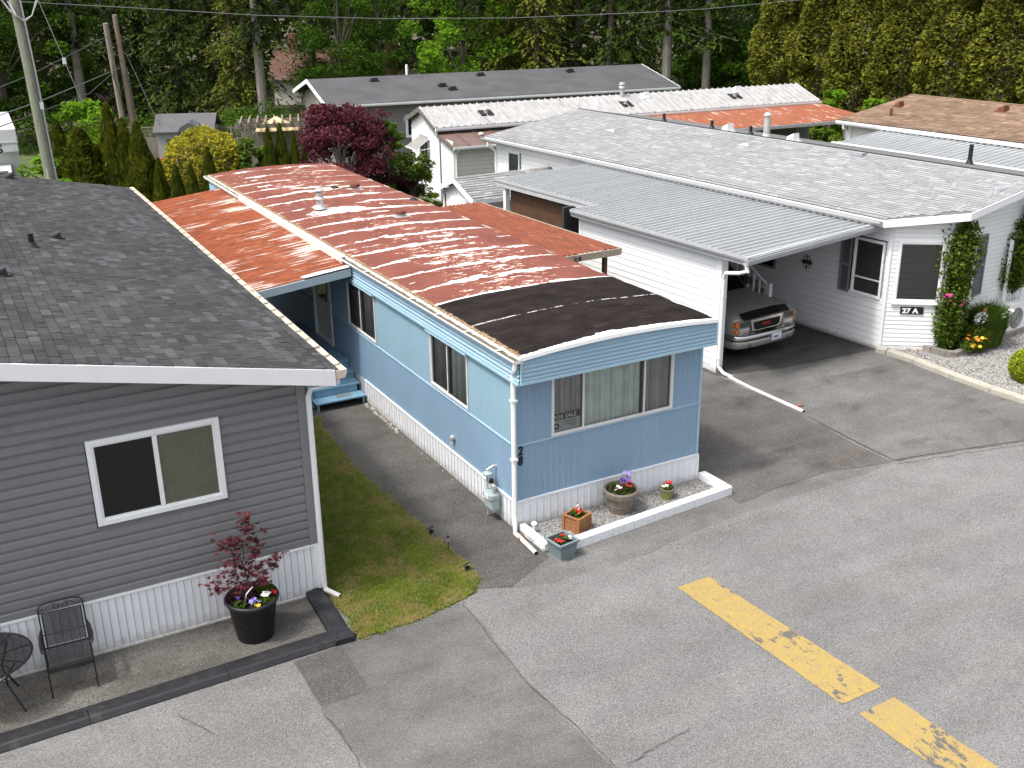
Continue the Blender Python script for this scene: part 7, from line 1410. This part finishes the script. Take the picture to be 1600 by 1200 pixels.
# ---------------------------------------------------------------- poles and wires
UP = thing('utility_pole', 'thick greenish utility pole with a white conduit behind the grey home', 'utility pole', (-4.0, 20.4, 0)); b = MB(); b.tube([(0, 0, 0), (-.1, .9, 6), (-.25, 1.8, 11)], [.165, .14, .12], 14); b.build('pole', MT['pole'], UP)
b = MB(); b.tube([(.16, -.06, 0), (.06, .85, 6), (-.10, 1.74, 11)], .028, 6); b.tube([(-.12, -.12, 0), (-.125, .25, 3.3)], .02, 5); b.build('conduit', MT['silver'], UP); b = MB(); b.box(.0, .1, .5, .52, 4.95, 5.15); b.build('tag', MT['plate'], UP)
b = MB()
for k, r_ in enumerate((.5, .62)): b.tube([(-.35+k*.05, 1.1, 7.9), (-.2, .95, 7.5+k*.05), (0, .95, 7.38-k*.05), (.22, .95, 7.5), (.42+k*.04, 1.0, 7.95), (.3, 1.1, 8.4)], .016, 5)
b.tube([(-1.0, 1.2, 7.75), (-.5, 1.1, 7.95), (-.3, 1.0, 7.6)], .03, 5); b.build('cable_loop', MT['silver'], UP)
t = thing('utility_pole', 'left slimmer grey pole of the pair standing in the trees', 'utility pole', (1.6, 40.8, 0)); b = MB(); b.tube([(0, 0, 0), (-.32, -.4, 6.55)], [.15, .12], 10); b.build('pole', MT['poleb'], t); b = MB(); b.tube([(.02, -.2, 1.9), (-.05, -.3, 3.2), (-.3, -.4, 4.2), (-.2, -.4, 5.5)], .02, 4); b.build('cable', MT['wire'], t)
t = thing('utility_pole', 'right taller brown pole of the pair standing in the trees', 'utility pole', (2.05, 40.9, 0)); b = MB(); b.tube([(0, 0, 0), (-.35, -.6, 6.9)], [.16, .10], 10); b.build('pole', pbr('pole_brown', (.23, .17, .135), .9, var=.2), t); b = MB(); b.tube([(.15, -.2, .3), (.0, -.4, 3.0), (-.1, -.5, 4.6)], .02, 4); b.tube([(-.2, -.6, 6.0), (.15, -.7, 5.8), (.2, -.7, 5.2), (-.05, -.6, 5.1)], .012, 4); b.build('cable', MT['wirel'], t)
t = thing('utility_pole', 'pale pole cut by the left edge of the photo behind the box truck', 'utility pole', (-2.8, 51.4, 0)); b = MB(); b.tube([(0, 0, 0), (.1, .3, 6)], [.17, .14], 10); b.build('pole', pbr('pole_pink', (.3, .22, .17), .9), t)
def wire(lb, pts, r_, m, grp=None):
    t = thing('overhead_wire', lb, 'wire'); b = MB(); P = [Vector(p) for p in pts]; Q = []
    for i in range(len(P)-1):
        for k in range(6): Q.append(P[i].lerp(P[i+1], k/6))
    Q.append(P[-1]); b.tube(Q, r_, 4); b.build('cable', m, t)
wire('long overhead wire crossing the trees from the thick pole to the right', [(-4.2, 22, 7.88), (-.54, 22.46, 7.59), (3.12, 22.77, 7.28), (7.96, 23.67, 7.01), (13.44, 24.26, 6.86), (19.59, 24.56, 6.88), (23.24, 25.03, 6.92), (29.14, 25.56, 7.15), (40, 26.5, 7.7)], .013, MT['wirel'])
wire('upper of three wires from the left edge to the pole pair', [(-6, 23, 5.1), (-4.59, 26.08, 5.2), (-3.37, 29.12, 5.29), (-1.33, 35.39, 5.45), (1.35, 40.5, 6.0)], .018, MT['wire']); wire('middle of three wires from the left edge to the pole pair', [(-6, 23, 4.2), (-4.75, 25.8, 4.35), (-3.03, 28.59, 4.5), (-.84, 34.69, 4.46), (1.71, 40.5, 4.59)], .018, MT['wirel']); wire('lowest black wire from the left edge to the pole pair', [(-6, 23, 3.9), (-4.82, 25.68, 4.0), (-3.1, 28.47, 4.14), (-.69, 34.44, 4.07), (1.32, 40.77, 4.32)], .02, MT['wire'])
t = thing('guy_wire', 'thin slanting guy wire with a white marker left of the pole pair', 'wire'); b = MB(); b.tube([(-2.5, 32.5, 8.5), (-1.91, 30.91, 5.66), (-1.2, 29.1, 2.2), (-.8, 28.2, 0)], .012, 4); b.build('cable', MT['wirel'], t); b = MB(); b.box(-1.97, -1.85, 30.8, 30.86, 5.5, 5.72); b.build('marker', MT['plate'], t)
t = thing('guy_wire', 'guy wire from the brown pole down towards the grey playhouse', 'wire'); b = MB(); b.tube([(1.85, 40.6, 5.4), (2.06, 40.5, 5.06), (2.72, 39.17, 2.41), (3.2, 38.0, .2)], .012, 4); b.build('cable', MT['wirel'], t)

# ================================================================ vegetation
g = random.Random(101)
def conifer(seed, h, r, mat, dens=1.0, z0=.8, bark='bark', tr=.2, droop=.35, s=.2, bare=0):
    g = random.Random(seed); t = MB(); t.tube([(0, 0, 0), (.05, 0, h*.4), (0, .05, h*.75), (0, 0, h)], [tr, tr*.75, tr*.4, .02], 9); b = MB(); z = max(z0, bare)
    while z < h-.3:
        f = z/h; rr = r*(1-f)**.75*(.75+.25*math.sin(z*2.3+seed)); nb = 6 if z < 9.5 else 5
        for k in range(nb):
            a = g.uniform(0, 6.28); L = rr*g.uniform(.55, 1.15)
            if L < .2: continue
            tn = g.uniform(.1, .9); dr = droop*g.uniform(.6, 1.3); n = int(L*(11 if z < 9.5 else 5)*dens)
            if k % 3 == 0: t.tube([(0, 0, z), (math.cos(a)*L*.8, math.sin(a)*L*.8, z-L*dr*.6)], [.03, .008], 3, cap=False)
            for i in range(n):
                u = (i+g.random())/n; x, y = math.cos(a)*L*u, math.sin(a)*L*u; zz = z-L*dr*u*u+.1*L*u; wv_ = (.08+.30*u*(1.15-u))*L*.9
                o = g.uniform(-1, 1)*wv_; c = Vector((x-math.sin(a)*o, y+math.cos(a)*o, zz-abs(o)*.25-g.random()*.12))
                d = Vector((math.cos(a)+g.gauss(0, .5), math.sin(a)+g.gauss(0, .5), -.35+g.gauss(0, .25))).normalized(); sd = d.cross(Vector((g.gauss(0, .3), g.gauss(0, .3), 1))).normalized(); q = s*g.uniform(.7, 1.5)
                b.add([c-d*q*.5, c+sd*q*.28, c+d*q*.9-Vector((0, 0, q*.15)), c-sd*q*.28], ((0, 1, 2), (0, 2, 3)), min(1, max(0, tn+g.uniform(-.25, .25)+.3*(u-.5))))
        z += g.uniform(.16, .26) if z < 9.5 else g.uniform(.35, .5)
    return t.mesh('trunk', MT[bark]), b.mesh('crown', MT[mat])
def broadleaf(seed, h, r, mat, n=9000, s=.17, z0=.8, bark='bark', clump=26, flat=.7, low=0.12):
    g = random.Random(seed); t = MB(); b = MB(); t.tube([(0, 0, 0), (.1, 0, h*.35), (0, .1, h*.8)], [.16, .12, .03], 8); cs = []
    for k in range(clump*3):
        z = h*(low+(1-low)*g.random()); f = (z/h-low)/(1-low); rr = r*(math.sin(math.pi*min(.98, .12+.80*f)))**.6; a = g.uniform(0, 6.28); q = rr*g.uniform(.35, 1.0); cs.append((Vector((q*math.cos(a), q*math.sin(a), z)), g.uniform(.35, .75)*r*.45, g.uniform(.1, .9)))
    for c, q, tn in cs[::4]: t.tube([(0, 0, max(.3, c.z*.55)), tuple(c*.6+Vector((0, 0, c.z*.3))), tuple(c)], [.045, .03, .01], 4, cap=False)
    for c, q, tn in cs:
        for i in range(n//len(cs)):
            v = Vector((g.gauss(0, 1), g.gauss(0, 1), g.gauss(0, 1))).normalized()*q*g.uniform(.3, 1)**.6; v.z *= flat; leafq(b, c+v, s*g.uniform(.7, 1.35), g, tn+g.uniform(-.2, .2)+.2*v.z/q, .4, 1.15)  # upper leaves of each clump toned lighter, light from above put into the colour
    return t.mesh('trunk', MT[bark]), b.mesh('crown', MT[mat])
def tree(meshes, loc, sc_, rz, label, cat, group=None, name='tree'):
    t = thing(name, label, cat, loc, rz, group); t.scale = sc_ if hasattr(sc_, '__len__') else (sc_,)*3; inst('trunk', meshes[0], t); inst('crown', meshes[1], t); return t
FIR = [conifer(1, 17, 3.6, 'fir'), conifer(2, 16, 3.2, 'fir', z0=.4), conifer(3, 18, 3.9, 'fir', droop=.5)]
CED = [conifer(11, 15, 3.6, 'firb', z0=.4, droop=.55), conifer(12, 14, 3.3, 'firb', z0=.3, droop=.45)]
TRK = [conifer(21, 20, 3.2, 'fir', bark='barkl', tr=.27, bare=5.2), ]
DEC = [broadleaf(31, 11, 3.2, 'decid', 15000), broadleaf(32, 10, 3.4, 'decid', 15000)]
MAP = [broadleaf(41, 10.5, 3.0, 'maple_g', 15000, .2)]
TREES = [(-4.8, 54.8, 'D', 1), (-2.5, 51.2, 'D', 1.0), (-0.0, 54.5, 'D', 0.9), (1.3, 51.4, 'T', 1), (0.0, 63.7, 'F', 1), (3.6, 64.1, 'F', 1.1), (4.6, 51.9, 'F', 0.95), (6.0, 65.1, 'F', 1), (6.0, 48.8, 'F', 1.05), (9.2, 54.0, 'F', 1.0), (10.1, 65.1, 'F', 1), (8.2, 45.2, 'C', 0.85), (9.1, 43.6, 'T', 1.0), (12.8, 59.0, 'F', 1), (18.0, 60.8, 'F', 1), (15.0, 47.3, 'D', 1.0), (21.1, 61.4, 'F', 1.1), (21.2, 56.7, 'D', 1), (24.7, 54.8, 'F', 1.1), (20.6, 43.1, 'M', 1.0), (25.3, 49.8, 'F', 1), (22.7, 41.9, 'C', 1.0), (23.6, 39.9, 'C', 1.1), (30.1, 51.8, 'F', 1.1), (26.8, 40.8, 'F', 1.1), (33.1, 52.5, 'F', 1), (27.3, 38.2, 'F', 1.15), (32.5, 43.4, 'F', 1), (29.4, 35.8, 'T', 1.05), (39.2, 51.4, 'F', 1.1), (38.0, 45.0, 'F', 1), (31.4, 34.8, 'T', 0.95), (35.3, 37.2, 'D', 1.15), (34.6, 34.2, 'D', 1.0), (43.9, 48.8, 'F', 1.1), (42.5, 42.6, 'F', 1)]
LB = {'F': ('fir_tree', 'dark fir tree standing in the dense wood behind the homes', 'fir tree', 'fir trees of the wood'), 'C': ('cedar_tree', 'brighter yellow green conifer standing in the wood behind the homes', 'conifer', 'yellow green conifers of the wood'), 'T': None, 'D': ('broadleaf_tree', 'leafy green broadleaf tree in the wood behind the homes', 'tree', 'broadleaf trees of the wood'), 'M': ('maple_tree', 'bright green maple in front of the dark wood above the charcoal roof', 'maple tree', None)}
TL = iter(['tall tree with a thick grey trunk behind the left pole of the pair', 'tall tree with a dark bare trunk left of the charcoal roof', 'tall tree with a pale trunk at the right end of the charcoal roof', 'tall tree with a pale trunk, farther right of the two pale trunks'])
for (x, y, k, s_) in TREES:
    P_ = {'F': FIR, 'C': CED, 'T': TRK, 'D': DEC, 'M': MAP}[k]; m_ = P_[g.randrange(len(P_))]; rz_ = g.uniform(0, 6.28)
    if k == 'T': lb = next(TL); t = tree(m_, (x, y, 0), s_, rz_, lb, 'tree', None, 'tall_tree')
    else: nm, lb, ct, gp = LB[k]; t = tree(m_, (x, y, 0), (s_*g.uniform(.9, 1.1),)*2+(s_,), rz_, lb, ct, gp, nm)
# wooded background and undergrowth
b = MB(); gg = random.Random(9)
for _ in range(26000):
    a = R(gg.uniform(-6, 66)); d = gg.uniform(84, 100); x, y = -7.5+d*math.sin(a), -13.6+d*math.cos(a); z = 13*gg.random()**.8; leafq(b, (x, y, z), .9*gg.uniform(.6, 1.3), gg, gg.random()*.6, .2)
b.build('distant_wood', MT['fir'], kind='stuff')
b = MB()
for _ in range(30000):
    k = gg.choice([(4.6, 44.9, 1.6), (5.3, 42.6, 1.7), (6.2, 41.0, 1.8), (6.9, 39.6, 1.7), (7.0, 41.8, 2.1), (8.5, 42.0, 2.3), (9.2, 40.9, 1.9), (8.3, 39.9, 1.3), (-1.5, 48.3, 1.8), (3.7, 46.6, 1.6), (12.7, 45.1, 1.9), (14.5, 44.1, 2), (17.4, 43.6, 2), (20.8, 40.6, 2.2), (29.0, 36.1, 2.2), (31.8, 33.0, 2.2), (32.3, 32.4, 2.4), (26.5, 38.1, 2), (0, 49, 2)])
    v = Vector((gg.gauss(0, 1), gg.gauss(0, 1), gg.gauss(0, 1))).normalized()*gg.uniform(.7, 1); leafq(b, (k[0]+v.x*2.0, k[1]+v.y*1.6, max(.05, k[2]*.5+v.z*k[2]*.6)), .15*gg.uniform(.7, 1.4), gg, gg.random(), .5)
b.build('undergrowth', MT['decid'], kind='stuff')
# tall hedge of cedars at the right
def hedge_tree(seed, h, r):
    g = random.Random(seed); t = MB(); t.tube([(0, 0, 0), (0, 0, h*.9)], [.16, .03], 8); b = MB()
    bumps = [(g.uniform(0, 6.28), g.uniform(.2, h*.95), g.uniform(.15, .42), g.uniform(.35, .8)) for _ in range(110)]
    for _ in range(20000):
        z = h*g.random()**1.25; a = g.uniform(0, 6.28); f = z/h; rr = r*(1-f**2.6)*(.9+.1*math.sin(z*1.7))
        e = 0
        for (ba, bz, bh, bs) in bumps:
            da = abs((a-ba+math.pi) % (2*math.pi)-math.pi)*rr; dd = (da*da+(z-bz)**2)/(bs*bs)
            if dd < 1: e = max(e, bh*(1-dd))
        q = rr+e-.28*g.random()**2-.12; leafq(b, (q*math.cos(a), q*math.sin(a), z), .17*g.uniform(.7, 1.4), g, .15+1.5*e+g.uniform(-.2, .25), .35, 1.2)  # bulges toned lighter and hollows darker, shade put into the leaf colour
    return t.mesh('trunk', MT['bark']), b.mesh('crown', MT['hedge'])
HT = [hedge_tree(61, 11.5, 1.75), hedge_tree(62, 12, 1.7), hedge_tree(63, 11, 1.8)]
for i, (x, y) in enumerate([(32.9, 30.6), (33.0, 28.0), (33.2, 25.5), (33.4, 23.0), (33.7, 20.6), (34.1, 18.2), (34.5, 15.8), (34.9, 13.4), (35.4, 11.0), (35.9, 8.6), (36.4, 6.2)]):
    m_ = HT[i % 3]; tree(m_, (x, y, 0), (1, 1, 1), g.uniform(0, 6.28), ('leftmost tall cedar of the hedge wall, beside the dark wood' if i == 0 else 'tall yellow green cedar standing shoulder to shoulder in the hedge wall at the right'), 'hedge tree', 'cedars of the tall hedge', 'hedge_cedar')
LG = broadleaf(71, 3.2, 1.2, 'maple_g', 5000, .16, clump=12, low=.1)
for (x, y, s_, lb) in ((30.0, 23.9, .98, 'bright green bush behind the left end of the orange roof edge'), (30.8, 21.9, .9, 'bright green bush in front of the tall hedge, middle of three'), (31.2, 20.0, .85, 'bright green bush close to the tan roof corner')): tree(LG, (x, y, 0), s_, g.uniform(0, 6), lb, 'bush', None, 'bright_bush')
t = tree(LG, (26.4, 16.6, 0), .75, 1, 'leafy bush between the orange and the tan roofs', 'bush', None, 'bush') if False else None
LV = broadleaf(72, 2.3, 1.0, 'vine', 4000, .14, clump=10, low=.05); tree(LV, (24.3, 18.4, 0), (1.3, 1.0, 1.05), 1, 'dark green rounded bush beside the posts of the orange carport', 'bush', None, 'bush'); RB = broadleaf(73, 1.5, .6, 'redmaple2', 1500, .1, clump=7, low=.1); tree(RB, (22.2, 17.7, 0), 1, 1, 'small pinkish red shrub below the orange carport edge', 'shrub', None, 'red_shrub')
# japanese maple
JM = broadleaf(81, 3.7, 2.0, 'redmaple', 22000, .10, clump=34, flat=.45, low=.16, bark='barkl')
tree(JM, (5.35, 21.75, 0), (1.25, 1.1, 1.13), 2.0, 'dark red japanese maple behind the rusty curved roof', 'maple tree', None, 'red_maple')
tree(broadleaf(82, 1.7, .9, 'redmaple', 4000, .09, clump=10, low=.1), (7.6, 22.4, 0), (1.2, 1, .9), 2, 'lower red maple shrub beside the white home corner', 'shrub', None, 'red_shrub')
# golden bush
def ball(seed, r, h, mat, n, s, wob=.12):
    g = random.Random(seed); b = MB(); t = MB(); t.tube([(0, 0, 0), (0, 0, h*.6)], .08, 6); t.lathe([(r*.5, .05), (r*.78, h*.3), (r*.72, h*.62), (r*.2, h*.82)], n=16)
    for _ in range(n):
        v = Vector((g.gauss(0, 1), g.gauss(0, 1), g.gauss(0, 1))).normalized(); w = 1+wob*noise.noise(v*2.6+Vector((seed, 0, 0)))+wob*.5*noise.noise(v*7); q = w*(1-.10*g.random()); leafq(b, (v.x*r*q, v.y*r*q, h*.5+v.z*h*.5*q), s*g.uniform(.7, 1.4), g, .35+2.0*(w-1)+g.uniform(-.3, .35), .5, 1.5)  # tone rises on bulges and drops in hollows, painting the bush's shading
    return t.mesh('trunk', MT['bark']), b.mesh('crown', MT[mat])
tree(ball(91, 1.55, 3.5, 'golden', 15000, .10), (1.55, 25.6, 0), 1, 0, 'large rounded golden yellow bush behind the blue home', 'bush', None, 'golden_bush')
tree(broadleaf(92, 3.0, .95, 'shrub', 5200, .12, clump=12, low=.05), (3.05, 25.0, 0), 1, 0, 'light green leafy shrub at the right side of the golden bush', 'shrub', None, 'leafy_shrub')
tree(broadleaf(93, 4.2, 1.5, 'maple_g', 3600, .15, clump=13, low=.12), (-1.9, 28.2, 0), 1, 0, 'open bright green sapling behind the thick utility pole', 'small tree', None, 'sapling')
tree(broadleaf(94, 3.0, 1.0, 'maple_g', 1800, .14, clump=9, low=.3), (-3.5, 25.3, 0), 1, 0, 'thin bright green branches just left of the thick utility pole', 'small tree', None, 'sapling')
def arbor(seed, n=9000):
    g = random.Random(seed); t = MB(); t.tube([(0, 0, 0), (0, 0, .9)], [.05, .01], 6); t.lathe([(.08, .02), (.10, .3), (.07, .6), (.01, .9)], n=8); b = MB()
    for _ in range(n):
        z = g.random()**1.1; a = g.uniform(0, 6.28); r = .17*(1-z**2.2)*(1+.42*noise.noise(Vector((math.cos(a)*3.4, math.sin(a)*3.4, z*11+seed)))+(.25*g.random() if g.random() < .15 else 0))*(1-.18*g.random()); c = Vector((r*math.cos(a), r*math.sin(a), z)); d = Vector((math.cos(a)*.5+g.gauss(0, .3), math.sin(a)*.5+g.gauss(0, .3), 1.0)).normalized(); n_ = Vector((math.cos(a), math.sin(a), 0)); sd = d.cross(n_).normalized(); q = .032*g.uniform(.6, 1.4)
        b.add([c-d*q*.5, c+sd*q*.35, c+d*q*1.1, c-sd*q*.35], ((0, 1, 2), (0, 2, 3)), .3+g.uniform(-.3, .5)+.3*noise.noise(c*14))
    return t.mesh('trunk', MT['bark']), b.mesh('crown', MT['arb'])
AR = [arbor(5), arbor(6)]
for i, (x, y, h, w_, lb) in enumerate(((-2.9, 27.6, 3.8, 1.1, 'yellow green arborvitae standing behind the thick utility pole'), (-2.5, 25.4, 3.75, 2.1, 'broad rounded arborvitae just right of the thick utility pole'), (-1.95, 25.9, 3.1, .9, 'low yellowish arborvitae between the broad and the tallest one'), (-1.55, 25.2, 4.45, 1.0, 'tallest slender arborvitae of the row'), (-1.15, 24.9, 4.0, 1.05, 'slender arborvitae right of the tallest one'), (-.85, 24.1, 3.95, 1.15, 'slender arborvitae at the foot of the brown pole'), (-.5, 23.0, 2.9, .9, 'short arborvitae at the right end of the tall ones'), (-.95, 20.9, 2.95, .85, 'short arborvitae just behind the corner of the charcoal roof'), (-.5, 20.5, 3.05, .9, 'short arborvitae left of the blue home, second from its corner'), (-.15, 20.0, 3.1, .8, 'short arborvitae nearest the far corner of the blue home'), (.55, 20.6, 3.45, .9, 'arborvitae rising in front of the golden bush'), (2.6, 20.9, 3.85, .75, 'slender arborvitae in front of the pergola, left one'), (3.0, 20.9, 3.95, .75, 'slender arborvitae in front of the pergola, right one'), (3.4, 20.8, 3.7, .6, 'slim arborvitae between the pergola and the red maple'), (3.75, 20.9, 3.2, .6, 'short slim arborvitae at the left foot of the red maple'))):
    r_ = .17*h; tree(AR[i % 2], (x, y, 0), (h*w_*.85, h*w_*.85, h), g.uniform(0, 6), lb, 'arborvitae' if i < 14 else 'shrub', None, 'arborvitae' if i < 14 else 'green_shrub')
tree(broadleaf(95, 3.4, 1.0, 'shrub', 4500, .12, clump=12, low=.1), (7.9, 23.8, 0), 1, 0, 'yellow green shrub right of the red maple under the far window', 'shrub', None, 'leafy_shrub')
tree(broadleaf(97, 3.7, 1.0, 'decid', 4500, .11, clump=12, low=.05), (7.0, 21.9, 0), 1, 0, 'green shrub between the red maple and the white home', 'shrub', None, 'green_shrub'); tree(broadleaf(98, 2.6, 1.0, 'vine', 4500, .10, clump=12, low=.05), (7.6, 21.2, 0), 1, 0, 'low green shrub below the awning of the white home', 'shrub', None, 'green_shrub')
tree(broadleaf(96, 1.6, .7, 'vine', 2500, .09, clump=8, low=.05), (8.3, 20.6, 0), (1.3, 1.2, .8), 0, 'low dark shrub at the edge of the putting green', 'shrub', None, 'low_shrub')
tree(LV, (5.9, 9.9, 0), (.35, .35, 1.0), 0, 'small green bush at the far end of the white carport wall', 'bush', None, 'bush') if False else tree(LV, (7.35, 10.3, 0), (.4, .4, .95), 0, 'small green bush at the far end of the white carport wall', 'bush', None, 'bush')
